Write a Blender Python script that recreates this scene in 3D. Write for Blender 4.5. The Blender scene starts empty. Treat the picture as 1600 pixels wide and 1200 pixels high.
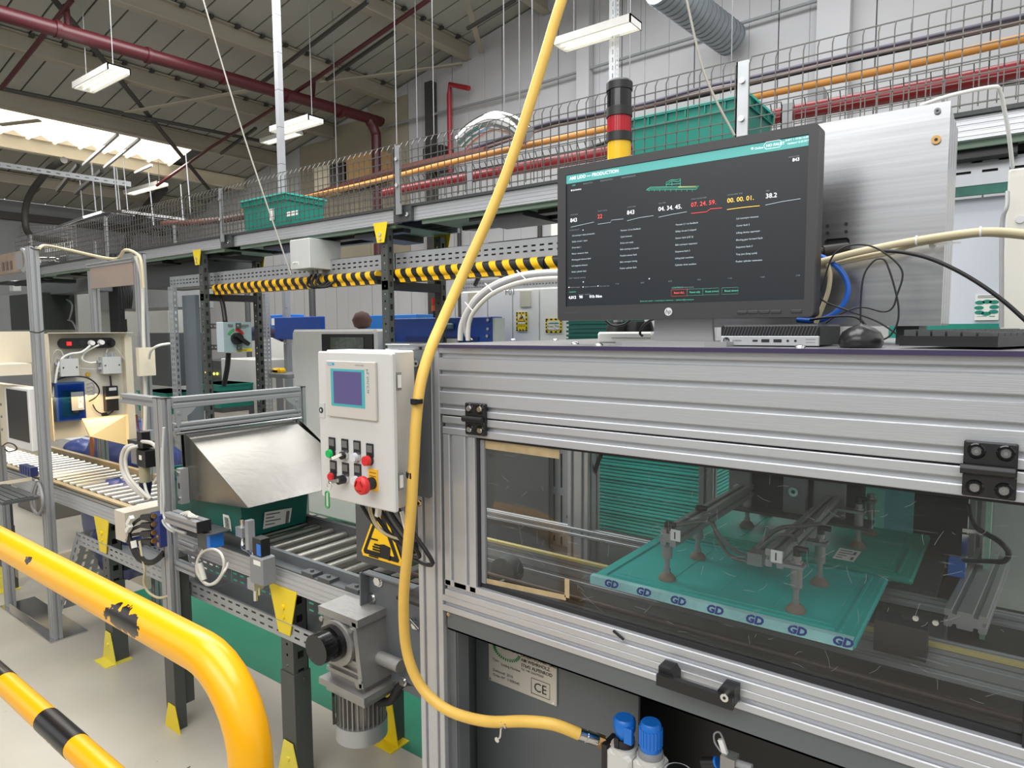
import bpy, math, random
from mathutils import Vector as V, Matrix
random.seed(4)
S = bpy.context.scene
# ---------------------------------------------------------------- camera
FOC = 1042.88
YAW, PIT, ROL = -0.64437127, 0.08148671, -0.00635429
H = 1.833
cyw, syw = math.cos(YAW), math.sin(YAW)
cpt, spt = math.cos(PIT), math.sin(PIT)
FW = V((syw*cpt, cyw*cpt, -spt)); R0 = V((cyw, -syw, 0)); U0 = R0.cross(FW)
RT = math.cos(ROL)*R0 + math.sin(ROL)*U0
UP = -math.sin(ROL)*R0 + math.cos(ROL)*U0
cd = bpy.data.cameras.new('camera'); cam = bpy.data.objects.new('camera', cd)
S.collection.objects.link(cam); S.camera = cam
cd.sensor_width = 36; cd.lens = FOC/1600*36; cd.clip_start = .05; cd.clip_end = 100
m = Matrix.Identity(4)
for i in range(3):
    m[i][0], m[i][1], m[i][2] = RT[i], UP[i], -FW[i]
m[0][3], m[1][3], m[2][3] = 0, 0, H
cam.matrix_world = m
# ---------------------------------------------------------------- light
S.view_settings.view_transform = 'Standard'; S.view_settings.look = 'None'
S.view_settings.exposure = 0.0; S.view_settings.gamma = 1.0
try: S.view_settings.use_curve_mapping = False
except Exception: pass
w = bpy.data.worlds.new('world'); S.world = w; w.use_nodes = True
bg = w.node_tree.nodes['Background']; bg.inputs[0].default_value = (1, .995, .985, 1); bg.inputs[1].default_value = 1.0
def lamp(name, loc, sx, sy, power, col=(1, 1, 1), rot=(0, 0, 0)):
    l = bpy.data.lights.new(name, 'AREA'); l.shape = 'RECTANGLE'; l.size = sx; l.size_y = sy
    l.energy = power; l.color = col
    o = bpy.data.objects.new(name, l); o.location = loc; o.rotation_euler = rot; S.collection.objects.link(o)
lamp('area_light', (-1.5, 1.2, 5.6), 5, 3, 300, (1, 1, .99))
lamp('area_light', (-6.5, 3.2, 5.6), 4, 3, 320, (1, .99, .97))
lamp('area_light', (-12.6, 4.6, 4.9), .9, 4, 150, (1, .97, .92))
lamp('area_light', (-.6, -2.6, 4.4), 5, 1.6, 120, (1, 1, 1), (math.radians(52), 0, math.radians(8)))  # added fill from behind the camera, brightens the machine's front faces
lamp('area_light', (-3.0, 6.0, 6.2), 6, 1.6, 230, (.97, .98, 1))
# ---------------------------------------------------------------- projection helpers: a direction seen by the camera met with a real plane
def ray(x, y): return FW + RT*((x-800)/FOC) - UP*((y-600)/FOC)
O = V((0, 0, H))
def PY(x, y, Y): d = ray(x, y); return O + d*(Y/d.y)
def PX(x, y, X): d = ray(x, y); return O + d*(X/d.x)
def PZ(x, y, Z): d = ray(x, y); return O + d*((Z-H)/d.z)
# ---------------------------------------------------------------- materials
def lin(c): c = c/255; return c/12.92 if c <= .04045 else ((c+.055)/1.055)**2.4
def col(r, g, b): return (lin(r), lin(g), lin(b), 1)
MT = {}
def mat(n, rgb, rough=.5, metal=0, var=.06, scale=6, bump=0, bscale=60, emis=None, es=1, spec=.5, stretch=None):
    if n in MT: return MT[n]
    m = bpy.data.materials.new(n); m.use_nodes = True; t = m.node_tree; b = t.nodes['Principled BSDF']
    c = col(*rgb); b.inputs['Base Color'].default_value = c
    b.inputs['Roughness'].default_value = rough; b.inputs['Metallic'].default_value = metal
    b.inputs['Specular IOR Level'].default_value = spec
    tc = t.nodes.new('ShaderNodeTexCoord'); mp = t.nodes.new('ShaderNodeMapping')
    t.links.new(tc.outputs['Object'], mp.inputs[0])
    if stretch: mp.inputs['Scale'].default_value = stretch
    if var:
        no = t.nodes.new('ShaderNodeTexNoise'); no.inputs['Scale'].default_value = scale; no.inputs['Detail'].default_value = 4
        mx = t.nodes.new('ShaderNodeMix'); mx.data_type = 'RGBA'
        t.links.new(mp.outputs[0], no.inputs[0]); t.links.new(no.outputs[0], mx.inputs[0])
        mx.inputs[6].default_value = tuple(max(0, v*(1-var*2)) for v in c[:3])+(1,)
        mx.inputs[7].default_value = tuple(min(1, v*(1+var*1.5)) for v in c[:3])+(1,)
        t.links.new(mx.outputs[2], b.inputs['Base Color'])
    if bump:
        n2 = t.nodes.new('ShaderNodeTexNoise'); n2.inputs['Scale'].default_value = bscale
        bp = t.nodes.new('ShaderNodeBump'); bp.inputs['Strength'].default_value = bump; bp.inputs['Distance'].default_value = .002
        t.links.new(mp.outputs[0], n2.inputs[0]); t.links.new(n2.outputs[0], bp.inputs['Height']); t.links.new(bp.outputs[0], b.inputs['Normal'])
    if emis:
        b.inputs['Emission Color'].default_value = col(*emis); b.inputs['Emission Strength'].default_value = es
    MT[n] = m; return m
ALU = mat('anodised_aluminium', (192, 194, 198), .38, .55, .04, 3, .15, 90, stretch=(.2, .2, 6))
ALUD = mat('dull_aluminium', (164, 166, 168), .42, .5, .06, 4)
STEEL = mat('zinc_steel', (176, 179, 182), .42, .6, .08, 9)
STAIN = mat('stainless_sheet', (148, 146, 140), .25, 1, .08, 5, .12, 40)
CHROME = mat('chrome', (215, 215, 215), .16, 1, .03, 8)
CASTA = mat('cast_aluminium', (158, 157, 154), .48, .6, .08, 14, .4, 70)
DK = mat('dark_grey_paint', (72, 75, 76), .5, 0, .06, 5)
LEGM = mat('leg_grey_paint', (74, 77, 74), .45, .1, .06, 5)
GREYP = mat('mid_grey_paint', (96, 101, 104), .45, 0, .05, 4)
BLK = mat('black_plastic', (26, 26, 28), .42, 0, .1, 20)
BLKS = mat('black_gloss', (16, 16, 18), .15, 0, 0)
RUB = mat('black_rubber', (34, 34, 36), .7, 0, .1, 30)
WHT = mat('white_paint', (222, 221, 217), .4, 0, .03, 5)
CREAM = mat('cream_paint', (218, 208, 186), .5, 0, .05, 4)
WPL = mat('white_plastic', (228, 228, 224), .4, 0, .03, 10)
LGR = mat('light_grey_plastic', (192, 194, 192), .5, 0, .04, 10)
MGR = mat('grey_plastic', (132, 134, 136), .5, 0, .05, 10)
YEL = mat('yellow_paint', (250, 196, 12), .3, 0, .05, 9)
YGUS = mat('yellow_plate_paint', (236, 208, 30), .4, 0, .05, 8)
RED = mat('red_plastic', (206, 40, 42), .35, 0, .05, 10)
REDP = mat('red_pipe_paint', (70, 20, 27), .4, 0, .08, 6)
ORG = mat('orange_pipe', (196, 138, 66), .5, 0, .06, 8)
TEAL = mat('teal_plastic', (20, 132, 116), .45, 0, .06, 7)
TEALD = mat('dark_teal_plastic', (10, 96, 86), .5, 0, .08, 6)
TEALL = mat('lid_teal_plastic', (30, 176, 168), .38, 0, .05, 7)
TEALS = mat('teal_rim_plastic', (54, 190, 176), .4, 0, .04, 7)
BLUE = mat('blue_paint', (24, 66, 150), .45, 0, .05, 6)
BLUEB = mat('bright_blue_plastic', (24, 112, 206), .35, 0, .04, 10)
BLUED = mat('dark_blue_plastic', (38, 52, 112), .45, 0, .06, 10)
CABW = mat('white_cable', (206, 203, 194), .45, 0, .05, 20)
CABG = mat('grey_cable', (150, 150, 152), .45, 0, .06, 20)
CABB = mat('black_cable', (24, 24, 26), .45, 0, .05, 20)
CABY = mat('beige_conduit', (198, 186, 152), .5, 0, .05, 20)
CABBL = mat('blue_cable', (38, 104, 206), .4, 0, .04, 20)
WALLM = mat('wall_grey_paint', (178, 178, 180), .6, 0, .04, 1.2, .1, 20)
WALLD = mat('wall_beige_paint', (150, 143, 124), .7, 0, .08, 1.5)
WALLS = mat('side_wall_paint', (132, 134, 136), .7, 0, .05, 1.5)
ROOFM = mat('roof_sheet_paint', (158, 158, 149), .7, 0, .06, 1.3)
PURL = mat('beige_steel_paint', (156, 150, 134), .6, 0, .06, 2)
DSTEEL = mat('dark_frame_steel', (58, 56, 52), .6, 0, .08, 3)
BRASS = mat('brass', (176, 140, 90), .3, .9, .05, 10)
PAPER = mat('paper_label', (232, 232, 226), .6, 0, .02, 20)
INK = mat('black_ink', (22, 22, 24), .6, 0, 0)
INKG = mat('grey_ink', (110, 112, 114), .6, 0, 0)
GREENF = mat('green_floor_paint', (28, 118, 88), .42, 0, .1, 3, .15, 30)
PGREEN = mat('pale_green_slider', (124, 146, 130), .6, 0, .1, 4)
WOODY = mat('cardboard', (176, 140, 92), .7, 0, .08, 6)
BAG = mat('blue_bag_film', (58, 72, 128), .35, 0, .2, 14, .9, 12)
def nodes_mat(n):
    m = bpy.data.materials.new(n); m.use_nodes = True; MT[n] = m; return m, m.node_tree, m.node_tree.nodes['Principled BSDF']
# floor: beige grey resin with dark scuffs
FLOORM, t, b = nodes_mat('resin_floor')
tc = t.nodes.new('ShaderNodeTexCoord'); n1 = t.nodes.new('ShaderNodeTexNoise'); n1.inputs['Scale'].default_value = 1.6; n1.inputs['Detail'].default_value = 6
r1 = t.nodes.new('ShaderNodeValToRGB'); r1.color_ramp.elements[0].position = .3; r1.color_ramp.elements[0].color = col(176, 170, 156)
r1.color_ramp.elements[1].position = .7; r1.color_ramp.elements[1].color = col(192, 187, 174)
n2 = t.nodes.new('ShaderNodeTexNoise'); n2.inputs['Scale'].default_value = 26; n2.inputs['Detail'].default_value = 3
mp = t.nodes.new('ShaderNodeMapping'); mp.inputs['Scale'].default_value = (1, .5, 1); mp.inputs['Rotation'].default_value = (0, 0, .6)
r2 = t.nodes.new('ShaderNodeValToRGB'); r2.color_ramp.elements[0].position = .73; r2.color_ramp.elements[0].color = (0, 0, 0, 1)
r2.color_ramp.elements[1].position = .76; r2.color_ramp.elements[1].color = (1, 1, 1, 1)
mx = t.nodes.new('ShaderNodeMix'); mx.data_type = 'RGBA'; mx.inputs[7].default_value = col(70, 68, 64)
L = t.links.new
L(tc.outputs['Object'], n1.inputs[0]); L(n1.outputs[0], r1.inputs[0]); L(tc.outputs['Object'], mp.inputs[0]); L(mp.outputs[0], n2.inputs[0]); L(n2.outputs[0], r2.inputs[0])
L(r2.outputs[0], mx.inputs[0]); L(r1.outputs[0], mx.inputs[6]); L(mx.outputs[2], b.inputs['Base Color'])
b.inputs['Roughness'].default_value = .34
# yellow rail paint with chips to black
CORD = mat('dull_cord', (150, 146, 136), .6, 0, .05, 20)
def chip_mat(name, base, chip, spots, rough=.28):
    m, t, b = nodes_mat(name); L = t.links.new
    tc = t.nodes.new('ShaderNodeTexCoord'); no = t.nodes.new('ShaderNodeTexNoise'); no.inputs['Scale'].default_value = 38; no.inputs['Detail'].default_value = 4
    L(tc.outputs['Object'], no.inputs[0]); acc = None
    for (cx, cy, cz, rx, rr) in spots:
        mp = t.nodes.new('ShaderNodeMapping'); mp.inputs['Location'].default_value = (-cx/rx, -cy/rr, -cz/rr); mp.inputs['Scale'].default_value = (1/rx, 1/rr, 1/rr)
        ln = t.nodes.new('ShaderNodeVectorMath'); ln.operation = 'LENGTH'; L(tc.outputs['Object'], mp.inputs[0]); L(mp.outputs[0], ln.inputs[0])
        if acc is None: acc = ln.outputs['Value']
        else:
            mn = t.nodes.new('ShaderNodeMath'); mn.operation = 'MINIMUM'; L(acc, mn.inputs[0]); L(ln.outputs['Value'], mn.inputs[1]); acc = mn.outputs[0]
    a = t.nodes.new('ShaderNodeMath'); a.operation = 'MULTIPLY_ADD'; L(no.outputs[0], a.inputs[0]); a.inputs[1].default_value = 1.6; L(acc, a.inputs[2])
    lt = t.nodes.new('ShaderNodeMath'); lt.operation = 'LESS_THAN'; L(a.outputs[0], lt.inputs[0]); lt.inputs[1].default_value = 1.55
    mx = t.nodes.new('ShaderNodeMix'); mx.data_type = 'RGBA'; mx.inputs[6].default_value = col(*base); mx.inputs[7].default_value = col(*chip)
    L(lt.outputs[0], mx.inputs[0]); L(mx.outputs[2], b.inputs['Base Color']); b.inputs['Roughness'].default_value = rough
    return m
# diagonal yellow/black stripes for the foam edge guard
def stripe_mat(name, pitch, slope):
    m, t, b = nodes_mat(name); L = t.links.new
    tc = t.nodes.new('ShaderNodeTexCoord'); sp = t.nodes.new('ShaderNodeSeparateXYZ'); L(tc.outputs['Object'], sp.inputs[0])
    a = t.nodes.new('ShaderNodeMath'); a.operation = 'MULTIPLY_ADD'; L(sp.outputs[2], a.inputs[0]); a.inputs[1].default_value = slope; L(sp.outputs[0], a.inputs[2])
    d = t.nodes.new('ShaderNodeMath'); d.operation = 'DIVIDE'; L(a.outputs[0], d.inputs[0]); d.inputs[1].default_value = pitch
    f = t.nodes.new('ShaderNodeMath'); f.operation = 'FRACT'; L(d.outputs[0], f.inputs[0])
    g = t.nodes.new('ShaderNodeMath'); g.operation = 'GREATER_THAN'; L(f.outputs[0], g.inputs[0]); g.inputs[1].default_value = .5
    mx = t.nodes.new('ShaderNodeMix'); mx.data_type = 'RGBA'; mx.inputs[6].default_value = col(248, 190, 20); mx.inputs[7].default_value = col(28, 28, 30)
    L(g.outputs[0], mx.inputs[0]); L(mx.outputs[2], b.inputs['Base Color']); b.inputs['Roughness'].default_value = .45
    return m
STRIPE = stripe_mat('hazard_stripes', .1, .55)
# scratched clear sheet
def glass_mat(name, tint, amt, refl=1.6):
    m, t, b = nodes_mat(name); L = t.links.new; t.nodes.remove(b)
    out = t.nodes['Material Output']
    tr = t.nodes.new('ShaderNodeBsdfTransparent'); tr.inputs[0].default_value = tint
    gl = t.nodes.new('ShaderNodeBsdfGlossy'); gl.inputs['Roughness'].default_value = .04
    fr = t.nodes.new('ShaderNodeFresnel'); fr.inputs[0].default_value = 1.4
    ms = t.nodes.new('ShaderNodeMixShader'); fm = t.nodes.new('ShaderNodeMath'); fm.operation = 'MULTIPLY'; fm.use_clamp = True; fm.inputs[1].default_value = refl; L(fr.outputs[0], fm.inputs[0]); L(fm.outputs[0], ms.inputs[0]); L(tr.outputs[0], ms.inputs[1]); L(gl.outputs[0], ms.inputs[2])
    df = t.nodes.new('ShaderNodeBsdfDiffuse'); df.inputs[0].default_value = (.6, .62, .62, 1)
    tc = t.nodes.new('ShaderNodeTexCoord'); mp = t.nodes.new('ShaderNodeMapping'); mp.inputs['Rotation'].default_value = (.2, .9, .3); mp.inputs['Scale'].default_value = (1, 1, 14)
    no = t.nodes.new('ShaderNodeTexNoise'); no.inputs['Scale'].default_value = 11; no.inputs['Detail'].default_value = 6; no.inputs['Distortion'].default_value = .6
    rp = t.nodes.new('ShaderNodeValToRGB'); rp.color_ramp.elements[0].position = .66; rp.color_ramp.elements[0].color = (amt, amt, amt, 1)
    rp.color_ramp.elements[1].position = .76; rp.color_ramp.elements[1].color = (amt+.12,)*3+(1,)
    L(tc.outputs['Object'], mp.inputs[0]); L(mp.outputs[0], no.inputs[0]); L(no.outputs[0], rp.inputs[0])
    m2 = t.nodes.new('ShaderNodeMixShader'); L(rp.outputs[0], m2.inputs[0]); L(ms.outputs[0], m2.inputs[1]); L(df.outputs[0], m2.inputs[2])
    L(m2.outputs[0], out.inputs[0]); return m
GLASS = glass_mat('scratched_clear_sheet', (.92, .95, .95, 1), .014)
GLASSB = glass_mat('blue_clear_cover', (.55, .68, .9, 1), .0, .25)
# brushed plate
BRUSH, t, b = nodes_mat('brushed_plate'); L = t.links.new
tc = t.nodes.new('ShaderNodeTexCoord'); mp = t.nodes.new('ShaderNodeMapping'); mp.inputs['Scale'].default_value = (1.2, 1, 60)
no = t.nodes.new('ShaderNodeTexNoise'); no.inputs['Scale'].default_value = 2.5; no.inputs['Detail'].default_value = 3
rp = t.nodes.new('ShaderNodeValToRGB'); rp.color_ramp.elements[0].color = col(160, 161, 163); rp.color_ramp.elements[1].color = col(200, 201, 203)
L(tc.outputs['Object'], mp.inputs[0]); L(mp.outputs[0], no.inputs[0]); L(no.outputs[0], rp.inputs[0]); L(rp.outputs[0], b.inputs['Base Color'])
b.inputs['Metallic'].default_value = .9; b.inputs['Roughness'].default_value = .24
# roof light sheeting: daylight coming through translucent corrugated sheet
SKYL = mat('translucent_roof_sheet', (240, 232, 215), .6, 0, .05, 2, emis=(255, 246, 228), es=1.5)
TUBE = mat('lit_tube', (255, 255, 245), .4, 0, 0, emis=(255, 252, 235), es=1.6)
REFL = mat('lamp_reflector', (235, 235, 228), .3, .2, 0, emis=(250, 248, 230), es=.12)

# ---------------------------------------------------------------- mesh builder
class MB:
    def __init__(s): s.v = []; s.f = []; s.m = []; s.sm = []
    def add(s, vs, fs, mi=0, sm=False):
        n = len(s.v); s.v += [V(p) for p in vs]
        for f in fs: s.f.append([n+i for i in f]); s.m.append(mi); s.sm.append(sm)
        return s
    def box(s, a, b, mi=0):
        x0, x1 = sorted((a[0], b[0])); y0, y1 = sorted((a[1], b[1])); z0, z1 = sorted((a[2], b[2]))
        return s.add([(x0, y0, z0), (x1, y0, z0), (x1, y1, z0), (x0, y1, z0), (x0, y0, z1), (x1, y0, z1), (x1, y1, z1), (x0, y1, z1)],
                     [(0, 3, 2, 1), (4, 5, 6, 7), (0, 1, 5, 4), (1, 2, 6, 5), (2, 3, 7, 6), (3, 0, 4, 7)], mi)
    def bbox(s, a, b, r=.003, mi=0):   # box with chamfered edges round z-free: octagon in XZ and smaller end faces
        x0, x1 = sorted((a[0], b[0])); y0, y1 = sorted((a[1], b[1])); z0, z1 = sorted((a[2], b[2]))
        P = []
        for y, q in ((y0, r), (y0+r, 0), (y1-r, 0), (y1, r)):
            c = r
            pts = [(x0+c+q, z0+q), (x1-c-q, z0+q), (x1-q, z0+c+q), (x1-q, z1-c-q), (x1-c-q, z1-q), (x0+c+q, z1-q), (x0+q, z1-c-q), (x0+q, z0+c+q)]
            P.append([(px, y, pz) for px, pz in pts])
        fs = [tuple(range(8)), tuple(reversed(range(24, 32)))]
        for k in range(3):
            for i in range(8):
                j = (i+1) % 8; fs.append((k*8+j, k*8+i, k*8+8+i, k*8+8+j))
        return s.add([p for r_ in P for p in r_], fs, mi)
    def bar(s, p0, p1, w, h, mi=0, up=(0, 0, 1), taper=1):
        p0, p1 = V(p0), V(p1); d = (p1-p0).normalized(); up = V(up)
        if abs(d.dot(up)) > .98: up = V((0, 1, 0))
        u = d.cross(up).normalized(); v = u.cross(d)
        q = []
        for p, k in ((p0, 1), (p1, taper)):
            for a, b in ((-1, -1), (1, -1), (1, 1), (-1, 1)): q.append(p+u*(a*w*k/2)+v*(b*h*k/2))
        return s.add(q, [(0, 1, 2, 3), (7, 6, 5, 4), (0, 4, 5, 1), (1, 5, 6, 2), (2, 6, 7, 3), (3, 7, 4, 0)], mi)
    def cyl(s, p0, p1, r, n=14, r2=None, mi=0, cap=True, sm=True):
        p0, p1 = V(p0), V(p1); r2 = r if r2 is None else r2; d = (p1-p0).normalized()
        a = V((0, 0, 1)) if abs(d.z) < .9 else V((1, 0, 0)); u = d.cross(a).normalized(); v = u.cross(d)
        q = []
        for p, rr in ((p0, r), (p1, r2)):
            for i in range(n): t = 2*math.pi*i/n; q.append(p+u*(math.cos(t)*rr)+v*(math.sin(t)*rr))
        s.add(q, [(i, (i+1) % n, n+(i+1) % n, n+i) for i in range(n)], mi, sm)
        if cap:
            s.add(q[:n], [tuple(reversed(range(n)))], mi); s.add(q[n:], [tuple(range(n))], mi)
        return s
    def lathe(s, base, axis, prof, n=18, mi=0):
        base = V(base); d = V(axis).normalized(); a = V((0, 0, 1)) if abs(d.z) < .9 else V((1, 0, 0)); u = d.cross(a).normalized(); v = u.cross(d)
        q = []
        for (h, r) in prof:
            for i in range(n): t = 2*math.pi*i/n; q.append(base+d*h+u*(math.cos(t)*r)+v*(math.sin(t)*r))
        fs = []
        for k in range(len(prof)-1):
            fs += [(k*n+i, k*n+(i+1) % n, (k+1)*n+(i+1) % n, (k+1)*n+i) for i in range(n)]
        s.add(q, fs, mi, True); s.add(q[:n], [tuple(reversed(range(n)))], mi); s.add(q[-n:], [tuple(range(n))], mi); return s
    def tube(s, pts, r, n=8, mi=0, sub=6, smooth=True, closed=False):
        P = [V(p) for p in pts]
        if smooth and len(P) > 2:
            Q = []
            for i in range(len(P)-1):
                a = P[max(0, i-1)]; b = P[i]; c = P[i+1]; d = P[min(len(P)-1, i+2)]
                for k in range(sub):
                    t = k/sub
                    Q.append(.5*((2*b)+(c-a)*t+(2*a-5*b+4*c-d)*t*t+(3*b-a-3*c+d)*t**3))
            Q.append(P[-1]); P = Q
        q = []; u = None
        for i, p in enumerate(P):
            d = (P[min(i+1, len(P)-1)]-P[max(i-1, 0)])
            if d.length < 1e-9: d = V((0, 0, 1))
            d.normalize()
            if u is None: a = V((0, 0, 1)) if abs(d.z) < .9 else V((1, 0, 0)); u = d.cross(a).normalized()
            u = (u-d*u.dot(d)).normalized(); v = d.cross(u)
            for k in range(n): t = 2*math.pi*k/n; q.append(p+u*(math.cos(t)*r)+v*(math.sin(t)*r))
        fs = []
        for i in range(len(P)-1):
            fs += [(i*n+k, i*n+(k+1) % n, (i+1)*n+(k+1) % n, (i+1)*n+k) for k in range(n)]
        s.add(q, fs, mi, True); s.add(q[:n], [tuple(reversed(range(n)))], mi); s.add(q[-n:], [tuple(range(n))], mi); return s
    def prism(s, pts, d, mi=0):    # polygon (3-D points) pushed along vector d
        pts = [V(p) for p in pts]; d = V(d); n = len(pts)
        return s.add(pts+[p+d for p in pts], [tuple(range(n)), tuple(reversed(range(n, 2*n)))]+[(i, n+i, n+(i+1) % n, (i+1) % n) for i in range(n)], mi)
    def quad(s, a, b, c, d, mi=0): return s.add([a, b, c, d], [(0, 1, 2, 3)], mi)
    def sheet(s, pts, th, mi=0):
        pts = [V(p) for p in pts]; nn = (pts[1]-pts[0]).cross(pts[2]-pts[0]).normalized(); return s.prism(pts, nn*th, mi)
    def perf(s, o, u, v, Lg, W, rows, pitch, sl, mi=0, off=0):
        o, u, v = V(o), V(u).normalized(), V(v).normalized(); y = 0
        def q(a0, a1, b0, b1):
            if a1-a0 > 1e-6 and b1-b0 > 1e-6: s.add([o+u*a0+v*b0, o+u*a1+v*b0, o+u*a1+v*b1, o+u*a0+v*b1], [(0, 1, 2, 3)], mi)
        for (b0, b1) in rows:
            q(0, Lg, y, b0); a = 0; x = off+(pitch-sl)/2
            while x+sl < Lg: q(a, x, b0, b1); a = x+sl; x += pitch
            q(a, Lg, b0, b1); y = b1
        q(0, Lg, y, W); return s
    def alu(s, p0, p1, w, h, nx=1, ny=1, up=(0, 0, 1), mi=0, sl=.009, dp=.009):
        p0, p1 = V(p0), V(p1); d = (p1-p0).normalized(); up = V(up)
        if abs(d.dot(up)) > .98: up = V((0, 1, 0))
        u = d.cross(up).normalized(); v = u.cross(d)
        P = []
        def side(L_, n, f):
            for i in range(n):
                c = -L_/2+L_*(i+.5)/n
                for a, b in ((-sl/2-.002, 0), (-sl/2, .002), (-sl/2, dp), (sl/2, dp), (sl/2, .002), (sl/2+.002, 0)): P.append(f(c+a, b))
        e = .0015
        P.append((-w/2+e, -h/2)); side(w, nx, lambda a, b: (a, -h/2+b)); P.append((w/2-e, -h/2)); P.append((w/2, -h/2+e))
        side(h, ny, lambda a, b: (w/2-b, a)); P.append((w/2, h/2-e)); P.append((w/2-e, h/2))
        side(w, nx, lambda a, b: (-a, h/2-b)); P.append((-w/2+e, h/2)); P.append((-w/2, h/2-e))
        side(h, ny, lambda a, b: (-w/2+b, -a)); P.append((-w/2, -h/2+e))
        n = len(P); q = [p0+u*a+v*b for a, b in P]+[p1+u*a+v*b for a, b in P]
        return s.add(q, [(i, n+i, n+(i+1) % n, (i+1) % n) for i in range(n)]+[tuple(range(n)), tuple(reversed(range(n, 2*n)))], mi)
    def text(s, txt, o, u, v, size, mi=0, al='LEFT', bold=0):
        for (vs, fs) in [glyphs(txt, al, bold)]:
            o, u, v = V(o), V(u).normalized(), V(v).normalized()
            s.add([o+u*(p[0]*size)+v*(p[1]*size) for p in vs], fs, mi)
        return s
    def comps(s):
        n = len(s.v); par = list(range(n))
        def fd(i):
            while par[i] != i: par[i] = par[par[i]]; i = par[i]
            return i
        key = {}
        for i, p in enumerate(s.v):
            k = (round(p.x, 4), round(p.y, 4), round(p.z, 4))
            if k in key: par[fd(i)] = fd(key[k])
            else: key[k] = i
        for f in s.f:
            a = fd(f[0])
            for j in f[1:]: par[fd(j)] = a
        g = {}
        for i in range(n): g.setdefault(fd(i), []).append(i)
        B = []
        for ids in g.values():
            P = [s.v[i] for i in ids]; B.append([set(ids), [min(p[k] for p in P)-.0012 for k in range(3)], [max(p[k] for p in P)+.0012 for k in range(3)]])
        ch = True
        while ch:
            ch = False
            for i in range(len(B)):
                for j in range(i+1, len(B)):
                    if all(B[i][1][k] <= B[j][2][k] and B[j][1][k] <= B[i][2][k] for k in range(3)):
                        B[i] = [B[i][0] | B[j][0], [min(B[i][1][k], B[j][1][k]) for k in range(3)], [max(B[i][2][k], B[j][2][k]) for k in range(3)]]; B.pop(j); ch = True; break
                if ch: break
        return [b[0] for b in B]
    def build(s, name, mats, parent=None, org=None):
        if parent and name in SPLIT and len(s.f) < 900:
            cs = s.comps()
            if len(cs) > 1:
                o = None
                for ids in cs:
                    q = MB(); mp_ = {}
                    for i in sorted(ids): mp_[i] = len(q.v); q.v.append(s.v[i])
                    for f, m_, sm in zip(s.f, s.m, s.sm):
                        if f[0] in ids: q.f.append([mp_[i] for i in f]); q.m.append(m_); q.sm.append(sm)
                    o = q.build1(name, mats, parent, org)
                return o
        return s.build1(name, mats, parent, org)
    def build1(s, name, mats, parent=None, org=None):
        me = bpy.data.meshes.new(name)
        if org is None: org = WO.get(parent.name, V((0, 0, 0))) if parent else V((0, 0, 0))
        me.from_pydata([p-org for p in s.v], [], s.f)
        for mm in (mats if isinstance(mats, (list, tuple)) else [mats]): me.materials.append(mm)
        me.polygons.foreach_set('material_index', s.m); me.polygons.foreach_set('use_smooth', s.sm); me.update()
        o = bpy.data.objects.new(name, me); S.collection.objects.link(o)
        if parent: o.parent = parent; WO[o.name] = org; o.location = org-WO[parent.name]
        else: o.location = org; WO[o.name] = org
        return o
WO = {}
SPLIT = {'bolt', 'screw', 'cross_bar', 'side_plate', 'clamp', 'rivet', 'gland', 'plug', 'latch', 'cable_gland', 'foot', 'riser', 'handle_recess', 'blue_connector', 'tray_length', 'slotted_bar', 'cable_flag', 'ring', 'hinge_leaf', 'cable', 'black_cable', 'conduit', 'white_conduit', 'drive_cover', 'gusset_plate', 'foot_plate', 'air_tube', 'hose', 'white_cable', 'thin_white_cable', 'grey_cable', 'yellow_cable', 'inner_cable', 'label', 'vent_slot', 'lower_post', 'crossbar', 'stub_bar', 'screw_hole', 'cable_tie', 'chain_rail', 'suspension_wire', 'base_plate', 'lower_panel', 'channel', 'belt_edge', 'seam', 'side_guide', 'end_cap'}
TC = {}
def glyphs(txt, al, bold):
    k = (txt, al, bold)
    if k not in TC:
        c = bpy.data.curves.new('t', 'FONT'); c.body = txt; c.size = 1; c.align_x = al; c.resolution_u = 2; c.offset = bold
        o = bpy.data.objects.new('t', c); S.collection.objects.link(o); dg = bpy.context.evaluated_depsgraph_get()
        me = bpy.data.meshes.new_from_object(o.evaluated_get(dg))
        TC[k] = ([tuple(x.co) for x in me.vertices], [tuple(p.vertices) for p in me.polygons])
        bpy.data.objects.remove(o); bpy.data.curves.remove(c); bpy.data.meshes.remove(me)
    return TC[k]
def tag(o, label, cat, group=None, kind=None):
    o['label'] = label; o['category'] = cat
    if group: o['group'] = group
    if kind: o['kind'] = kind
    return o
def thing(name, label, cat, loc, group=None):
    o = bpy.data.objects.new(name, None); S.collection.objects.link(o); o.location = loc; o.empty_display_size = .1
    WO[o.name] = V(loc); return tag(o, label, cat, group)
def st(o): o['kind'] = 'structure'; return o
def solo(mb, name, mats, label, cat, group=None, org=None):
    if org is None: org = V((sum(p.x for p in mb.v)/len(mb.v), sum(p.y for p in mb.v)/len(mb.v), min(p.z for p in mb.v)))
    return tag(mb.build(name, mats, None, org), label, cat, group)
def copy_tree(o, parent=None, loc=None):
    c = o.copy(); S.collection.objects.link(c)
    if parent: c.parent = parent
    if loc is not None: c.location = loc
    for ch in list(o.children): copy_tree(ch, c)
    return c
X1, Y1, Z1 = V((1, 0, 0)), V((0, 1, 0)), V((0, 0, 1))
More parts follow.
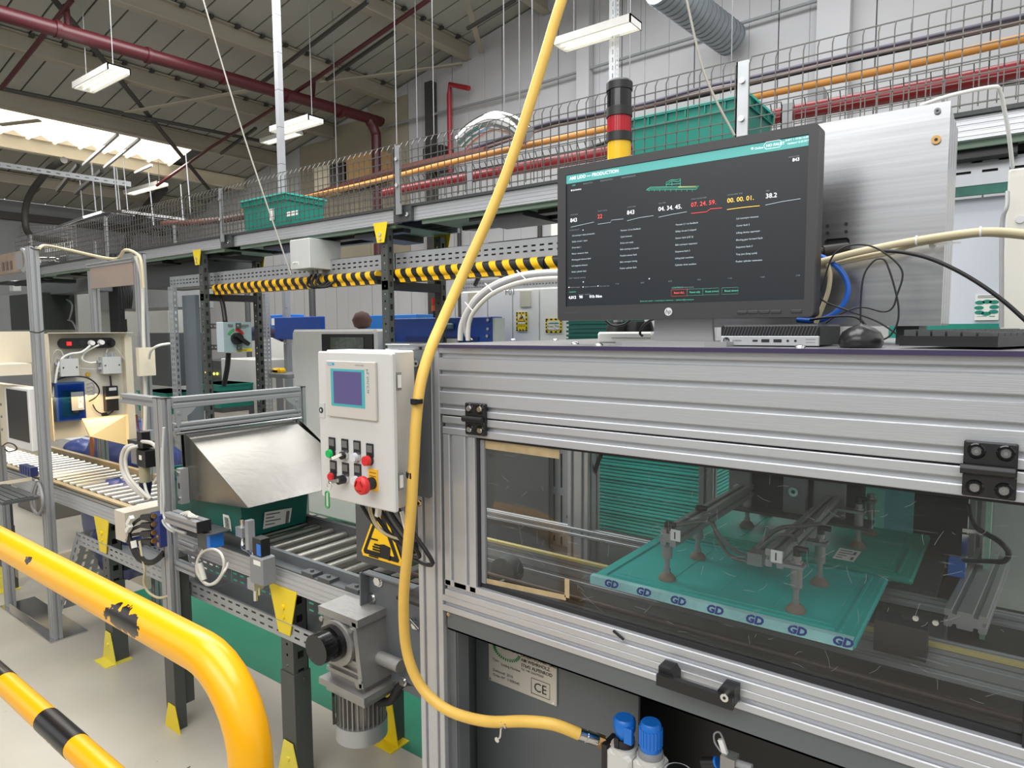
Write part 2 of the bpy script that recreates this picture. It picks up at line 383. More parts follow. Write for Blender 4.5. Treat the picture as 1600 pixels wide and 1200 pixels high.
# ================================================================ SETTING
WB = 8.4                       # back wall plane
def roofz(x, off=0): return 7.694+off+.188*x
def RF(x, y, off=0):
    d = ray(x, y); t = (7.694+off-H)/(d.z-.188*d.x); return O+d*t
LX = -16.7                     # left wall
fl = MB(); fl.box((LX-.2, -7.2, -.1), (7, WB+.2, 0)); st(fl.build('floor', FLOORM))
g = MB(); g.prism([(-4.9, 1.94, 0), (1, 1.94, 0), (1, 3.1, 0), (-4.9, 3.1, 0)], (0, 0, .0015))
g.prism([(-5.32, 3.1, 0), (1, 3.1, 0), (1, 5.4, 0), (-5.32, 5.4, 0)], (0, 0, .0015))
st(g.build('floor_marking', GREENF))
# back wall (gable) as vertical cladding panels with recessed joints
wb = MB(); wb.prism([(LX, WB+.06, 0), (4, WB+.06, 0), (4, WB+.06, roofz(4)), (LX, WB+.06, roofz(LX))], (0, .12, 0))
wall = st(wb.build('wall_back', WALLM))
x = LX; k = 0
while x < 3.5:
    x1 = x+1.02; p = MB(); mm = WALLM
    for j in range(3):      # three flat bands per panel with shallow ribs between
        a = x+.004+j*.338; b = a+.334
        p.prism([(a, WB, .0), (b, WB, .0), (b, WB, roofz(b, -.03)), (a, WB, roofz(a, -.03))], (0, .055, 0))
    if -12.2 < x < -8.9:
        p2 = MB(); p2.box((x+.004, WB-.004, 3.0), (x1, WB, roofz(x, -.03))); p2.build('painted_panel', WALLD, wall)
    p.build('wall_panel', mm, wall); x = x1+.004
# wide pilaster columns on the wall
for xx, w_, dk in ((-1.75, .34, 0), (-4.95, .2, 0), (-7.9, .16, 1)):
    c = MB(); c.bar((xx, WB-.08, 0), (xx, WB-.08, roofz(xx, -.3)), w_, .12, up=(0, 1, 0)); c.build('column', DSTEEL if dk else WALLM, wall)
for xx in (-5.3, -5.75, -4.35, -7.35, -3.3):
    c = MB(); c.cyl((xx, WB-.03, 0), (xx, WB-.03, 3.6), .035, 8); c.build('downpipe', DSTEEL if xx < -5 else MGR, wall)
wf = MB(); wf.box((LX, -7.2, 0), (7, -7.0, 2.6)); st(wf.build('unseen_wall_front', WALLS))  # unseen low wall, added to darken reflections in the door pane
wr = MB(); wr.box((6.8, -7.0, 0), (7, 2, 2.2)); st(wr.build('wall_right', WALLS))
# left wall
wl = MB(); wl.box((LX-.15, -3, 0), (LX, WB, roofz(LX))); wallL = st(wl.build('wall_left', WALLS))
p = MB()
p.box((LX, -3, roofz(LX)-.4), (LX+.12, WB, roofz(LX)-.25)); p.build('eaves_rail', DSTEEL, wallL)
p = MB(); p.box((LX, -3, .0), (LX+.06, WB, 2.6)); p.build('lower_cladding', MGR, wallL)
# ceiling: base sheet with an opening for the roof light, narrow sheets below it, purlins
SKX0, SKX1, SKY0, SKY1 = -13.62, -12.5, 2.2, 6.75
ce = MB()
def slab(xa, xb, ya, yb, off, th, mb): mb.prism([(xa, ya, roofz(xa, off)), (xb, ya, roofz(xb, off)), (xb, yb, roofz(xb, off)), (xa, yb, roofz(xa, off))], (0, 0, th))
slab(LX, SKX0, -3, WB, .03, .05, ce); slab(SKX1, 4, -3, WB, .03, .05, ce); slab(SKX0, SKX1, -3, SKY0, .03, .05, ce); slab(SKX0, SKX1, SKY1, WB, .03, .05, ce)
ceil = st(ce.build('ceiling', DK))
y = .6
while y < WB-.05:
    for xa, xb in ((LX, SKX0), (SKX1, 3.9)):
        q = MB(); slab(xa+.01, xb-.01, y+.012, y+.348, 0, .025, q); q.build('roof_sheet', ROOFM, ceil)
    if y+.35 < SKY0 or y > SKY1:
        q = MB(); slab(SKX0+.01, SKX1-.01, y+.012, y+.348, 0, .025, q); q.build('roof_sheet', ROOFM, ceil)
    y += .36
for (px_, d_) in ((-4.0, .24), (-5.62, .24), (-7.13, .24), (-8.82, .24), (-10.5, .24), (-12.1, .26), (-13.55, .24), (-15.2, .2)):
    q = MB(); zt = roofz(px_); m_ = .07
    q.box((px_-m_, -1, zt-.03), (px_+m_, WB-.02, zt-.012)); q.box((px_-.008, -1, zt-d_), (px_+.008, WB-.02, zt-.03)); q.box((px_-m_, -1, zt-d_-.015), (px_+m_, WB-.02, zt-d_))
    q.build('purlin', CREAM if px_ == -13.55 else PURL, ceil)
# bolts and cleats along the purlins, seen as small dark notches
q = MB()
for px_ in (-5.62, -7.13, -8.82, -10.5):
    for j in range(20): yy = .8+j*.38; q.box((px_+.05, yy, roofz(px_)-.05), (px_+.13, yy+.05, roofz(px_)-.01))
b_ = q.build('purlin_cleats', DSTEEL, ceil); b_['kind'] = 'stuff'
# skylight with corrugated translucent sheet
q = MB(); N = 46; pts = []
for i in range(N+1):
    yy = SKY0+(SKY1-SKY0)*i/N; zo = (.0 if i % 4 in (0, 1) else .07) if False else .06*math.cos(i*math.pi/2)
    pts.append((yy, zo))
vs = []
for yy, zo in pts: vs += [(SKX0+.1, yy, roofz(SKX0+.1, zo+.0)), (SKX1+.12, yy, roofz(SKX1+.12, zo+.02))]
q.add(vs, [(2*i, 2*i+1, 2*i+3, 2*i+2) for i in range(N)]); q.build('translucent_sheet', SKYL, ceil)
q = MB(); q.box((SKX0+.02, SKY0, roofz(SKX0)-.05), (SKX0+.06, SKY1, roofz(SKX0)+.12)); q.build('closure_strip', CREAM, ceil)
# curved dark portal frames by the left eaves
for yy in (3.6, 7.0):
    q = MB(); q.tube([(-14.3, yy, roofz(-14.3)-.2), (-15.0, yy, roofz(-15)-.35), (-15.7, yy, 4.15), (-16.35, yy, 3.4), (-16.45, yy, 2.4), (-16.45, yy, 0)], .1, 6, smooth=True)
    tag(q.build('portal_frame', DSTEEL), 'dark curved steel portal frame against the left wall, %s' % ('nearer one' if yy < 5 else 'farther one by the corner'), 'frame')
q = MB(); q.tube([PY(a, b, 4.8) for a, b in ((100, 250), (78, 264), (60, 285), (47, 304), (40, 325), (40, 352), (46, 366), (62, 373), (110, 377))], .06, 8)
tag(q.build('curved_frame', DSTEEL), 'dark curved steel bracket bowing down beside the far left mesh guard', 'frame')
for i_, (a, b, c, d_) in enumerate(((122, 258, 90, 298), (159, 267, 118, 302))):
    q = MB(); q.bar(PY(a, b, 4.4), PY(c, d_, 4.4), .05, .05); tag(q.build('roof_channel', DSTEEL), ['left of two short dark channels under the roof light beam', 'right of two short dark channels under the roof light beam'][i_], 'channel')
# flat wind braces
for nm, a, b, mm, w_ in (('far', RF(85, 0, -.3), RF(330, 300, -.3), DSTEEL, .07), ('b', RF(185, 178, -.33), RF(395, 140, -.33), PURL, .09), ('c', RF(500, 130, -.3), RF(722, 100, -.3), PURL, .09), ('d', RF(728, -5, -.3), RF(752, 82, -.3), PURL, .08), ('e', RF(0, 195, -.36), RF(62, 188, -.36), PURL, .1)):
    q = MB(); q.bar(a, b, w_, .02); q.build('wind_brace', mm, ceil)
for (a, b) in (((0, 138), (445, 228)),):
    q = MB(); q.tube([RF(*a, -.35), RF(*b, -.35)], .03, 8); q.build('sag_rail', DSTEEL, ceil)
for i, (a, b) in enumerate((((408, 130), (575, 2)), ((510, 125), (617, 50)), ((130, 258), (184, 210)), ((345, 240), (400, 200)), ((730, 45), (805, 0)), ((163, 262), (218, 217)), ((211, 270), (237, 258)))):
    q = MB(); q.bar(RF(*a, -.5), RF(*b, -.5), .04, .04); tag(q.build('hanging_channel', STEEL if i in (2, 5, 6) else DSTEEL), ['grey channel crossing two roof beams behind the white cable column', 'short dark channel beside the red pipe branch under the roof', 'galvanised channel hanging over the roof light', 'short dark channel left of the corner above the mesh', 'thin dark channel at the top of the grey wall', 'second galvanised channel over the roof light, right of the first', 'short low channel at the right of the roof light'][i], 'channel')
# red sprinkler main along the roof with elbow down
q = MB(); RXm = -8.87; zr = PY(585, 188, 7.9).z
A = PX(-60, 12, RXm); q.tube([(A.x, .6, PX(0, 30, RXm).z), (RXm, 7.5, zr+.02), (RXm, 7.82, zr-.01), (RXm+.02, 7.95, zr-.18), (RXm+.02, 7.97, zr-.5), (RXm+.02, 7.97, 2.9)], .085, 12, sub=5)
t_ = thing('sprinkler_main', 'large dark red sprinkler pipe running under the roof and bending down at the back wall', 'pipe', (RXm, 7.5, 2.9))
q.build('pipe', REDP, t_)
q = MB()
for i in range(6):
    yy = 2.2+i*1.0; zz = zr-.01-(7.5-yy)*.02; q.cyl((RXm, yy, zz), (RXm, yy+.05, zz), .1, 12)
q.build('clamp', REDP, t_)
q = MB(); q.cyl(PY(490, 128, 6.8), PY(488, 160, 6.9), .035); q.cyl(PY(103, 8, 3.4), PY(107, 52, 3.4), .035); q.build('riser', REDP, t_)
def redbranch(pts, lab, r=.03):
    q = MB(); q.tube(pts, r, 8, smooth=False); solo(q, 'sprinkler_branch', REDP, lab, 'pipe', org=V(pts[0]))
redbranch([RF(672, -2, -.45), RF(486, 128, -.5), RF(455, 148, -.55)], 'thin red pipe branch crossing the roof beams right of the white cable column')
redbranch([RF(112, 0, -.4), RF(2, 138, -.45)], 'thin red pipe branch at the far top left of the roof')
redbranch([RF(430, 168, -.5), RF(330, 230, -.5), RF(245, 290, -.6)], 'thin red pipe branch sloping down past the right end of the roof light', .025)
q = MB(); q.tube([PY(733, 138, 8.2), PY(703, 132, 8.2), PY(702, 150, 8.2), PY(704, 270, 8.2)], .04, 8, smooth=False); solo(q, 'red_wall_pipe', mat('red_wall_paint', (150, 34, 40), .4), 'bright red pipe loop on the back wall above the mesh guard', 'pipe')
# pipes and cables along the wall behind the mesh
def wallrun(name, pts, Yv, r, mm, lab, cat):
    q = MB(); q.tube([PY(a, b, Yv) for a, b in pts], r, 8, smooth=len(pts) > 2); return solo(q, name, mm, lab, cat)
wallrun('wall_conduit', [(598, 199), (840, 137)], 8.3, .02, MGR, 'thin grey conduit line on the wall left of the yellow hose', 'conduit')
wallrun('wall_conduit', [(842, 131), (1320, -12)], 8.3, .02, MGR, 'thin grey conduit crossing the wall behind the spiral duct', 'conduit')
wallrun('red_wall_main', [(600, 303), (700, 283), (840, 258), (1000, 229), (1172, 191), (1240, 176), (1420, 143), (1620, 103)], 5.2, .055, mat('bright_red_pipe', (124, 20, 28), .35, 0, .06, 5), 'thick red pipe running along the wall behind the mesh guard', 'pipe')
wallrun('orange_pipe', [(380, 330), (560, 290), (700, 255), (830, 226), (1000, 190), (1172, 152), (1400, 105), (1620, 55)], 5.3, .03, ORG, 'thin orange pipe above the red pipe behind the mesh guard', 'pipe')
wallrun('brown_pipe', [(255, 350), (380, 338), (600, 272), (760, 236)], 6.6, .06, mat('brown_pipe', (92, 52, 44), .6, 0, .1, 6), 'reddish brown lagged pipe behind the left part of the mesh guard', 'pipe')
t_ = thing('cable_bundle', 'long bundle of grey and violet cables strung along the wall above the orange pipe', 'cables', PY(1000, 170, 7))
for j, (dy, r_, mm) in enumerate(((0, .022, CABG), (5, .02, RUB), (-4, .018, mat('violet_cable', (84, 80, 94), .5)), (3, .016, mat('brown_cable', (118, 92, 88), .5)))):
    q = MB(); q.tube([PY(a, b+dy+random.uniform(-2, 2), 7.0-.03*j) for a, b in ((560, 292), (700, 248), (840, 200), (900, 186), (1000, 166), (1100, 142), (1172, 125), (1300, 95), (1450, 62), (1620, 25))], r_, 6); q.build('cable', mm, t_)
q = MB(); q.tube([PY(a, b, 6.9) for a, b in ((600, 295), (760, 262), (920, 232), (1100, 200), (1260, 165), (1420, 130), (1620, 92))], .012, 6); q.tube([PY(a, b, 6.9) for a, b in ((640, 300), (760, 278), (940, 225), (960, 205), (1120, 205), (1260, 180), (1420, 152), (1620, 125))], .02, 6); solo(q, 'loose_wall_cables', CABB, 'loose black cables hanging between the red pipe and the wall', 'cables')
# grey wall box and flexible silver duct
q = MB(); a, b = PY(1262, 140, 6.8), PY(1285, 190, 6.8); q.box(a, (b.x, 6.95, b.z)); solo(q, 'wall_bracket_plate', MGR, 'small grey upright plate behind the red pipe right of the teal tote', 'bracket')
q = MB(); Pt = [PY(*p, 5.0) for p in ((722, 222), (740, 205), (770, 190), (800, 195), (822, 212))]; q.tube(Pt, .09, 12)
solo(q, 'silver_duct', CHROME, 'short shiny silver duct bend behind the mesh near the yellow hose', 'duct')
# spiral duct
t_ = thing('spiral_duct', 'galvanised spiral ventilation duct coming down at the top of the wall', 'duct', PY(1152, 68, 8.2))
a, b = PY(1030, -22, 6.9), PY(1143, 62, 8.2); q = MB(); q.cyl(a, b, .19, 24); q.build('pipe', mat('galvanised_duct', (140, 146, 150), .4, .5, .1, 8), t_)
q = MB(); d = (b-a); n = 17
for i in range(n): c = a+d*((i+.5)/n); q.cyl(c, c+d*.008, .197, 24)
q.build('seam', mat('duct_seam', (112, 118, 122), .4, .5, 0), t_)
# hanging wires (each a light steel rope)
for (a, b, Yv, rr, lab) in (((316, -5), (455, 430), 2.9, .006, 'pale cord hanging in a slack line down to the grey junction box'), ((1072, -5), (1148, 212), 2.6, .005, 'pale cord slanting down across the spiral duct to the monitor top'),
                      ((612, 52), (620, 225), 5.4, .006, 'thin hanger wire left of the tall red wall pipe'), ((655, 60), (652, 215), 6.5, .006, 'thin hanger rod nearer the wall, left of the tall red wall pipe'),
                      ((672, 66), (678, 210), 6.4, .006, 'second thin hanger rod close to the red wall pipe'), ((785, 0), (788, 190), 6.0, .006, 'thin hanger wire left of the yellow hose'), ((804, 0), (812, 170), 5.6, .006, 'thin hanger wire right behind the yellow hose'),
                      ((832, 0), (832, 165), 6.2, .006, 'thin hanger wire between the yellow hose and the lit lamp'), ((982, 40), (984, 130), 6.8, .006, 'thin hanger rod right of the stack light'), ((1145, 0), (1142, 145), 6.6, .006, 'thin hanger rod in front of the spiral duct end'),
                      ((1000, 40), (1001, 84), 8.2, .006, 'short drop rod holding the wall conduit beside the lit lamp'), ((1205, 0), (1205, 22), 8.2, .006, 'short drop rod holding the wall conduit near the top right'), ((480, 125), (527, 300), 6.2, .006, 'thin hanger wire behind the wall lamp left of the red elbow')):
    q = MB(); A, B = PY(*a, Yv), PY(*b, Yv)
    if 'hanger' in lab or 'drop' in lab: A = V((B.x, B.y, roofz(B.x, -.02)))
    q.tube([A, (A+B)/2+V((-.02, 0, -.03)) if rr < .0065 and 'cord' in lab else (A+B)/2, B], rr, 5); solo(q, 'hanger_wire', CORD if 'cord' in lab else MGR, lab, 'wire')
# threaded rods holding the far left mesh frame
for i, (xa, ya, xb, yb) in enumerate(((125, 282, 130, 338), (143, 254, 150, 330), (157, 285, 160, 330), (178, 260, 184, 330), (182, 262, 188, 330), (192, 248, 200, 332), (232, 270, 240, 352), (282, 288, 286, 340), (290, 240, 298, 335))):
    q = MB(); q.cyl(PY(xa, ya, 4.4), PY(xb, yb, 4.4), .012 if i in (1, 3) else .008, 6)
    solo(q, 'threaded_rod', STEEL, 'thin threaded rod, number %s from the left, holding the mesh frame under the roof light' % ['one', 'two', 'three', 'four', 'five', 'six', 'seven', 'eight', 'nine'][i], 'rod', 'threaded rods above the left mesh')
q = MB(); q.perf(PY(-10, 260, 3.3), PY(205, 292, 4.7)-PY(-10, 260, 3.3), Z1, (PY(205, 292, 4.7)-PY(-10, 260, 3.3)).length, .075, [(.03, .042)], .12, .05)
solo(q, 'roof_cable_tray', STEEL, 'perforated galvanised cable tray below the roof light at the far left', 'cable tray')
for (x0_, y0_, x1_, y1_, mm_, lb_) in ((540, 246, 592, 282, WOODY, 'brown box on the back wall seen through the mesh left of the red elbow'), (515, 258, 538, 292, BLK, 'black wall box seen through the mesh left of the brown box'), (660, 232, 690, 262, BLK, 'black wall box seen through the mesh right of the red elbow'), (490, 262, 514, 300, CREAM, 'cream wall box seen through the mesh above the left tote')):
    a, b = PY(x0_, y0_, 8.1), PY(x1_, y1_, 8.1); t_ = thing('wall_box', lb_, 'box', (a.x, 8.1, b.z)); q = MB(); q.bbox((a.x, 8.1, b.z), (b.x, WB, a.z), .01); q.build('body', mm_, t_); q = MB(); q.box((a.x+.08, 8.095, b.z+.08), (b.x-.08, 8.1, a.z-.08)); q.build('front_cover', mm_, t_)
# roof lamps
def roof_lamp(p, q_, wd, lab, wires):
    p, q_ = V(p), V(q_); L_ = q_.x-p.x; t_ = thing('ceiling_lamp', lab, 'lamp', p, 'tube lamps under the roof')
    z = p.z; m_ = MB(); th = .07
    x0, x1, y0, y1 = p.x, q_.x, p.y, p.y+wd
    m_.box((x0, y0, z+th-.015), (x1, y1, z+th)); m_.box((x0, y0, z), (x1, y0+.012, z+th-.015)); m_.box((x0, y1-.012, z), (x1, y1, z+th-.015)); m_.box((x0, y0, z), (x0+.012, y1, z+th)); m_.box((x1-.012, y0, z), (x1, y1, z+th))
    m_.build('housing', WHT, t_)
    r_ = MB(); r_.box((x0+.013, y0+.013, z+th-.03), (x1-.013, y1-.013, z+th-.016)); r_.build('reflector', REFL, t_)
    for j in range(3):
        yy = y0+wd*(j+.5)/3; u_ = MB(); u_.cyl((x0+.02, yy, z+.022), (x1-.02, yy, z+.022), .009, 8); u_.build('tube', TUBE, t_)
    w_ = MB()
    for fx in wires: w_.cyl((x0+L_*fx, y0+wd/2, z+th), (x0+L_*fx, y0+wd/2, roofz(x0+L_*fx, -.02)), .005, 5)
    w_.build('suspension_wire', MGR, t_)
def lampat(a, b, Yv, wd, lab, wires):
    A, B = PY(*a, Yv), PY(*b, Yv); B = V((B.x, A.y, A.z)); roof_lamp(A, B, wd, lab, wires)
lampat((112, 138), (168, 105), 3.4, .24, 'lit white tube lamp hanging at the upper left under the roof', (.12, .85))
lampat((420, 206), (482, 188), 5.4, .24, 'lit white tube lamp behind the white cable column', (.1, .9))
lampat((864, 71), (985, 37), 5.4, .22, 'largest lit tube lamp, right of the yellow hose', (.2, .9))
lampat((192, 303), (246, 290), 6.4, .22, 'small white lamp low under the roof light at the left', (.2, .9))
lampat((405, 223), (460, 240), 7.0, .2, 'thin far lamp low beside the white cable column', (.2, .8))
# ================================================================ OVERHEAD CONVEYOR
OC = thing('overhead_conveyor', 'raised belt conveyor with wire mesh sides running the length of the hall', 'conveyor', (-3, 3.3, 2.5))
posts = [(-.99, 1), (-3.14, 1), (-5.2, 1), (-7.35, 1), (-9.4, 1)]
XE = -9.9
edges = [.35]+[p[0] for p in posts]
for yf, nm in ((3.05, 0), (3.62, 1)):
    for i in range(len(edges)):
        xa = edges[i]; xb = edges[i+1] if i+1 < len(edges) else XE
        q = MB(); q.alu((xb+.06, yf+.02, 2.566), (xa-.06, yf+.02, 2.566), .03, .085, 1, 4, sl=.004, dp=.002); q.build('side_beam', ALU, OC)
q = MB(); q.box((XE, 3.035, 2.609), (.4, 3.1, 2.624)); q.box((XE, 3.6, 2.609), (.4, 3.66, 2.624)); q.box((XE, 3.07, 2.595), (.4, 3.62, 2.6)); q.build('belt_edge', DK, OC)
for i in range(len(edges)):
    xa = edges[i]-.12; xb = (edges[i+1] if i+1 < len(edges) else XE)+.12
    q = MB(); q.box((xb, 3.1, 2.515), (xa, 3.6, 2.522)); q.box((xb, 3.085, 2.5), (xa, 3.1, 2.53)); q.build('slider_plate', PGREEN, OC)
    q = MB(); xm = xa-.35; q.box((xm-.1, 3.12, 2.47), (xm+.1, 3.6, 2.516)); q.box((xm-.75, 3.2, 2.49), (xm+.3, 3.27, 2.515)); q.box((xm-1.2, 3.12, 2.48), (xm-.8, 3.5, 2.515)); q.box((xm-1.5, 3.4, 2.49), (xm-.2, 3.44, 2.515)); q.build('drive_cover', BLK, OC)
    j = MB(); j.box((xa+.04, 3.03, 2.52), (xa+.2, 3.06, 2.61)); j.build('joint_plate', DK, OC)
    if i: bt = MB(); bt.cyl((xa+.17, 3.03, 2.56), (xa+.17, 3.018, 2.56), .014, 8); bt.build('bolt', CHROME, OC)
for px_, _ in posts:
    for yy in (2.995, 3.69):
        q = MB(); q.box((px_-.028, yy, 2.56), (px_+.028, yy+.008, 2.985)); q.box((px_-.028, yy, 2.56), (px_-.022, yy+.035, 2.985)); q.build('mesh_post', STEEL if yy < 3.2 and px_ > -2 else MGR, OC)
    for dz in (.14, .3):
        bt = MB(); bt.cyl((px_+.0, 2.993, 2.7+dz-.1), (px_, 2.982, 2.7+dz-.1), .012, 8); bt.build('bolt', CHROME, OC)
def meshp(xa, xb, yv, sgn, nm, z0=2.625, z1=3.0, r=.0042):
    q = MB(); n = int((xb-xa)/.0535)
    for i in range(n+1):
        x_ = xa+(xb-xa)*i/n
        q.bar((x_, yv, z0), (x_, yv, z1-.035), r, r); q.bar((x_, yv, z1-.035), (x_, yv+.025*sgn, z1), r, r)
    for j in range(8):
        z_ = z0+.01+j*.05
        if z_ < z1-.02: q.bar((xa, yv-.004*sgn, z_), (xb, yv-.004*sgn, z_), r, r)
    q.bar((xa, yv+.025*sgn, z1), (xb, yv+.025*sgn, z1), r, r)
    o = q.build('wire_mesh_panel', mat('mesh_wire', (92, 90, 86), .45, .4, .05, 20), nm); return o
E2 = [.38]+[p[0] for p in posts]+[XE]
for i in range(len(E2)-1):
    meshp(E2[i+1]+.03, E2[i]-.03, 2.99, 1, OC); meshp(E2[i+1]+.03, E2[i]-.03, 3.72, -1, OC)
# cable ladder with a shiny lip above the mesh at the far left
q = MB(); q.bar(PY(192, 330, 3.9), PY(290, 343, 4.3), .03, .03); q.bar(PY(130, 340, 3.8), PY(160, 331, 4.0), .03, .03); q.bar(PY(160, 331, 4.0), PY(192, 330, 3.9), .03, .03); q.bar(PY(92, 354, 3.7), PY(130, 340, 3.8), .03, .03)
solo(q, 'hanging_rail', CHROME, 'shiny bent rail hung on threaded rods above the far left mesh', 'rail')
# second mesh at the far left, across the end
q = MB(); A = PY(8, 352, 5.4); B = PY(118, 352, 4.6)
for i in range(22): t_ = i/21; p = A.lerp(B, t_); q.bar(p, (p.x, p.y, p.z-.35), .006, .006)
for j in range(7): q.bar((A.x, A.y, A.z-.05*j), (B.x, B.y, B.z-.05*j), .006, .006)
solo(q, 'far_mesh_guard', MGR, 'far grey mesh guard crossing behind the scanner frame at the left edge', 'mesh guard')
# overhead grid mesh, white piece
q = MB(); A = PY(70, 384, 4.6); B = PY(114, 377, 4.2)
for i in range(12): t_ = i/11; p = A.lerp(B, t_); q.bar(p, (p.x, p.y, p.z-.12), .008, .008)
for j in range(4): q.bar((A.x, A.y, A.z-.035*j), (B.x, B.y, B.z-.035*j), .006, .006)
solo(q, 'white_mesh_basket', WHT, 'small white wire basket below the far left mesh guard', 'basket')
# totes riding on the overhead conveyor
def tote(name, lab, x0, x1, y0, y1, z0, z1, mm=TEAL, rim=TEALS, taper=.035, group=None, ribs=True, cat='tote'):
    t_ = thing(name, lab, cat, ((x0+x1)/2, (y0+y1)/2, z0), group); k = taper; w_ = .004
    q = MB()
    B = [(x0+k, y0+k, z0), (x1-k, y0+k, z0), (x1-k, y1-k, z0), (x0+k, y1-k, z0)]; T = [(x0+.012, y0+.012, z1), (x1-.012, y0+.012, z1), (x1-.012, y1-.012, z1), (x0+.012, y1-.012, z1)]
    Bi = [(x0+k+w_, y0+k+w_, z0+w_), (x1-k-w_, y0+k+w_, z0+w_), (x1-k-w_, y1-k-w_, z0+w_), (x0+k+w_, y1-k-w_, z0+w_)]; Ti = [(a+(w_ if a < (x0+x1)/2 else -w_), b+(w_ if b < (y0+y1)/2 else -w_), c) for a, b, c in T]
    q.add(B+T+Bi+Ti, [(3, 2, 1, 0)]+[(i, (i+1) % 4, 4+(i+1) % 4, 4+i) for i in range(4)]+[(8, 9, 10, 11)]+[(8+i, 12+i, 12+(i+1) % 4, 8+(i+1) % 4) for i in range(4)]+[(4+i, 4+(i+1) % 4, 12+(i+1) % 4, 12+i) for i in range(4)])
    q.build('body', mm, t_)
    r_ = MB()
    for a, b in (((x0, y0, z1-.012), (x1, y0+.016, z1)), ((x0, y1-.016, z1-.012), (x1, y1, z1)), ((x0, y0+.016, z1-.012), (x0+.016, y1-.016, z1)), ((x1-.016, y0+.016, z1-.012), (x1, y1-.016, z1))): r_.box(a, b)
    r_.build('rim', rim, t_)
    if ribs:
        r_ = MB()
        for zz in (z1-.05,):
            r_.box((x0+.004, y0+.004, zz-.005), (x1-.004, y0+.02, zz)); r_.box((x1-.02, y0+.02, zz-.005), (x1-.004, y1-.02, zz))
        n = 6
        for i in range(n+1): xx = x0+.02+(x1-x0-.04)*i/n; r_.box((xx-.003, y0+.003, z1-.05), (xx+.003, y0+.02, z1-.012))
        for i in range(5): yy = y0+.02+(y1-y0-.04)*i/4; r_.box((x1-.02, yy-.003, z1-.05), (x1-.003, yy+.003, z1-.012))
        r_.build('rib', mm, t_)
    return t_
a = PY(985, 178, 3.14); b = PY(1155, 150, 3.14)
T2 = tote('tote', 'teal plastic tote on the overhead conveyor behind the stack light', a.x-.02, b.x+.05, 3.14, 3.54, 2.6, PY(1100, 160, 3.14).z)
q = MB(); p = PY(1083, 222, 3.155); q.box((p.x-.06, 3.166, p.z), (p.x+.03, 3.168, p.z+.012)); q.build('label', PAPER, T2)
a = PY(374, 311, 3.14)
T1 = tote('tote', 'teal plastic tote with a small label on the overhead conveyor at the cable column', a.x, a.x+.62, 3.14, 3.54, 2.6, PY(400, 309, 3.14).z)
q = MB(); p = PY(424, 340, 3.15); q.box((p.x-.03, 3.155, p.z-.02), (p.x+.03, 3.157, p.z+.07)); q.box((p.x+.17, 3.165, p.z-.01), (p.x+.32, 3.167, p.z+.025)); q.build('label', PAPER, T1)
# support trestles with yellow gusset plates
def gusset(q, x, y, z, top=.12, bot=.06, h=.13, flip=1, mi=0):
    q.prism([(x-top/2, y, z), (x+top/2, y, z), (x+bot/2, y, z-h*flip), (x-bot/2, y, z-h*flip)], (0, .004, 0), mi)
def perfleg(t_, x, y0, z0, z1, w_=.065, dpt=.05, mm=LEGM):
    q = MB(); rows = [(w_/2-.006, w_/2+.006)]; n = z1-z0
    q.perf((x-w_/2, y0, z0), Z1, X1, n, w_, rows, .05, .012)
    q.perf((x+w_/2, y0, z0), Z1, Y1, n, dpt, [(dpt/2-.011, dpt/2+.011)], .075, .035)
    q.perf((x-w_/2, y0, z0), Z1, Y1, n, dpt, [(dpt/2-.011, dpt/2+.011)], .075, .035)
    q.box((x-w_/2, y0+dpt-.002, z0), (x+w_/2, y0+dpt, z1))
    return q.build('leg', mm, t_)
for (xc, lab, wy) in ((PY(598, 370, 3.05).x, 'grey trestle with yellow plates under the overhead conveyor, beside the yellow hose', .5), (PY(311, 400, 3.05).x, 'grey trestle with yellow plates under the overhead conveyor, holding the isolator switch', .5)):
    t_ = thing('support_trestle', lab, 'trestle', (xc, 3.3, 0), 'trestles of the overhead conveyor')
    perfleg(t_, xc, 3.06, 0, 2.5); perfleg(t_, xc, 3.57, 0, 2.5)
    q = MB(); gusset(q, xc, 3.03, 2.535, .135, .065, .13)
    q.build('gusset_plate', YGUS, t_); q = MB(); gusset(q, xc, 3.64, 2.53, .135, .065, .13); q.box((xc-.066, 3.6, 2.38), (xc-.06, 3.64, 2.53)); q.build('gusset_plate', YGUS, t_)
    q = MB(); q.cyl((xc, 3.03, 2.46), (xc, 3.022, 2.46), .012, 8); q.cyl((xc, 3.03, 2.43), (xc, 3.022, 2.43), .01, 8); q.build('bolt', CHROME, t_)
    q = MB(); q.box((xc-.03, 3.06, 2.1), (xc+.03, 3.6, 2.16)); q.box((xc-.03, 3.06, .35), (xc+.03, 3.6, .39)); q.build('cross_bar', BLK, t_)
XT = PY(311, 400, 3.05).x
# hidden-from-front parts of the left trestle: slotted bars carrying the isolator
t_ = thing('isolator_switch', 'grey isolator switch box with a black rotary handle on the left trestle', 'switch', (XT+.25, 3.1, 1.2))
x0, x1 = PY(338, 520, 3.0).x, PY(351, 520, 3.0).x; z0, z1 = PY(351, 551, 3.0).z, PY(351, 503, 3.0).z
ya, yb = 3.0, PX(393, 520, x1).y
q = MB(); q.bbox((x0, ya, z0), (x1-.02, yb, z1), .004); q.build('body', mat('pale_blue_grey_paint', (196, 208, 216), .45), t_)
q = MB(); q.box((x1-.018, ya, z0), (x1, yb, z1)); q.build('front_cover', mat('grey_green_cover', (150, 170, 172), .45), t_)
c = PX(369, 529, x1); cy_, cz = c.y, c.z
q = MB(); q.cyl((x1, cy_, cz), (x1+.035, cy_, cz), .05, 18); q.bar((x1+.045, cy_-.03, cz+.03), (x1+.045, cy_+.085, cz-.05), .03, .035, up=(1, 0, 0)); q.build('rotary_handle', BLK, t_)
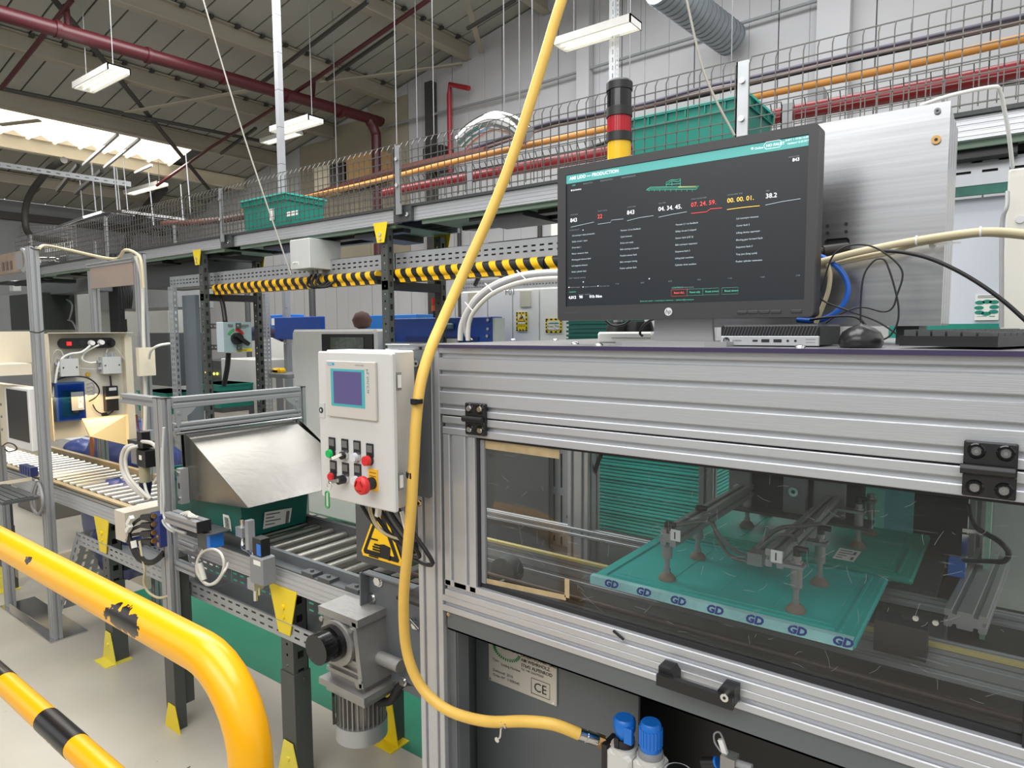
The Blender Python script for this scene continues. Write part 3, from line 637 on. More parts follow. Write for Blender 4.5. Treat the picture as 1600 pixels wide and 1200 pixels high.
q = MB()
for a0, a1, mm in ((1.75, 2.7, 1), (.5, 1.65, 0)):
    P_ = [(x1+.001, cy_+math.cos(a)*r_, cz+math.sin(a)*r_) for r_, rev in ((.085, 0), (.06, 1)) for a in ([a0+(a1-a0)*i/6 for i in range(7)] if not rev else [a1-(a1-a0)*i/6 for i in range(7)])]
    q.prism(P_, (.001, 0, 0), mm)
q.build('position_mark', [RED, mat('green_mark', (70, 150, 90), .5)], t_)
q = MB(); q.box((x1, cy_+.0, z0+.005), (x1+.0015, yb, z0+.03)); q.build('warning_label', YGUS, t_)
q = MB(); q.box((x1, ya+.03, z1-.035), (x1+.01, ya+.07, z1-.018)); q.box((x1, yb-.1, z1-.035), (x1+.01, yb-.03, z1-.02)); q.build('latch', INKG, t_)
q = MB()
for zz in (PY(330, 510, 3.1).z, PY(330, 543, 3.1).z): q.perf((XT+.03, 3.1, zz-.02), X1, Z1, .5, .045, [(.016, .03)], .06, .03); q.box((XT+.03, 3.104, zz-.02), (XT+.53, 3.14, zz-.015))
q.build('slotted_bar', LEGM, t_)
q = MB(); q.tube([PY(341, 455, 3.2), PY(348, 475, 3.15), PY(352, 503, 3.1)], .02, 8); q.tube([PY(357, 552, 3.1), PY(355, 575, 3.1), PY(350, 602, 3.1)], .022, 8); q.build('cable', CABB, t_)
# white junction box under the overhead beam
A = PY(456, 376, 3.0); B = PY(488, 419, 3.0)
t_ = thing('junction_box', 'light grey square junction box hanging under the overhead conveyor beam', 'box', (A.x, 3.0, B.z))
q = MB(); q.bbox((A.x, 2.98, B.z), (B.x, 3.26, A.z), .004); q.build('body', LGR, t_)
q = MB(); q.box((A.x+.03, 2.979, B.z+.03), (A.x+.1, 2.98, B.z+.055)); q.text('E-BOX', (A.x+.035, 2.978, B.z+.034), X1, Z1, .02, 1); q.build('label', [PAPER, INK], t_)
q = MB()
for i in range(3): xx = A.x+.09+i*.05; q.cyl((xx, 3.1, B.z), (xx, 3.1, B.z-.03), .016, 10)
q.build('cable_gland', CABG, t_)
q = MB()
for i in range(3): xx = A.x+.09+i*.05; q.tube([(xx, 3.1, B.z-.03), (xx+.01, 3.05, B.z-.11), (xx+.09, 3.08, B.z-.13), (xx+.14, 3.15, B.z-.06), (xx+.13, 3.2, B.z+.02)], .009, 6)
q.build('cable', RUB, t_)
# perforated tray with hazard guard below the overhead conveyor
t_ = thing('guard_tray', 'long perforated galvanised tray with a yellow and black foam guard below it', 'tray', (-4, 3.17, 2.2))
xa, xb = -6.42, -1.2
for a, b in ((xa, XT-.04), (XT-.04, PY(598, 370, 3.05).x), (PY(598, 370, 3.05).x, xb)):
    q = MB(); q.perf((a, 3.16, 2.24), X1, Z1, b-a-.01, .11, [(.035, .045), (.065, .075)], .058, .03); q.box((a, 3.16, 2.348), (b-.01, 3.3, 2.35)); q.box((a, 3.16, 2.24), (b-.01, 3.3, 2.243)); q.box((a, 3.3, 2.24), (b-.01, 3.303, 2.35)); q.build('tray_length', STEEL, t_)
for a, b in ((PY(328, 440, 3.1).x, PY(583, 418, 3.1).x), (PY(611, 416, 3.1).x, PY(846, 405, 3.1).x), (PY(848, 405, 3.1).x, xb)):
    q = MB(); q.cyl((a, 3.15, 2.205), (b, 3.15, 2.205), .036, 14); q.box((a, 3.13, 2.15), (b, 3.2, 2.175)); q.build('foam_guard', STRIPE, t_)
# upright and panel at the left end of the tray
t_ = thing('tray_upright', 'slotted galvanised upright with a wide grey steel panel at the left end of the tray', 'upright', (-6.3, 3.1, 0))
A = PY(262, 450, 3.12)
q = MB(); q.perf((A.x-.0, 3.12, .3), Z1, X1, 1.95, .09, [(.02, .03), (.055, .065)], .05, .028); q.perf((A.x+.09, 3.12, .3), Z1, Y1, 1.95, .04, [(.012, .026)], .06, .03); q.build('slotted_angle', STEEL, t_)
B = PY(300, 455, 3.2)
q = MB(); q.box((A.x+.1, 3.2, .9), (PY(306, 500, 3.2).x, 3.24, 2.17)); q.build('panel', mat('blue_grey_panel', (112, 121, 126), .5, .2, .06, 3), t_)
# right hand higher tray at the right edge of the frame
t_ = thing('wall_tray', 'perforated galvanised tray above a worn green strip at the right edge behind the metal box', 'tray', (-.1, 3.2, 2.3))
q = MB(); zt = PY(1499, 258, 3.2).z; zb = PY(1498, 292, 3.2).z; q.perf((-.6, 3.2, zb), X1, Z1, 1.1, zt-zb, [(.045, .055), (.083, .093)], .085, .05, off=.03); q.box((-.6, 3.2, zt), (.5, 3.4, zt+.012)); q.box((-.6, 3.215, zb+.02), (.5, 3.22, zt), 1); q.build('tray_length', [STEEL, BLK], t_)  # black sheet added behind the slots to make them dark
q = MB(); zc = PY(1498, 307, 3.2).z; q.box((-.6, 3.205, zc), (.5, 3.22, zb)); q.build('green_strip', mat('worn_green_paint', (60, 122, 108), .6, 0, .3, 12), t_)
q = MB(); zc2 = PY(1500, 232, 3.25).z; q.box((-.6, 3.3, zt+.012), (.5, 3.32, zt+.12)); q.build('pale_green_plate', PGREEN, t_)
# white wall panel, poster and cream cabinet at the right edge
q = MB(); q.box((-.42, 3.26, .3), (.3, 3.3, zc-.003)); t_ = thing('panel_partition', 'pale grey panel partition behind the desk with a poster on it', 'partition', (-.1, 3.26, .3)); q.build('panel', mat('pale_blue_white_paint', (206, 210, 220), .5, 0, .04, 3), t_)
q = MB(); q.box((-.43, 3.25, 1.2), (.3, 3.262, PY(1500, 506, 3.25).z)); q.build('teal_base', TEAL, t_)
A = PY(1524, 460, 3.24); B = PY(1560, 500, 3.24)
t_ = thing('poster', 'small white poster with a ring of green ovals on the pale partition', 'poster', (A.x, 3.25, B.z))
q = MB(); q.box((A.x, 3.249, B.z), (B.x, 3.255, A.z)); q.build('sheet', PAPER, t_)
q = MB(); w_ = B.x-A.x; h_ = A.z-B.z
for (u_, v_) in ((.2, .68), (.5, .71), (.78, .69), (.17, .48), (.8, .5), (.2, .3), (.78, .32), (.48, .25)):
    c = V((A.x+w_*u_, 3.248, B.z+h_*v_)); q.add([c+V((math.cos(a)*.016, 0, math.sin(a)*.008)) for a in [i*math.pi/6 for i in range(12)]], [tuple(range(12))], 0)
for v_ in (.92, .86): q.box((A.x+w_*.1, 3.2485, B.z+h_*v_), (A.x+w_*.85, 3.249, B.z+h_*v_+.003), 1)
q.box((A.x+w_*.1, 3.2485, B.z+h_*.14), (A.x+w_*.5, 3.249, B.z+h_*.155), 1); q.box((A.x+w_*.62, 3.2485, B.z+h_*.13), (A.x+w_*.85, 3.249, B.z+h_*.16), 0)
q.build('print', [TEAL, INKG], t_)
t_ = thing('cream_cabinet', 'cream metal cabinet cut by the right edge of the picture', 'cabinet', (.2, 2.6, .5))
A = PY(1576, 265, 2.6); q = MB(); q.bbox((A.x, 2.6, .5), (A.x+.6, 2.9, A.z), .004); q.build('body', mat('cream_grey_paint', (208, 206, 196), .5, 0, .04, 4), t_)
c = PY(1594, 343, 2.6); q = MB(); q.cyl(c, c+V((0, -.006, 0)), .012, 10); q.build('screw', CHROME, t_)
q = MB(); q.tube([PY(1438, 165, 2.3), PY(1486, 149, 2.3), PY(1550, 136, 2.35), PY(1562, 142, 2.4), PY(1570, 175, 2.45), PY(1577, 215, 2.5), PY(1582, 262, 2.58)], .0055, 6)
solo(q, 'white_hook_cable', WPL, 'white cable arching from behind the metal box down to the cream cabinet', 'cable')
q = MB(); q.tube([PY(1574, 300, 2.55), PY(1573, 322, 2.5), PY(1566, 350, 2.5), PY(1565, 440, 2.5), PY(1565, 512, 2.5)], .006, 6)
solo(q, 'grey_drop_cable', CABG, 'grey cable hanging along the left edge of the cream cabinet', 'cable')
# white cable column hanging from the roof
A = PY(438, 200, 4.3); t_ = thing('cable_column', 'tall white segmented cable column from the roof to the packing area', 'column', (A.x, 4.3, .9))
z = .95
while z < 6.3:
    q = MB(); q.box((A.x-.03, 4.27, z), (A.x+.03, 4.33, z+.372)); q.build('trunking_segment', mat('pale_grey_trunking', (146, 148, 152), .4), t_)
    z += .376
q = MB(); q.box((A.x-.01, 4.29, 0), (A.x+.01, 4.31, 6.3)); q.build('core', INKG, t_)
# slotted steel upright behind the trestles
A = PY(411, 460, 3.9); q = MB(); q.perf((A.x-.03, 3.9, 0), Z1, X1, PY(411, 459, 3.9).z, .06, [(.012, .022), (.038, .048)], .04, .016); q.perf((A.x+.03, 3.9, 0), Z1, Y1, PY(411, 459, 3.9).z, .05, [(.02, .03)], .04, .016)
solo(q, 'slotted_upright', STEEL, 'free standing slotted galvanised upright behind the isolator switch', 'upright')
# beige pipe, dark poles near the wall
for i, (xx, ya, yb, Yv, r_, mm) in enumerate(((319, 455, 520, 5.4, .03, mat('salmon_pipe', (188, 150, 124), .6)), (386, 455, 600, 4.9, .035, DK), (487, 440, 500, 6.6, .05, DK))):
    q = MB(); a = PY(xx, ya, Yv); q.cyl(a, (a.x, a.y, 0), r_, 8); solo(q, 'standing_pipe', mm, ['beige vertical pipe seen left of the left trestle', 'dark vertical pole right of the left trestle', 'dark vertical pole behind the junction box cables', 'thin grey rod behind the left mesh guard'][i], 'pipe')
# ================================================================ BACKGROUND MACHINES
def cab(name, lab, x0, x1, y0, y1, z0, z1, mm, cat='cabinet', nb='body', r_=.006):
    t_ = thing(name, lab, cat, ((x0+x1)/2, (y0+y1)/2, z0)); q = MB(); q.bbox((x0, y0, z0), (x1, y1, z1), r_); q.build(nb, mm, t_); return t_
def at(x, y, Yv): return PY(x, y, Yv)
# white control cabinets
A = at(720, 455, 4.2); Bx = [at(720, 455, 4.2).x, at(762, 455, 4.2).x, at(801, 450, 4.2).x, at(843, 448, 4.2).x, at(888, 447, 4.2).x]
t_ = thing('control_cabinet', 'row of white electrical cabinet doors with warning signs behind the machine', 'cabinet', (A.x, 4.2, 0))
q = MB(); q.box((Bx[0], 4.22, 0), (Bx[4], 4.7, 2.15)); q.build('body', WHT, t_)
for i in range(4):
    q = MB(); q.bbox((Bx[i]+.004, 4.195, .1), (Bx[i+1]-.004, 4.218, 2.14), .004); q.build('door', mat('cabinet_white', (226, 227, 226), .45, 0, .02, 3), t_)
for (px_, py_) in ((739, 469), (821, 467)):
    c = at(px_, py_, 4.19); q = MB(); q.box((c.x-.05, 4.185, c.z-.06), (c.x+.05, 4.195, c.z+.06)); q.build('handle_recess', mat('beige_plastic', (196, 194, 176), .5), t_)
c = at(789, 461, 4.19); q = MB(); q.text('F01', (c.x, 4.19, c.z), X1, Z1, .07); q.build('lettering', INKG, t_)
q = MB(); q.perf((Bx[0]-.1, 4.3, 2.15), X1, Z1, Bx[4]-Bx[0]+1.1, .09, [(.03, .04), (.06, .07)], .03, .014); q.box((Bx[0]-.1, 4.31, 2.15), (Bx[4]+1, 4.33, 2.23)); q.build('cable_tray', STEEL, t_)
q = MB(); q.tube([at(742, 446, 4.3), at(752, 428, 4.3), at(768, 426, 4.3), at(800, 438, 4.3)], .02, 6); q.build('cable', CABB, t_)
def sign(lab, x0, y0, x1, y1, Yv, kind):
    a, b = at(x0, y0, Yv), at(x1, y1, Yv); W_, H_ = b.x-a.x, a.z-b.z; t_ = thing('warning_sign', lab, 'sign', (a.x, Yv, b.z))
    q = MB(); q.box((a.x, Yv-.004, b.z), (b.x, Yv, a.z)); q.build('plate', YGUS, t_)
    q = MB(); n = 7
    for i in range(n):
        if i % 2 == 0: q.box((a.x+W_*i/n, Yv-.0045, a.z-.012), (a.x+W_*(i+1)/n, Yv-.004, a.z)); q.box((a.x+W_*i/n, Yv-.0045, b.z), (a.x+W_*(i+1)/n, Yv-.004, b.z+.012))
    for i in range(9):
        if i % 2: q.box((a.x, Yv-.0045, b.z+H_*i/9), (a.x+.012, Yv-.004, b.z+H_*(i+1)/9)); q.box((b.x-.012, Yv-.0045, b.z+H_*i/9), (b.x, Yv-.004, b.z+H_*(i+1)/9))
    q.build('border_stripe', INK, t_)
    q = MB(); cx = a.x+W_/2
    if kind == 0:
        q.box((a.x+.02, Yv-.006, b.z+H_*.38), (b.x-.02, Yv-.0045, a.z-.02), 0); zc = b.z+H_*.66; r_ = W_*.34
        q.prism([(cx-r_, Yv-.0062, zc-r_*.7), (cx+r_, Yv-.0062, zc-r_*.7), (cx, Yv-.0062, zc+r_)], (0, -.001, 0), 1); q.prism([(cx-r_*.78, Yv-.0073, zc-r_*.58), (cx+r_*.78, Yv-.0073, zc-r_*.58), (cx, Yv-.0073, zc+r_*.74)], (0, -.001, 0), 2)
        q.prism([(cx+.012, Yv-.0084, zc+r_*.45), (cx-.02, Yv-.0084, zc-.0), (cx-.002, Yv-.0084, zc), (cx-.012, Yv-.0084, zc-r_*.45), (cx+.02, Yv-.0084, zc+.015), (cx+.002, Yv-.0084, zc+.015)], (0, -.001, 0), 1)
        q.text('DANGER 400 V', (cx, Yv-.005, b.z+H_*.24), X1, Z1, W_*.13, 1, 'CENTER')
    else:
        q.box((a.x+.018, Yv-.006, b.z+.018), (b.x-.018, Yv-.0045, a.z-.018), 0); q.box((a.x+.025, Yv-.007, b.z+H_*.62), (b.x-.025, Yv-.006, a.z-.03), 3)
        q.text('SAFETY', (cx, Yv-.0075, b.z+H_*.68), X1, Z1, W_*.2, 0, 'CENTER', .01)
        q.text('Keep This', (cx, Yv-.0075, b.z+H_*.38), X1, Z1, W_*.18, 1, 'CENTER'); q.text('Area Clear', (cx, Yv-.0075, b.z+H_*.14), X1, Z1, W_*.18, 1, 'CENTER')
    q.build('print', [PAPER, INK, YEL, TEAL], t_)
sign('tall yellow electrical danger sign with a lightning triangle on the cabinet', 807, 488, 824, 517, 4.19, 0)
sign('square SAFETY Keep This Area Clear sign on the cabinet left of the monitor', 853, 498, 878, 520, 4.19, 1)
# upper right: grey frames between guard tray and slider
q = MB(); q.box(at(861, 318, 5), (at(893, 400, 5).x, 5.1, .2)); solo(q, 'tall_white_column', WHT, 'tall white boxed column just left of the monitor behind the tray', 'column')
q = MB(); q.box(at(763, 379, 3.4), (at(873, 372, 3.4).x, 3.44, at(763, 384, 3.4).z)); solo(q, 'black_bar', BLK, 'black flat bar above the perforated tray left of the monitor', 'bar')
# blue machine behind the control box
a, b = at(604, 498, 3.75), at(768, 498, 3.75)
t_ = cab('blue_machine', 'dark blue machine housing behind the yellow hose', a.x, b.x, 3.75, 3.88, .3, a.z, BLUE, 'machine')
q = MB(); q.box((b.x+.002, 3.76, .4), (b.x+.02, 3.88, a.z-.01)); q.build('side_panel', LGR, t_)
c = at(701, 505, 3.74); d_ = at(709, 515, 3.74); q = MB(); q.bbox((c.x-.06, 3.66, d_.z), (d_.x+.0, 3.75, c.z), .01); q.build('handle', mat('grey_green_metal', (120, 140, 140), .5, .3), t_)
q = MB()
for (u_, v_) in ((763, 500), (763, 514), (762, 525), (615, 530)): c = at(u_, v_, 3.745); q.cyl(c, c+V((0, -.01, 0)), .012, 8)
q.build('screw', CHROME, t_)
c = at(633, 526, 3.74); q = MB(); q.box((c.x, 3.742, .5), (b.x-.12, 3.749, c.z)); q.build('recess_panel', mat('deep_blue_paint', (16, 44, 108), .5), t_)
c, d_ = at(684, 529, 3.72), at(714, 539, 3.72); q = MB(); q.box((c.x, 3.72, d_.z), (d_.x, 3.74, c.z)); q.build('display_strip', LGR, t_)
a, b = at(428, 496, 4.2), at(501, 515, 4.2); cab('blue_crate', 'dark blue crate behind the white cable column', a.x, b.x, 4.2, 4.26, b.z-.1, a.z, BLUE, 'crate')
a, b = at(566, 493, 4.6), at(650, 500, 4.6); cab('blue_bench_top', 'bright blue box top behind the right trestle', a.x, b.x, 4.6, 4.9, b.z-.5, a.z, mat('mid_blue_paint', (36, 104, 176), .5), 'crate')
a, b = at(422, 492, 4.4), at(452, 512, 4.4)
t_ = cab('blue_printer', 'small blue device with a white label left of the cable column', a.x, b.x, 4.4, 4.6, b.z, a.z, BLUEB, 'device'); q = MB(); q.box((a.x+.03, 4.395, b.z+.03), (a.x+.1, 4.4, a.z-.04)); q.build('label', PAPER, t_)
# stack light red/orange small
c = at(682, 486, 4.0); t_ = thing('small_stack_light', 'small red and orange signal light behind the yellow hose', 'signal light', c)
z = c.z; q = MB(); q.cyl(c-V((0, 0, .08)), c, .03, 12); q.build('base', BLK, t_); q = MB(); q.cyl(c, c+V((0, 0, .045)), .04, 14); q.build('orange_lens', mat('orange_lens', (230, 104, 40), .3), t_)
q = MB(); q.cyl(c+V((0, 0, .05)), c+V((0, 0, .1)), .04, 14); q.build('red_lens', RED, t_)
# white wrapping machine with a dark window
a, b = at(455, 515, 3.6), at(587, 517, 3.6)
t_ = thing('wrapping_machine', 'white wrapping machine with vents and a dark window behind the control box', 'machine', (a.x, 3.6, 0))
q = MB(); q.bbox((a.x, 3.6, .2), (b.x-.0, 4.2, a.z), .02); q.build('body', mat('machine_white', (212, 212, 208), .45, 0, .03, 4), t_)
c, d_ = at(503, 522, 3.59), at(583, 548, 3.59); q = MB(); q.box((c.x, 3.585, d_.z-.06), (d_.x, 3.6, c.z)); q.build('window_frame', BLK, t_)
c, d_ = at(516, 527, 3.58), at(568, 546, 3.58); q = MB(); q.box((c.x, 3.58, d_.z), (d_.x, 3.585, c.z)); q.build('window_pane', mat('murky_window', (84, 92, 84), .2, 0, .4, 30), t_)
q = MB()
for i in range(12): c = at(515+i*5.5, 513+.35*i*0, 3.7); q.box((c.x, 3.63+.0, a.z), (c.x+.03, 3.75, a.z+.003))
q.build('vent_slot', INKG, t_)
# more background: white cabinets, packing tables, computer
def cabpx(name, lab, x0, y0, x1, y1, Yv, dpt, mm, cat, zb=None):
    a, b = at(x0, y0, Yv), at(x1, y0, Yv); zb = at(x0, y1, Yv).z if zb is None else zb; return cab(name, lab, a.x, b.x, Yv, Yv+dpt, zb, a.z, mm, cat)
cabpx('white_machine_cover', 'white curved machine cover behind the isolator switch', 345, 560, 412, 622, 4.3, .5, WHT, 'machine')
cabpx('white_cupboard', 'white cupboard right of the slotted upright', 392, 528, 447, 640, 5.0, .6, WHT, 'cupboard')
cabpx('pale_cupboard', 'pale grey tall cupboard beside the cable column', 447, 516, 497, 680, 4.5, .5, mat('pale_grey_paint', (204, 204, 206), .5), 'cupboard')
t_ = cabpx('grey_workbench', 'grey workbench with a yellow cloth seen through the frames', 420, 583, 448, 590, 3.9, .4, MGR, 'bench'); q = MB(); c = at(436, 578, 4.0); q.bbox(c-V((.07, .05, .04)), c+V((.07, .05, .02)), .02); q.build('yellow_cloth', YEL, t_)
q = MB(); a = at(431, 590, 4.1); q.box((a.x, 4.1, 0), (a.x+.05, 4.15, a.z)); q.build('leg', MGR, t_)
c = at(420, 520, 4.6); q = MB(); q.tube([at(394, 523, 4.6), at(405, 518, 4.6), at(425, 517, 4.6), at(444, 524, 4.6)], .08, 10)
solo(q, 'dark_coat', mat('dark_violet_cloth', (44, 40, 70), .8), 'dark violet coat lying on the white cupboard', 'coat')
c = at(566, 511, 4.0); c.z = at(455, 515, 3.6).z+.08; q = MB(); q.lathe(c-V((0, 0, .08)), Z1, [(0, .02), (.02, .07), (.08, .09), (.14, .06), (.16, .01)], 12); solo(q, 'brown_hat', mat('brown_cloth', (78, 52, 48), .8), 'round brown hat shape behind the wrapping machine', 'hat')
for i, (x0, y0, x1, y1) in enumerate(((215, 610, 262, 650), (302, 598, 345, 645))):
    t_ = thing('tote_stack', ['stack of teal trays behind the scanner frame', 'stack of teal trays between panel and trestle'][i], 'trays', at(x0, y1, 3.9))
    a, b = at(x0, y0, 3.9), at(x1, y1, 3.9)
    for j in range(3):
        z1 = a.z-j*.09; q = MB(); q.bbox((a.x, 3.9, z1-.08), (b.x, 4.3, z1), .008); q.box((a.x-.01, 3.885, z1-.015), (b.x+.01, 4.31, z1)); q.build('tray', [TEAL, TEALD][j % 2], t_)
cabpx('dark_shelf_unit', 'dark shelf unit with parts seen left of the grey panel', 222, 520, 262, 600, 3.75, .4, DK, 'shelf')
t_ = cabpx('white_shelf', 'white topped shelf left of the grey panel', 222, 524, 258, 530, 4.35, .1, WHT, 'shelf')
c = at(258, 545, 4.2); q = MB(); q.bbox(c-V((.05, .05, .2)), c+V((.05, .05, .1)), .02); solo(q, 'hi_vis_vest', mat('hi_vis_yellow', (206, 226, 40), .6), 'bright yellow vest hanging left of the slotted upright', 'vest')
t_ = thing('parts_on_shelf', 'row of small red parts on the dark shelf', 'parts', at(222, 570, 4.35))
for i in range(6): c = at(228+i*6, 568, 4.3); q = MB(); q.lathe(c-V((0, 0, .03)), Z1, [(0, .03), (.02, .04), (.05, .03), (.06, .005)], 8); q.build('part', mat('red_brown_parts', (168, 84, 66), .6) if i != 4 else RED, t_)
cabpx('dark_far_unit', 'dark equipment unit with glowing lights behind the left trestle', 306, 562, 344, 640, 4.8, .4, DK, 'equipment')
for (px_, py_, cc) in ((322, 583, (255, 180, 80)), (335, 584, (235, 240, 90)), (340, 584, (235, 240, 90))):
    c = at(px_, py_, 4.78); q = MB(); q.cyl(c, c-V((0, .01, 0)), .03 if px_ == 322 else .018, 10); solo(q, 'indicator_light', mat('glow_%d' % px_, cc, .4, 0, 0, emis=cc, es=2.5), {322: 'glowing orange light behind the left trestle', 335: 'left one of the two yellow glowing lights', 340: 'right one of the two yellow glowing lights'}[px_], 'light')
q = MB(); c = at(512, 785, 4.4)
TF = tote('tote', 'teal tote with a white label standing on the floor right of the hood', at(486, 790, 4.9).x, at(514, 790, 4.9).x, 4.9, 5.3, 0, .32)
q = MB(); A = PZ(430, 792, .006); q.tube([PZ(480, 800, .006), PZ(500, 792, .006), PZ(503, 800, .006), PZ(488, 806, .006), PZ(470, 804, .006)], .006, 5); q.tube([PZ(480, 790, .006), PZ(520, 792, .006), PZ(545, 798, .006), PZ(560, 796, .006)], .006, 5)
solo(q, 'floor_cable', CABG, 'thin grey cable lying in loops on the floor behind the control box', 'cable')
# far left: grey machinery behind the scanner frame
cabpx('dark_machine_hood', 'dark grey sloping machine hood at the far left behind the frames', 62, 420, 142, 462, 3.7, .25, GREYP, 'machine')
t_ = cabpx('dark_window_machine', 'dark tinted machine door at the far left behind the frame', 14, 462, 66, 516, 3.6, .4, mat('dark_green_tint', (44, 50, 46), .3), 'machine')
cabpx('pale_machine_panel', 'pale grey machine panel with a coiled cable between the left frames', 66, 458, 120, 520, 4.0, .5, LGR, 'machine')
cabpx('grey_press_body', 'grey machine body behind the right post of the scanner frame', 148, 442, 262, 486, 4.2, .6, MGR, 'machine')
t_ = cabpx('grey_bench_unit', 'pale grey bench unit with a dark opening between the left frames', 148, 484, 262, 640, 5.1, .5, LGR, 'machine')
a, b = at(155, 500, 5.08), at(197, 518, 5.08); q = MB(); q.box((a.x, 5.08, b.z), (b.x, 5.1, a.z)); q.build('opening', BLK, t_)
cabpx('black_machine_post', 'black upright post inside the left frames', 168, 440, 183, 516, 4.1, .08, BLK, 'post', 0)
t_ = thing('dark_duct_block', 'dark steel block under the left end of the overhead conveyor', 'machine', at(240, 400, 3.4)); a, b = at(232, 402, 3.3), at(320, 442, 3.3); q = MB(); q.box((a.x-.3, 3.3, b.z), (b.x, 3.8, a.z-.02)); q.build('body', DK, t_)
q = MB(); q.tube([at(120, 517, 3.9), at(112, 502, 3.9), at(95, 498, 3.9), at(88, 485, 3.9), at(92, 470, 3.9), at(104, 468, 3.9), at(113, 478, 3.9), at(108, 500, 3.9)], .012, 6); solo(q, 'coiled_cable', CABG, 'looped grey cable on the pale machine between the left posts', 'cable')
q = MB()
for i in range(5): q.tube([at(186+i*4, 436, 4.0), at(190+i*4, 460, 4.0), at(192+i*3, 482, 4.0)], .014, 6)
solo(q, 'hanging_cable_bunch', CABB, 'bunch of black cables hanging beside the right post of the left frame', 'cables')
c = at(17, 445, 3.5); q = MB(); q.bbox((c.x-.08, 3.5, c.z-.1), (c.x+.1, 3.6, c.z+.06), .01); t_ = solo(q, 'grey_sensor_box', LGR, 'small light grey box at the far left edge under the film roll', 'box')
q = MB(); q.cyl(at(60, 408, 3.2), at(86, 408, 3.4), .05, 14); q.cyl(at(86, 408, 3.4), at(112, 412, 3.5), .04, 12); solo(q, 'chrome_roll', CHROME, 'shiny metal roller end behind the left post', 'roller')
c = at(112, 411, 3.4); q = MB(); q.bbox(c-V((.12, .1, .1)), c+V((.15, .1, .09)), .02); solo(q, 'roller_motor', DK, 'dark motor block at the end of the shiny roller', 'motor')
# ================================================================ ROLLER CONVEYOR
YN, YF = 1.514, 1.99           # outer faces of the near and far side beams
RC = thing('roller_conveyor', 'long roller conveyor with aluminium side beams leading into the lidding machine', 'conveyor', (-4, 1.75, 0))
for ya in (YN+.015, YF-.015):
    for xa, xb in ((-6.6, -3.12), (-3.12, -2.42), (-2.42, -1.72)):
        q = MB(); q.alu((xa, ya, .849), (xb-.003, ya, .849), .03, .085, 1, 4, sl=.003, dp=.0015); q.build('side_beam', ALU, RC)
q = MB(); q.box((-6.6, YN+.03, .84), (-1.45, YN+.06, .872)); q.box((-6.6, YF-.06, .84), (-1.45, YF-.03, .872)); q.box((-6.6, YN+.001, .892), (-1.75, YN+.05, .897)); q.build('channel', DK, RC)
q = MB(); q.box((-3.3, YN+.046, .872), (-1.5, YN+.064, .934)); q.build('side_guide', GREYP, RC)
q = MB(); q.box((-3.3, YF-.064, .872), (-1.5, YF-.044, .945)); q.build('side_guide', DK, RC)
q = MB(); q.box((-6.6, YN+.03, .9), (-3.3, YN+.062, .912)); q.build('edge_strip', mat('worn_edge_strip', (168, 150, 116), .6, 0, .15, 6), RC)
q = MB(); q.box((-6.6, YF-.05, .9), (-3.3, YF-.02, .945)); q.build('edge_strip', mat('worn_edge_strip', (168, 150, 116)), RC)
r0 = None
for i in range(50):
    xx = -1.62-i*.0985
    if r0 is None:
        q = MB(); q.cyl((0, YN+.066, 0), (0, YF-.066, 0), .025, 16); q.cyl((0, YF-.066, 0), (0, YF-.05, 0), .014, 8); q.cyl((0, YF-.13, 0), (0, YF-.12, 0), .0255, 16)
        r0 = q.build('roller', mat('zinc_roller', (166, 163, 155), .3, .95, .05, 10), RC, V((0, 0, 0))); rr = r0
    else: rr = r0.copy(); S.collection.objects.link(rr)
    rr.location = V((xx, 0, .897))-V((-4, 1.75, 0))
q = MB()
for i in range(50):
    xx = -1.67-i*.0985
    if i % 2 == 0 and xx > -3.1: q.cyl((xx, YN+.07, .885), (xx, YF-.09, .885), .006, 6)
b_ = q.build('drive_belt_rods', CHROME, RC); b_['kind'] = 'stuff'
for i, xx in enumerate((-2.02, -1.86, -2.12)):
    q = MB(); q.box((xx-.04, YN+.0, .894), (xx+.03, YN+.045, .91)); q.cyl((xx, YN+.02, .91), (xx, YN+.02, .918), .008, 6); q.build('bracket', DK, RC)
q = MB(); q.bar((-3.15, 1.56, .83), (-1.8, 1.56, .83), .02, .04); q.box((-3.4, 1.56, .79), (-1.7, 1.94, .797)); q.build('underside_plate', DK, RC)
# legs
def cleg(x, yv, lab, full=True):
    t_ = RC
    q = MB(); q.perf((x-.04, yv, .42), Z1, X1, .39, .08, [(.034, .044)], .045, .01); q.perf((x+.04, yv, .42), Z1, Y1, .39, .07, [(.02, .048)], .075, .03); q.perf((x-.04, yv, .42), Z1, Y1, .39, .07, [(.02, .048)], .075, .03); q.box((x-.04, yv+.066, .42), (x+.04, yv+.07, .81))
    q.box((x-.046, yv-.004, .0), (x+.046, yv+.074, .46)); q.cyl((x+.046, yv+.04, .43), (x+.056, yv+.04, .43), .008, 8)
    lg = q.build('leg', LEGM, t_)
    return lg
def ygus(x, yv):
    q = MB(); gusset(q, x, yv-.012, .815, .185, .075, .19); q.cyl((x, yv-.012, .735), (x, yv-.02, .735), .012, 8); q.cyl((x, yv-.012, .695), (x, yv-.018, .695), .009, 8)
    q.build('gusset_plate', YGUS, RC)
    q = MB(); gusset(q, x, yv-.012, 0, .165, .06, .17, -1); q.box((x-.075, yv-.06, 0), (x+.075, yv+.08, .006)); q.cyl((x, yv-.012, .1), (x, yv-.02, .1), .01, 8); q.build('foot_plate', mat('faded_yellow_paint', (230, 214, 80), .5, 0, .1, 9), RC)
for xx in (-2.285, -3.96, -5.7): cleg(xx, YN+.01, ''); ygus(xx, YN+.01)
for xx in (-2.35, -3.96): cleg(xx, YF-.1, ''); 
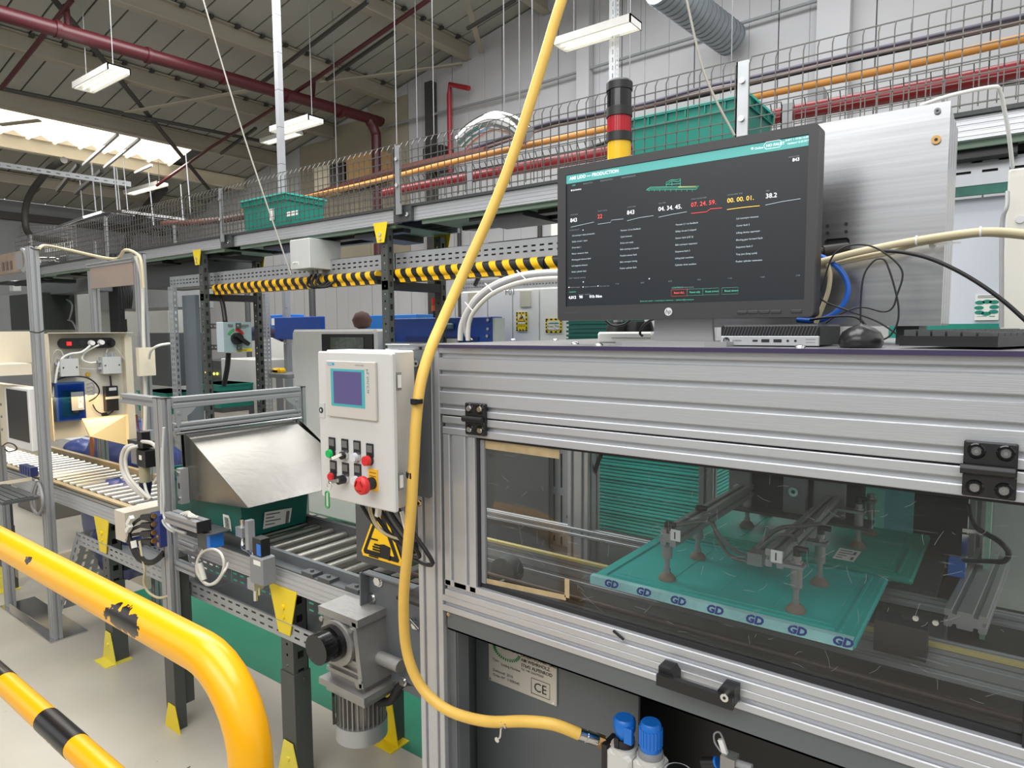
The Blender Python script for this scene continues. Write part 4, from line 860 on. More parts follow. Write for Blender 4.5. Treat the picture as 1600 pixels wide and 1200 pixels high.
q = MB(); c = PZ(605, 1165, 0); gusset(q, c.x-.02, 1.93, 0, .14, .05, .26, -1); q.box((c.x-.09, 1.88, 0), (c.x+.06, 1.99, .006)); q.build('foot_plate', YGUS, RC)
q = MB(); q.box((c.x-.06, 1.935, 0), (c.x+.02, 2.0, .8)); q.build('leg', LEGM, RC)
for xx in (-2.285, -3.96): q = MB(); q.box((xx-.03, YN+.09, .5), (xx+.03, YF-.1, .56)); q.build('cross_bar', BLK, RC)
# perforated cable tray below
t_ = thing('lower_cable_tray', 'perforated galvanised cable tray slung below the roller conveyor', 'tray', (-3, 1.45, .6))
for a, b in ((-4.32, -3.02), (-3.02, -1.92)):
    q = MB(); q.perf((a, 1.52, .6), X1, Z1, b-a-.004, .075, [(.018, .026), (.05, .058)], .06, .032); q.box((a, 1.522, .6), (b-.004, 1.72, .603)); q.perf((a, 1.72, .6), X1, Z1, b-a-.004, .075, [(.018, .026), (.05, .058)], .06, .032); q.box((a, 1.51, .673), (b-.004, 1.52, .676)); q.build('tray_length', STEEL, t_)
q = MB(); a = V((-4.34, 1.52, .66)); u_ = V((-.24, -.02, -.42)); q.perf(a, u_, Y1, .62, .3, [(.03, .045), (.08, .095), (.13, .145), (.18, .195), (.23, .245)], .06, .035); q.perf(a, u_, V((.8, 0, -.6)), .62, .07, [(.03, .045)], .06, .035)
q.build('bent_tray_end', STEEL, t_)
# tote under the hood, moving on the rollers
t_ = tote('tote', 'dark teal tote with barcode labels on the rollers under the hood', -3.3, -2.64, 1.55, 1.935, .923, 1.17, TEALD, TEALD, .03)
A = PY(348, 803, 1.565); q = MB()
q.add([A, PY(359, 806, 1.575), PY(362, 830, 1.575), PY(350, 827, 1.565)], [(0, 3, 2, 1)]); q.build('label', PAPER, t_)
xr = -2.663
q = MB(); pp = [PX(412, 800, xr), PX(455, 793, xr), PX(453, 816, xr), PX(411, 827, xr)]; pp = [V((-2.655-(.03*(1.17-p.z)/.25)+.018, p.y, p.z)) for p in pp]; q.add(pp, [(0, 3, 2, 1)])
u_ = (pp[1]-pp[0]); v_ = pp[0]-pp[3]
for j, ww in enumerate((.5, .3, .55, .35)): a = pp[3]+u_*.06+v_*(.8-.2*j)+V((.001, 0, 0)); q.add([a, a+u_*ww, a+u_*ww+v_*.07, a+v_*.07], [(0, 1, 2, 3)], 1)
a = pp[3]+u_*.8+v_*.1+V((.001, 0, 0)); q.add([a, a+u_*.12, a+u_*.12+v_*.75, a+v_*.75], [(0, 1, 2, 3)], 1)
q.build('label', [PAPER, INKG], t_)
q = MB(); 
for j in range(7): a = PY(350.5+.5*j*.6, 809+j*2.4, 1.566); q.box(a, a+V((.03, -.001, .003)))
q.build('barcode', INK, t_)
# ================================================================ PORTAL FRAME WITH STAINLESS HOOD
PF = thing('hood_frame', 'aluminium profile portal frame across the conveyor carrying the stainless hood', 'frame', (-3.03, 1.75, .45))
ZT = 1.54; XF = -3.0
def post(x, y, z0, z1, par, w_=.05, nm='post', h=.045):
    q = MB(); q.alu((x, y, z0), (x, y, z1), w_, h, 1, 1, up=(0, 1, 0)); o = q.build(nm, ALUD, par)
    q = MB(); q.box((x-w_/2-.001, y-h/2-.001, z1), (x+w_/2+.001, y+h/2+.001, z1+.004)); q.build('end_cap', BLK, par); return o
post(XF-.04, 1.435, .44, ZT-.004, PF, .08); post(XF-.02, 2.14, .8, ZT-.004, PF); 
for a, b, w_, h_ in (((XF-.0, 1.458, ZT-.024), (XF-.0, 2.12, ZT-.024), .04, .05), ((XF-.42, 1.44, ZT-.024), (XF-.08, 1.44, ZT-.024), .04, .045), ((XF-.0, 1.458, 1.405), (XF-.0, 2.12, 1.405), .04, .035)):
    q = MB(); q.alu(a, b, w_, h_); q.build('crossbar', ALUD, PF)
q = MB(); q.cyl((XF+.02, 1.46, 1.376), (XF+.02, 2.12, 1.376), .008, 8); q.build('bright_rod', CHROME, PF)
for (a, b, c) in (((XF+.021, 1.46, ZT-.05), (0, .1, 0), (0, 0, -.1)), ((XF+.021, 2.115, ZT-.05), (0, -.09, 0), (0, 0, -.09))):
    a, b, c = V(a), V(b), V(c); q = MB(); q.prism([a, a+b, a+b*.75+c*.25, a+b*.3+c*.55, a+b*.12+c], (-.01, 0, 0)); q.cyl(a+b*.2+c*.2, a+b*.2+c*.2+V((.004, 0, 0)), .008, 8); q.build('corner_plate', ALUD, PF)
q = MB(); q.box((XF-.085, 1.41, .0), (XF+.0, 1.46, .44)); q.box((XF-.09, 1.47, .1), (XF-.02, 1.51, .8)); q.build('lower_post', LEGM, PF)
q = MB(); gusset(q, XF-.03, 1.405, 0, .14, .06, .12, -1); q.build('foot_plate', YGUS, PF)
q = MB(); q.alu((XF-.0, 1.47, .875), (XF-.0+.14, 1.47, .875), .03, .03); q.alu((XF-.0, 1.45, .78), (XF+.18, 1.45, .78), .03, .04); q.build('stub_bar', ALUD, PF)
# hood
hd = thing('stainless_hood', 'wedge shaped stainless steel hood over the teal tote', 'hood', (-2.8, 1.7, 1.08))
a1, a2 = V((-2.985, 1.5, 1.374)), V((-2.985, 2.06, 1.376)); b1, b2 = PY(388, 794, 1.5), V((PY(388, 794, 1.5).x, 2.12, PY(388, 794, 1.5).z)); c1, c2 = V((-2.975, 1.5, 1.075)), V((-2.975, 2.1, 1.075))
b1 = V((b1.x-.0, 1.5, b1.z)); m1, m2 = V((-2.93, 1.5, 1.352)), V((-2.93, 2.06, 1.354))
q = MB(); q.sheet([a1, m1, m2, a2], .002); q.sheet([m1, b1, b2, m2], .002); q.build('sloping_face', STAIN, hd)
q = MB(); q.sheet([a1, c1, b1, m1], .002); q.sheet([V((p.x, 2.1, p.z)) for p in (a1, c1, b1, m1)], .002); q.build('side_plate', STAIN, hd)
q = MB(); q.sheet([a1+V((-.03, 0, .01)), a2+V((-.03, 0, .01)), V((c2.x-.03, 2.1, c2.z)), c1+V((-.03, 0, 0))], .002); q.build('back_plate', STAIN, hd)
q = MB(); q.box((-2.99, 1.46, 1.06), (-2.955, 1.497, 1.22)); 
q.build('mounting_bracket', ALUD, hd)
q = MB()
for zz in (1.085, 1.2): q.cyl((-2.97, 1.46, zz), (-2.97, 1.452, zz), .01, 10)
q.box((-2.976, 1.4585, 1.13), (-2.966, 1.4595, 1.155), 1); q.build('bolt', [CHROME, INK], hd)
# stub arm with black end cap, blue sensor and coiled cable
t_ = thing('sensor_arm', 'aluminium stub arm with a black end cap in front of the portal post', 'arm', (-2.9, 1.4, .98))
A = PY(268, 806, 1.38); B = PY(318, 822, 1.38)
q = MB(); q.alu((A.x, 1.38, A.z), (B.x, 1.38, A.z), .06, .045); q.build('bar', ALUD, t_); q = MB(); q.box((B.x, 1.35, A.z-.0235), (B.x+.006, 1.41, A.z+.0235)); q.build('end_cap', BLK, t_)
q = MB(); z = A.z+.024
for i in range(5): q.tube([(A.x+.1+i*.02, 1.37, z+.002), (A.x+.13+i*.02, 1.39-.01*i, z+.014), (A.x+.17+i*.012, 1.38+.01*(i % 2), z+.004)], .004, 5)
q.build('cable_tie', CABW, t_)
t_ = thing('blue_sensor', 'small blue and dark grey sensor below the stub arm', 'sensor', PY(325, 850, 1.42))
a, b = PY(315, 826, 1.42), PY(331, 858, 1.42); q = MB(); q.box((a.x, 1.4, b.z), (b.x, 1.46, a.z)); q.box((a.x-.01, 1.38, a.z), (b.x+.05, 1.48, a.z+.004)); q.build('body', DK, t_)
q = MB(); q.box((b.x, 1.4, b.z+.01), (b.x+.025, 1.46, a.z-.005)); q.build('face', BLUEB, t_)
q = MB(); q.tube([PY(318, 858, 1.41), PY(310, 872, 1.4), PY(307, 890, 1.4), PY(314, 905, 1.4), PY(326, 914, 1.4), PY(341, 905, 1.4), PY(350, 885, 1.4), PY(346, 866, 1.4), PY(333, 858, 1.4), PY(318, 862, 1.4), PY(309, 876, 1.39), PY(311, 898, 1.39), PY(323, 912, 1.39), PY(338, 910, 1.39), PY(352, 890, 1.4), PY(356, 880, 1.45)], .006, 6)
q.cyl(PY(312, 880, 1.39), PY(319, 906, 1.39), .012, 8)
solo(q, 'coiled_cable', CABW, 'coiled beige cable hanging below the blue sensor', 'cable')
# chrome rod and sensor box clamped to the near beam
t_ = thing('rod_sensor', 'grey sensor box on a cranked chrome rod clamped to the near conveyor beam', 'sensor', PY(400, 940, 1.46))
q = MB(); q.tube([PY(378, 811, 1.5), PY(379, 836, 1.5), PY(380, 855, 1.49), PY(391, 862, 1.48), PY(397, 872, 1.46), PY(398, 900, 1.46), PY(400, 938, 1.46)], .0095, 8, sub=4); q.cyl(PY(405, 918, 1.46), PY(405, 930, 1.46), .004, 6); q.build('rod', CHROME, t_)
q = MB(); c = PY(380, 830, 1.5); q.box(c-V((.025, .02, .02)), c+V((.025, .02, .02))); c = PY(399, 910, 1.46); q.box(c-V((.025, .02, .025)), c+V((.025, .02, .02))); a = PY(388, 812, 1.49); q.box(a-V((.004, .015, .13)), a+V((.02, .015, .0))); q.build('clamp', STEEL, t_)
a, b = PY(400, 864, 1.45), PY(424, 915, 1.45); q = MB(); q.bbox((a.x, 1.42, b.z), (b.x-.01, 1.48, a.z), .004); q.build('housing', MGR, t_)
q = MB(); q.box((a.x+.01, 1.43, a.z), (b.x-.03, 1.47, a.z+.07)); q.build('sensor_head', BLK, t_)
q = MB(); q.box((a.x+.04, 1.428, a.z+.005), (b.x-.03, 1.43, a.z+.05)); q.build('head_label', BLUEB, t_)
q = MB(); q.box((a.x+.03, 1.419, a.z-.03), (b.x-.02, 1.42, a.z-.012)); q.build('label', PAPER, t_)
# ================================================================ cables and boxes left of the portal post
t_ = thing('cream_cover_box', 'cream angled cover box at the near side of the left conveyor', 'box', (-3.5, 1.4, .8))
a, b = PY(182, 798, 1.43), PY(199, 847, 1.43)
q = MB(); q.box((a.x, 1.42, b.z), (b.x+.0, 1.43, a.z)); q.box((b.x, 1.42, b.z+.02), (b.x+.01, 1.7, a.z)); q.box((a.x, 1.42, a.z), (b.x+.01, 1.62, a.z+.008)); q.build('cover', mat('warm_cream_cover', (206, 198, 182), .5), t_)
t_ = thing('blue_io_block', 'blue connector block with a fan of black plugs and cables', 'connector block', PY(250, 830, 1.4))
a, b = PY(241, 799, 1.4), PY(257, 855, 1.4); q = MB(); q.bbox((a.x, 1.38, b.z), (b.x, 1.44, a.z), .004); q.build('body', BLUED, t_)
q = MB()
for i in range(4):
    c = PY(241, 808+i*13, 1.385); q.cyl(c, c+V((-.09, -.01, -.012)), .02, 8, .014)
q.build('plug', BLK, t_)
q = MB()
for i in range(4):
    c = PY(241, 808+i*13, 1.385)+V((-.09, -.01, -.012)); q.tube([c, PY(206-2*i, 822+i*8, 1.37), PY(203+i*3, 846+i*3, 1.36), PY(214+i*4, 872+i, 1.36), PY(236+i*2, 881-2*i, 1.37), PY(255, 868-i*2, 1.39)], .008, 6)
q.build('cable', CABB, t_)
q = MB()
for i in range(4): c = PY(240, 806+i*13, 1.37); q.cyl(c, c+V((.006, 0, 0)), .012, 8)
for (u_, v_) in ((246, 840), (247, 851)): c = PY(u_, v_, 1.379); q.box(c-V((.01, 0, .01)), c+V((.01, .001, .01)))
q.build('ring', BRASS, t_)
q = MB(); q.tube([PY(218, 845, 1.36), PY(222, 868, 1.36), PY(226, 890, 1.36), PY(225, 910, 1.37), PY(232, 925, 1.38), PY(248, 934, 1.4), PY(265, 930, 1.42)], .006, 6); solo(q, 'yellow_grey_cable', CABY, 'pale yellow cable hanging in a bow below the black cables', 'cable')
for (u_, v_, u2, v2) in ((200, 820, 206, 808), (199, 830, 204, 821), (208, 845, 210, 856)):
    q = MB(); q.bar(PY(u_, v_, 1.35), PY(u2, v2, 1.35), .018, .018); q.build('cable_marker', PAPER, t_)
q = MB(); pts_ = [(212, 400), (222, 440), (224, 520), (227, 600), (227, 650), (226, 680)]
q.tube([PX(a, b, -4.5) for a, b in pts_], .012, 6); solo(q, 'conduit_drop', CABW, 'cream conduit running down the right post of the scanner frame', 'conduit')
a = PX(228, 565, -4.45); q = MB(); q.box(a-V((.02, .05, .09)), a+V((.02, .05, .09))); solo(q, 'cream_switch', CREAM, 'cream switch box on the conduit beside the scanner frame', 'box')
q = MB(); q.tube([PX(233, 560, -4.4), PX(236, 548, -4.3), PX(248, 540, -4.2), PX(265, 537, -4.2)], .008, 6); solo(q, 'white_tail_cable', WPL, 'short white cable bowing from the cream switch box to the slotted upright', 'cable')
# air valve with hose loops
t_ = thing('air_valve', 'small dark air valve assembly hung in loops of clear hose left of the portal', 'valve', PY(228, 740, 1.5))
c = PY(225, 712, 1.5)
q = MB(); q.box(c+V((-.07, -.03, -.04)), c+V((-.0, .03, .04))); q.build('silver_block', CASTA, t_)
q = MB(); q.box(c+V((.0, -.035, -.045)), c+V((.09, .03, .035))); q.box(c+V((-.1, -.03, .045)), c+V((.06, .03, .075))); q.box(c+V((-.02, -.02, .075)), c+V((.03, .02, .12))); q.build('solenoid', BLK, t_)
q = MB(); q.cyl(c+V((0, 0, -.045)), c+V((0, 0, -.13)), .026, 10); q.build('bowl', mat('clear_amber_bowl', (176, 168, 140), .2), t_)
q = MB(); q.cyl(c+V((0, 0, -.13)), c+V((0, 0, -.2)), .032, 10, .02); q.build('blue_nut', mat('navy_plastic', (24, 32, 70), .4), t_)
q = MB(); q.box(c+V((.03, -.037, -.01)), c+V((.055, -.035, .012))); q.build('label', PAPER, t_)
q = MB()
q.tube([PY(214, 695, 1.48), PY(196, 700, 1.46), PY(190, 720, 1.45), PY(194, 742, 1.45), PY(208, 762, 1.45), PY(228, 778, 1.45)], .011, 7)
q.tube([PY(216, 697, 1.47), PY(202, 702, 1.44), PY(196, 720, 1.43), PY(202, 745, 1.43), PY(222, 768, 1.44), PY(236, 780, 1.45)], .009, 7)
q.tube([PY(222, 690, 1.48), PY(238, 693, 1.45), PY(250, 708, 1.43), PY(253, 728, 1.43), PY(248, 744, 1.44), PY(241, 755, 1.45)], .009, 7)
q.tube([PY(226, 756, 1.48), PY(229, 768, 1.46), PY(236, 781, 1.45)], .007, 6); q.build('hose', CABW, t_)
q = MB(); q.tube([PY(213, 648, 1.5), PY(216, 668, 1.5), PY(221, 684, 1.5)], .005, 5); q.build('cable', mat('dark_red_cable', (90, 44, 34), .5), t_)
q = MB(); q.tube([PY(256, 668, 1.4), PY(254, 720, 1.4), PY(256, 780, 1.4), PY(256, 806, 1.4), PY(264, 822, 1.39), PY(275, 828, 1.38), PY(290, 833, 1.38)], .006, 6); q.tube([PY(253, 700, 1.41), PY(252, 760, 1.41), PY(253, 808, 1.4), PY(261, 824, 1.39), PY(272, 831, 1.38)], .006, 6)
solo(q, 'strapped_hoses', LGR, 'pair of pale hoses strapped down the side of the portal post', 'hoses')
# ================================================================ SCANNER FRAME
SF = thing('scanner_station', 'aluminium frame of tall posts around the scanner station', 'frame', (-4.9, 1.75, 0))
ztp = 2.335
for (x, y, z0, z1, w_) in ((-4.53, 1.45, 0, 2.325, .08), (-5.32, 1.45, 0, 1.45, .08), (-4.57, 2.06, 0, 2.335, .08), (-5.29, 2.06, .0, 2.27, .08)):
    q = MB(); q.alu((x, y, z0), (x, y, z1), w_, .045, 2, 1, up=(0, 1, 0)); q.build('post', ALUD, SF)
    q = MB(); q.box((x-w_/2, y-.0235, z1), (x+w_/2, y+.0235, z1+.004)); q.build('end_cap', BLK, SF)
q = MB(); q.box((-5.36, 1.4, 0), (-4.47, 1.6, .008)); q.box((-5.34, 1.43, .008), (-4.5, 1.435, .04)); q.build('base_plate', CHROME, SF)
q = MB(); q.box((-5.3, 2.0, .12), (-4.55, 2.02, .25)); q.box((-5.36, 1.5, .18), (-5.3, 2.05, .28)); q.build('lower_panel', CREAM, SF)
q = MB(); q.box((-5.26, 2.03, 2.14), (-4.61, 2.05, 2.31)); q.build('film_panel', mat('brown_tinted_panel', (166, 148, 136), .3, .1, .1, 3), SF)
q = MB(); q.alu((-5.3, 2.04, 2.3), (-4.6, 2.04, 2.3), .04, .03); q.alu((-5.33, 1.45, 1.43), (-4.57, 1.45, 1.43), .04, .04) if False else None; q.build('crossbar', ALUD, SF)
A = PY(0, 397, 1.45); B = PY(44, 386, 1.45); C = PY(0, 427, 1.45)
t_ = thing('film_roll', 'rounded film panel with brown print at the top left corner of the scanner frame', 'panel', (A.x, 1.45, C.z))
zt, zb = B.z-.01, PY(44, 422, 1.45).z; q = MB(); n = 9
P_ = [(A.x-.3, 1.45, zt), (B.x-.08, 1.45, zt)]+[(B.x-.08+.07*math.sin(math.pi*i/n), 1.45, (zt+zb)/2+(zt-zb)/2*math.cos(math.pi*i/n)) for i in range(1, n)]+[(B.x-.08, 1.45, zb), (A.x-.3, 1.45, zb)]
q.prism(P_, (0, .03, 0)); q.build('panel', mat('brown_film', (140, 120, 100), .25, 0, .35, 6), t_)
q = MB(); q.tube([V(p)+V((0, -.006, 0)) for p in P_[1:-1]], .012, 6, smooth=False); q.build('edge_trim', ALUD, t_)
q = MB(); q.box((B.x-.2, 1.447, zb+.01), (B.x-.09, 1.45, zt-.01)); q.build('grey_band', MGR, t_)
for k_ in range(3): q = MB(); q.box((A.x+.03+k_*.07, 1.446, zb+.02), (A.x+.06+k_*.07, 1.449, zt-.05)); q.build('print', mat('dark_brown_print', (92, 72, 64), .4), t_)
q = MB(); q.tube([PY(61, 388, 1.46), PY(68, 384, 1.6), PY(80, 385, 1.8), PY(110, 391, 1.95), (-4.9, 2.04, 2.325), PY(195, 391, 2.0), PY(214, 397, 2.02), PY(221, 412, 2.02), PY(224, 450, 2.02)], .01, 6)
solo(q, 'frame_top_cable', CABY, 'beige cable lying over the top of the scanner frame', 'cable')
q = MB(); q.tube([PY(47, 518, 1.42), PY(60, 520, 1.41), PY(70, 516, 1.42)], .004, 5); q.tube([PY(48, 387, 1.42), PY(55, 390, 1.42), PY(61, 390, 1.42)], .004, 5); q.build('cable_tie', BLK, SF)
# electrical tray of the scanner (open cream enclosure facing along the conveyor)
XC = -4.9
SC = thing('scanner_cabinet', 'open cream electrical enclosure with power strip, boxes and a blue controller', 'cabinet', (XC, 1.85, 1.1))
def cx(x, y, dx=0): p = PX(x, y, XC+dx); return p
a, b = cx(74, 520), cx(205, 655); y0, y1, z0, z1 = 1.6, cx(203, 600).y, b.z-.08, a.z
q = MB(); q.box((XC-.01, y0, z0), (XC, y1, z1)); q.build('back_plate', mat('cream_back_plate', (206, 202, 188), .5), SC)
q = MB(); q.box((XC, y0, z1-.004), (XC+.09, y1, z1)); q.box((XC, y0, z0), (XC+.07, y0+.006, z1)); q.build('flange', CREAM, SC)
q = MB(); q.box((XC, cx(193, 600).y, z0-.1), (XC+.05, cx(204, 600).y, cx(200, 526).z)); q.build('side_strip', CREAM, SC)
def boxyz(nm, xa, ya, xb, yb, d0, d1, mm, r_=.003):
    p, r = cx(xa, ya, d1), cx(xb, yb, d1); q = MB(); q.box((XC+d0, p.y, r.z), (XC+d1, r.y, p.z)); return q.build(nm, mm, SC), p, r
c, d_ = cx(93, 537, .04), cx(180, 536, .04)
q = MB(); P_ = []; r_ = .034
for i in range(9): t_a = math.pi/2+math.pi*i/8; P_.append((XC+.001, c.y+r_+r_*math.cos(t_a), c.z+r_*math.sin(t_a)))
for i in range(9): t_a = -math.pi/2+math.pi*i/8; P_.append((XC+.001, d_.y-r_+r_*math.cos(t_a), c.z+r_*math.sin(t_a)))
q.prism(P_, (.045, 0, 0)); PS = q.build('power_strip', BLK, SC)
c = cx(108, 537, .05); q = MB(); q.box(c+V((-.004, -.013, -.012)), c+V((.003, .013, .012))); q.build('red_rocker', mat('glowing_red_switch', (240, 40, 40), .3, emis=(255, 40, 40), es=1.2), PS)
for u_ in (128, 172): c = cx(u_, 536, .047); q = MB(); q.cyl(c, c+V((.002, 0, 0)), .02, 14); q.build('socket', BLKS, PS)
for u_, v_ in ((142, 536), (157, 535)): c = cx(u_, v_, .047); q = MB(); q.cyl(c, c+V((.03, 0, 0)), .02, 12, .015); q.build('plug', WPL, PS)
q = MB(); q.tube([cx(141, 540, .07), cx(128, 550, .06), cx(110, 553, .04), cx(97, 560, .04), cx(90, 575, .04), cx(86, 600, .04), cx(83, 620, .04)], .008, 6); q.tube([cx(155, 539, .07), cx(142, 545, .05), cx(131, 553, .04), cx(129, 562, .04), cx(140, 567, .04), cx(150, 566, .04)], .007, 6); q.build('white_cable', WPL, SC)
for (xa, ya, xb, yb) in ((94, 561, 124, 587), (160, 558, 190, 583)):
    o, p, r = boxyz('junction_box', xa, ya, xb, yb, 0, .06, LGR)
    q = MB()
    for f in (.3, .65): q.cyl((XC+.03, p.y+(r.y-p.y)*f, p.z), (XC+.03, p.y+(r.y-p.y)*f, p.z+.022), .012, 8)
    for f in (.3, .7): q.cyl((XC+.03, p.y, r.z+(p.z-r.z)*f), (XC+.03, p.y-.022, r.z+(p.z-r.z)*f), .012, 8)
    q.build('gland', mat('bluish_grey_plastic', (150, 154, 164), .5), o)
    q = MB(); q.cyl((XC+.06, p.y+.015, (p.z+r.z)/2), (XC+.062, p.y+.015, (p.z+r.z)/2), .005, 6); q.cyl((XC+.06, r.y-.012, (p.z+r.z)/2), (XC+.062, r.y-.012, (p.z+r.z)/2), .005, 6); q.build('screw_hole', INK, o)
q = MB(); q.tube([cx(99, 556, .03), cx(95, 548, .03), cx(87, 548, .03), cx(81, 560, .03), cx(80, 580, .03)], .004, 5); q.tube([cx(166, 551, .03), cx(169, 545, .03), cx(178, 542, .03), cx(188, 552, .03), cx(195, 565, .03), cx(196, 585, .03)], .004, 5); q.tube([cx(125, 576, .03), cx(150, 577, .03)], .003, 5, smooth=False); q.build('thin_white_cable', CABW, SC)
q = MB(); q.tube([cx(86, 594, .03), cx(108, 588, .03), cx(135, 590, .04), cx(150, 600, .04), cx(155, 612, .04), cx(148, 622, .04), cx(139, 627, .04)], .005, 5); q.tube([cx(145, 632, .02), cx(150, 641, .02), cx(158, 646, .02), cx(168, 648, .02), cx(177, 642, .02)], .004, 5); q.tube([cx(172, 587, .03), cx(174, 605, .03)], .006, 6); q.build('black_cable', CABB, SC)
q = MB()
for i in range(4): q.tube([cx(136, 600+i*6, .05), cx(144, 598+i*6, .05), cx(147, 608+i*4, .05), cx(140, 622+i, .05)], .004, 5)
q.build('grey_cable', CABG, SC)
o, p, r = boxyz('controller', 86, 599, 135, 655, 0, .07, mat('controller_blue', (44, 74, 124), .4))
q = MB(); q.box((XC+.0702, p.y+.03, r.z+.025), (XC+.0706, r.y-.04, p.z-.05)); q.build('circuit_board', mat('circuit_green', (26, 84, 80), .5, 0, .4, 60), o)
q = MB(); q.box((XC+.0707, p.y+.09, r.z+.05), (XC+.08, p.y+.12, p.z-.08)); q.build('terminal', mat('terminal_orange', (170, 106, 70), .5), o)
q = MB(); a, b = cx(111, 613, .09), cx(132, 640, .09); q.box((XC+.085, a.y, b.z), (XC+.09, b.y, a.z)); pl = q.build('cover_plate', MGR, o)
q = MB(); q.box((XC+.081, p.y+.008, r.z+.01), (XC+.084, r.y-.005, p.z-.01)); q.build('clear_cover', GLASSB, o)
q = MB(); q.text('SICK', (XC+.091, b.y-.008, b.z+.012), Z1, -Y1, .036, 0, 'LEFT', .03); q.build('lettering', PAPER, o)
o, p, r = boxyz('power_adapter', 165, 604, 186, 641, 0, .05, BLK)
q = MB(); q.box((XC+.05, p.y-.005, (p.z+r.z)/2-.003), (XC+.053, r.y+.01, (p.z+r.z)/2+.014)); q.build('strap', CREAM, o)
q = MB(); q.box((XC+.05, p.y+.02, p.z-.03), (XC+.0515, r.y-.01, p.z-.01)); q.build('sticker', LGR, o)
c = cx(137, 585, .01); q = MB(); q.cyl(c, c+V((.006, 0, 0)), .014, 8); q.build('yellow_tag', mat('ochre_tag', (196, 150, 40), .5), SC)
c = cx(162, 647, .01); q = MB(); q.box(c-V((0, .015, .01)), c+V((.02, .015, .01))); q.build('ferrite', BLK, SC)
# tilted sheet hood below the enclosure, a yellow reflection put into its colour
q = MB(); q.sheet([PX(128, 654, -4.62), PX(200, 647, -4.62), PX(202, 696, -4.5), PX(141, 682, -4.5)], .003)
q.sheet([PX(128, 654, -4.62), PX(141, 682, -4.5), PX(139, 684, -4.62)], .003)
solo(q, 'bright_sheet_hood', mat('steel_yellow_reflection', (222, 194, 136), .35, .35, .04, 5), 'tilted sheet metal hood, coloured by a yellow reflection, under the electrical enclosure', 'hood')
lamp('scanner_light', (-4.75, 1.75, 1.42), .3, .3, 2.4, (1, .66, .28), (0, 0, 0))
t_ = thing('white_carton', 'white box behind the conveyor below the blue controller', 'box', PY(110, 720, 2.3)); a, b = PY(92, 683, 2.3), PY(138, 706, 2.3); q = MB(); q.bbox((a.x, 2.3, b.z-.1), (b.x, 2.5, a.z), .004); q.build('body', LGR, t_)
a, b = PY(86, 655, 2.45), PY(145, 690, 2.45); q = MB(); q.box((a.x, 2.45, b.z), (b.x, 2.5, a.z)); t_ = solo(q, 'grey_shelf_clutter', MGR, 'grey slotted rail behind the white box', 'rail')
q = MB(); q.alu(PX(150, 690, -4.3)+V((0, .3, -.5)), PX(150, 682, -4.3)+V((0, .3, 0)), .045, .045); solo(q, 'rear_short_post', ALUD, 'short aluminium post behind the conveyor under the tilted hood', 'post')
q = MB(); 
for i in range(4): q.tube([PY(142+i, 682, 2.1), PY(141+i*2, 695, 2.1), PY(143+i, 712, 2.1)], .006, 5)
solo(q, 'orange_cable_bunch', mat('orange_cable', (196, 128, 84), .5), 'bunch of orange cables behind the conveyor', 'cables')
# blue plastic bags
def bag(name, lab, c, sx, sy, sz, seed):
    random.seed(seed); q = MB(); n, m_ = 18, 10; vs = []
    for j in range(m_+1):
        th = math.pi*j/m_
        for i in range(n):
            ph = 2*math.pi*i/n; k = 1+random.uniform(-.09, .09)
            vs.append(V(c)+V((sx*math.sin(th)*math.cos(ph)*k, sy*math.sin(th)*math.sin(ph)*k, sz*math.cos(th)*k)))
    q.add(vs, [(j*n+i, (j+1)*n+i, (j+1)*n+(i+1) % n, j*n+(i+1) % n) for j in range(m_) for i in range(n)], 0, True); return solo(q, name, BAG, lab, 'bag')
bag('blue_bag', 'crumpled blue plastic bag behind the left part of the roller conveyor', PY(205, 722, 2.4), .62, .25, .34, 1)
bag('blue_bag', 'small piece of blue bag behind the orange cables', PY(128, 704, 2.3), .2, .12, .1, 2)
bag('blue_bag', 'large blue plastic bag hanging below the conveyor between the frame posts', (-4.35, 1.78, .62), .42, .16, .3, 3)
# ================================================================ workstation at the left edge
W = thing('cream_workstation', 'cream metal workstation cabinet at the left edge', 'workstation', (-5.5, 1.35, .9))
def LY(x, y, Yv=1.35): return PY(x, y, Yv)
q = MB(); a = LY(0, 518); b = LY(50, 575); q.box((a.x-.3, 1.4, b.z), (PY(48, 540, 1.6).x, 1.6, a.z)); q.build('upper_box', CREAM, W)
q = MB(); a = LY(-20, 577, 1.2); b = LY(52, 580, 1.2); z_ = LY(40, 600, 1.2).z; b = V((PY(50, 580, 1.5).x, 1.2, b.z)); q.box((a.x-.6, 1.2, z_), (b.x, 1.5, b.z+.0)); q.build('shelf', CREAM, W)
q = MB(); q.box((b.x-.32, 1.198, z_+.01), (b.x-.22, 1.2, z_+.05)); q.box((b.x-.48, 1.198, z_+.01), (b.x-.4, 1.2, z_+.05)); q.build('label', PAPER, W)
q = MB(); a = LY(0, 600, 1.45); b = LY(58, 712, 1.45); q.box((a.x-.3, 1.45, b.z), (b.x, 1.5, a.z)); q.build('front_panel', CREAM, W)
q = MB()
for (u_, v_) in ((2, 632), (3, 651), (4, 671)): c = LY(u_, v_, 1.45); q.cyl(c, c+V((0, -.006, 0)), .008, 8)
q.build('screw', MGR, W)
q = MB(); a = LY(-10, 706, 1.2); b = LY(62, 706, 1.2); q.box((a.x-.3, 1.1, .925), (-4.8, 1.46, .945)); q.build('worktop', CREAM, W)
q = MB(); q.box((-6.2, 1.2, 0), (-5.9, 1.46, .925)); q.build('leg', CREAM, W)
t_ = thing('portrait_monitor', 'white framed monitor turned upright at the left edge', 'monitor', LY(30, 700, 1.4))
P4 = [LY(6, 603, 1.40), LY(45, 608, 1.40), LY(50, 708, 1.40), LY(10, 690, 1.40)]
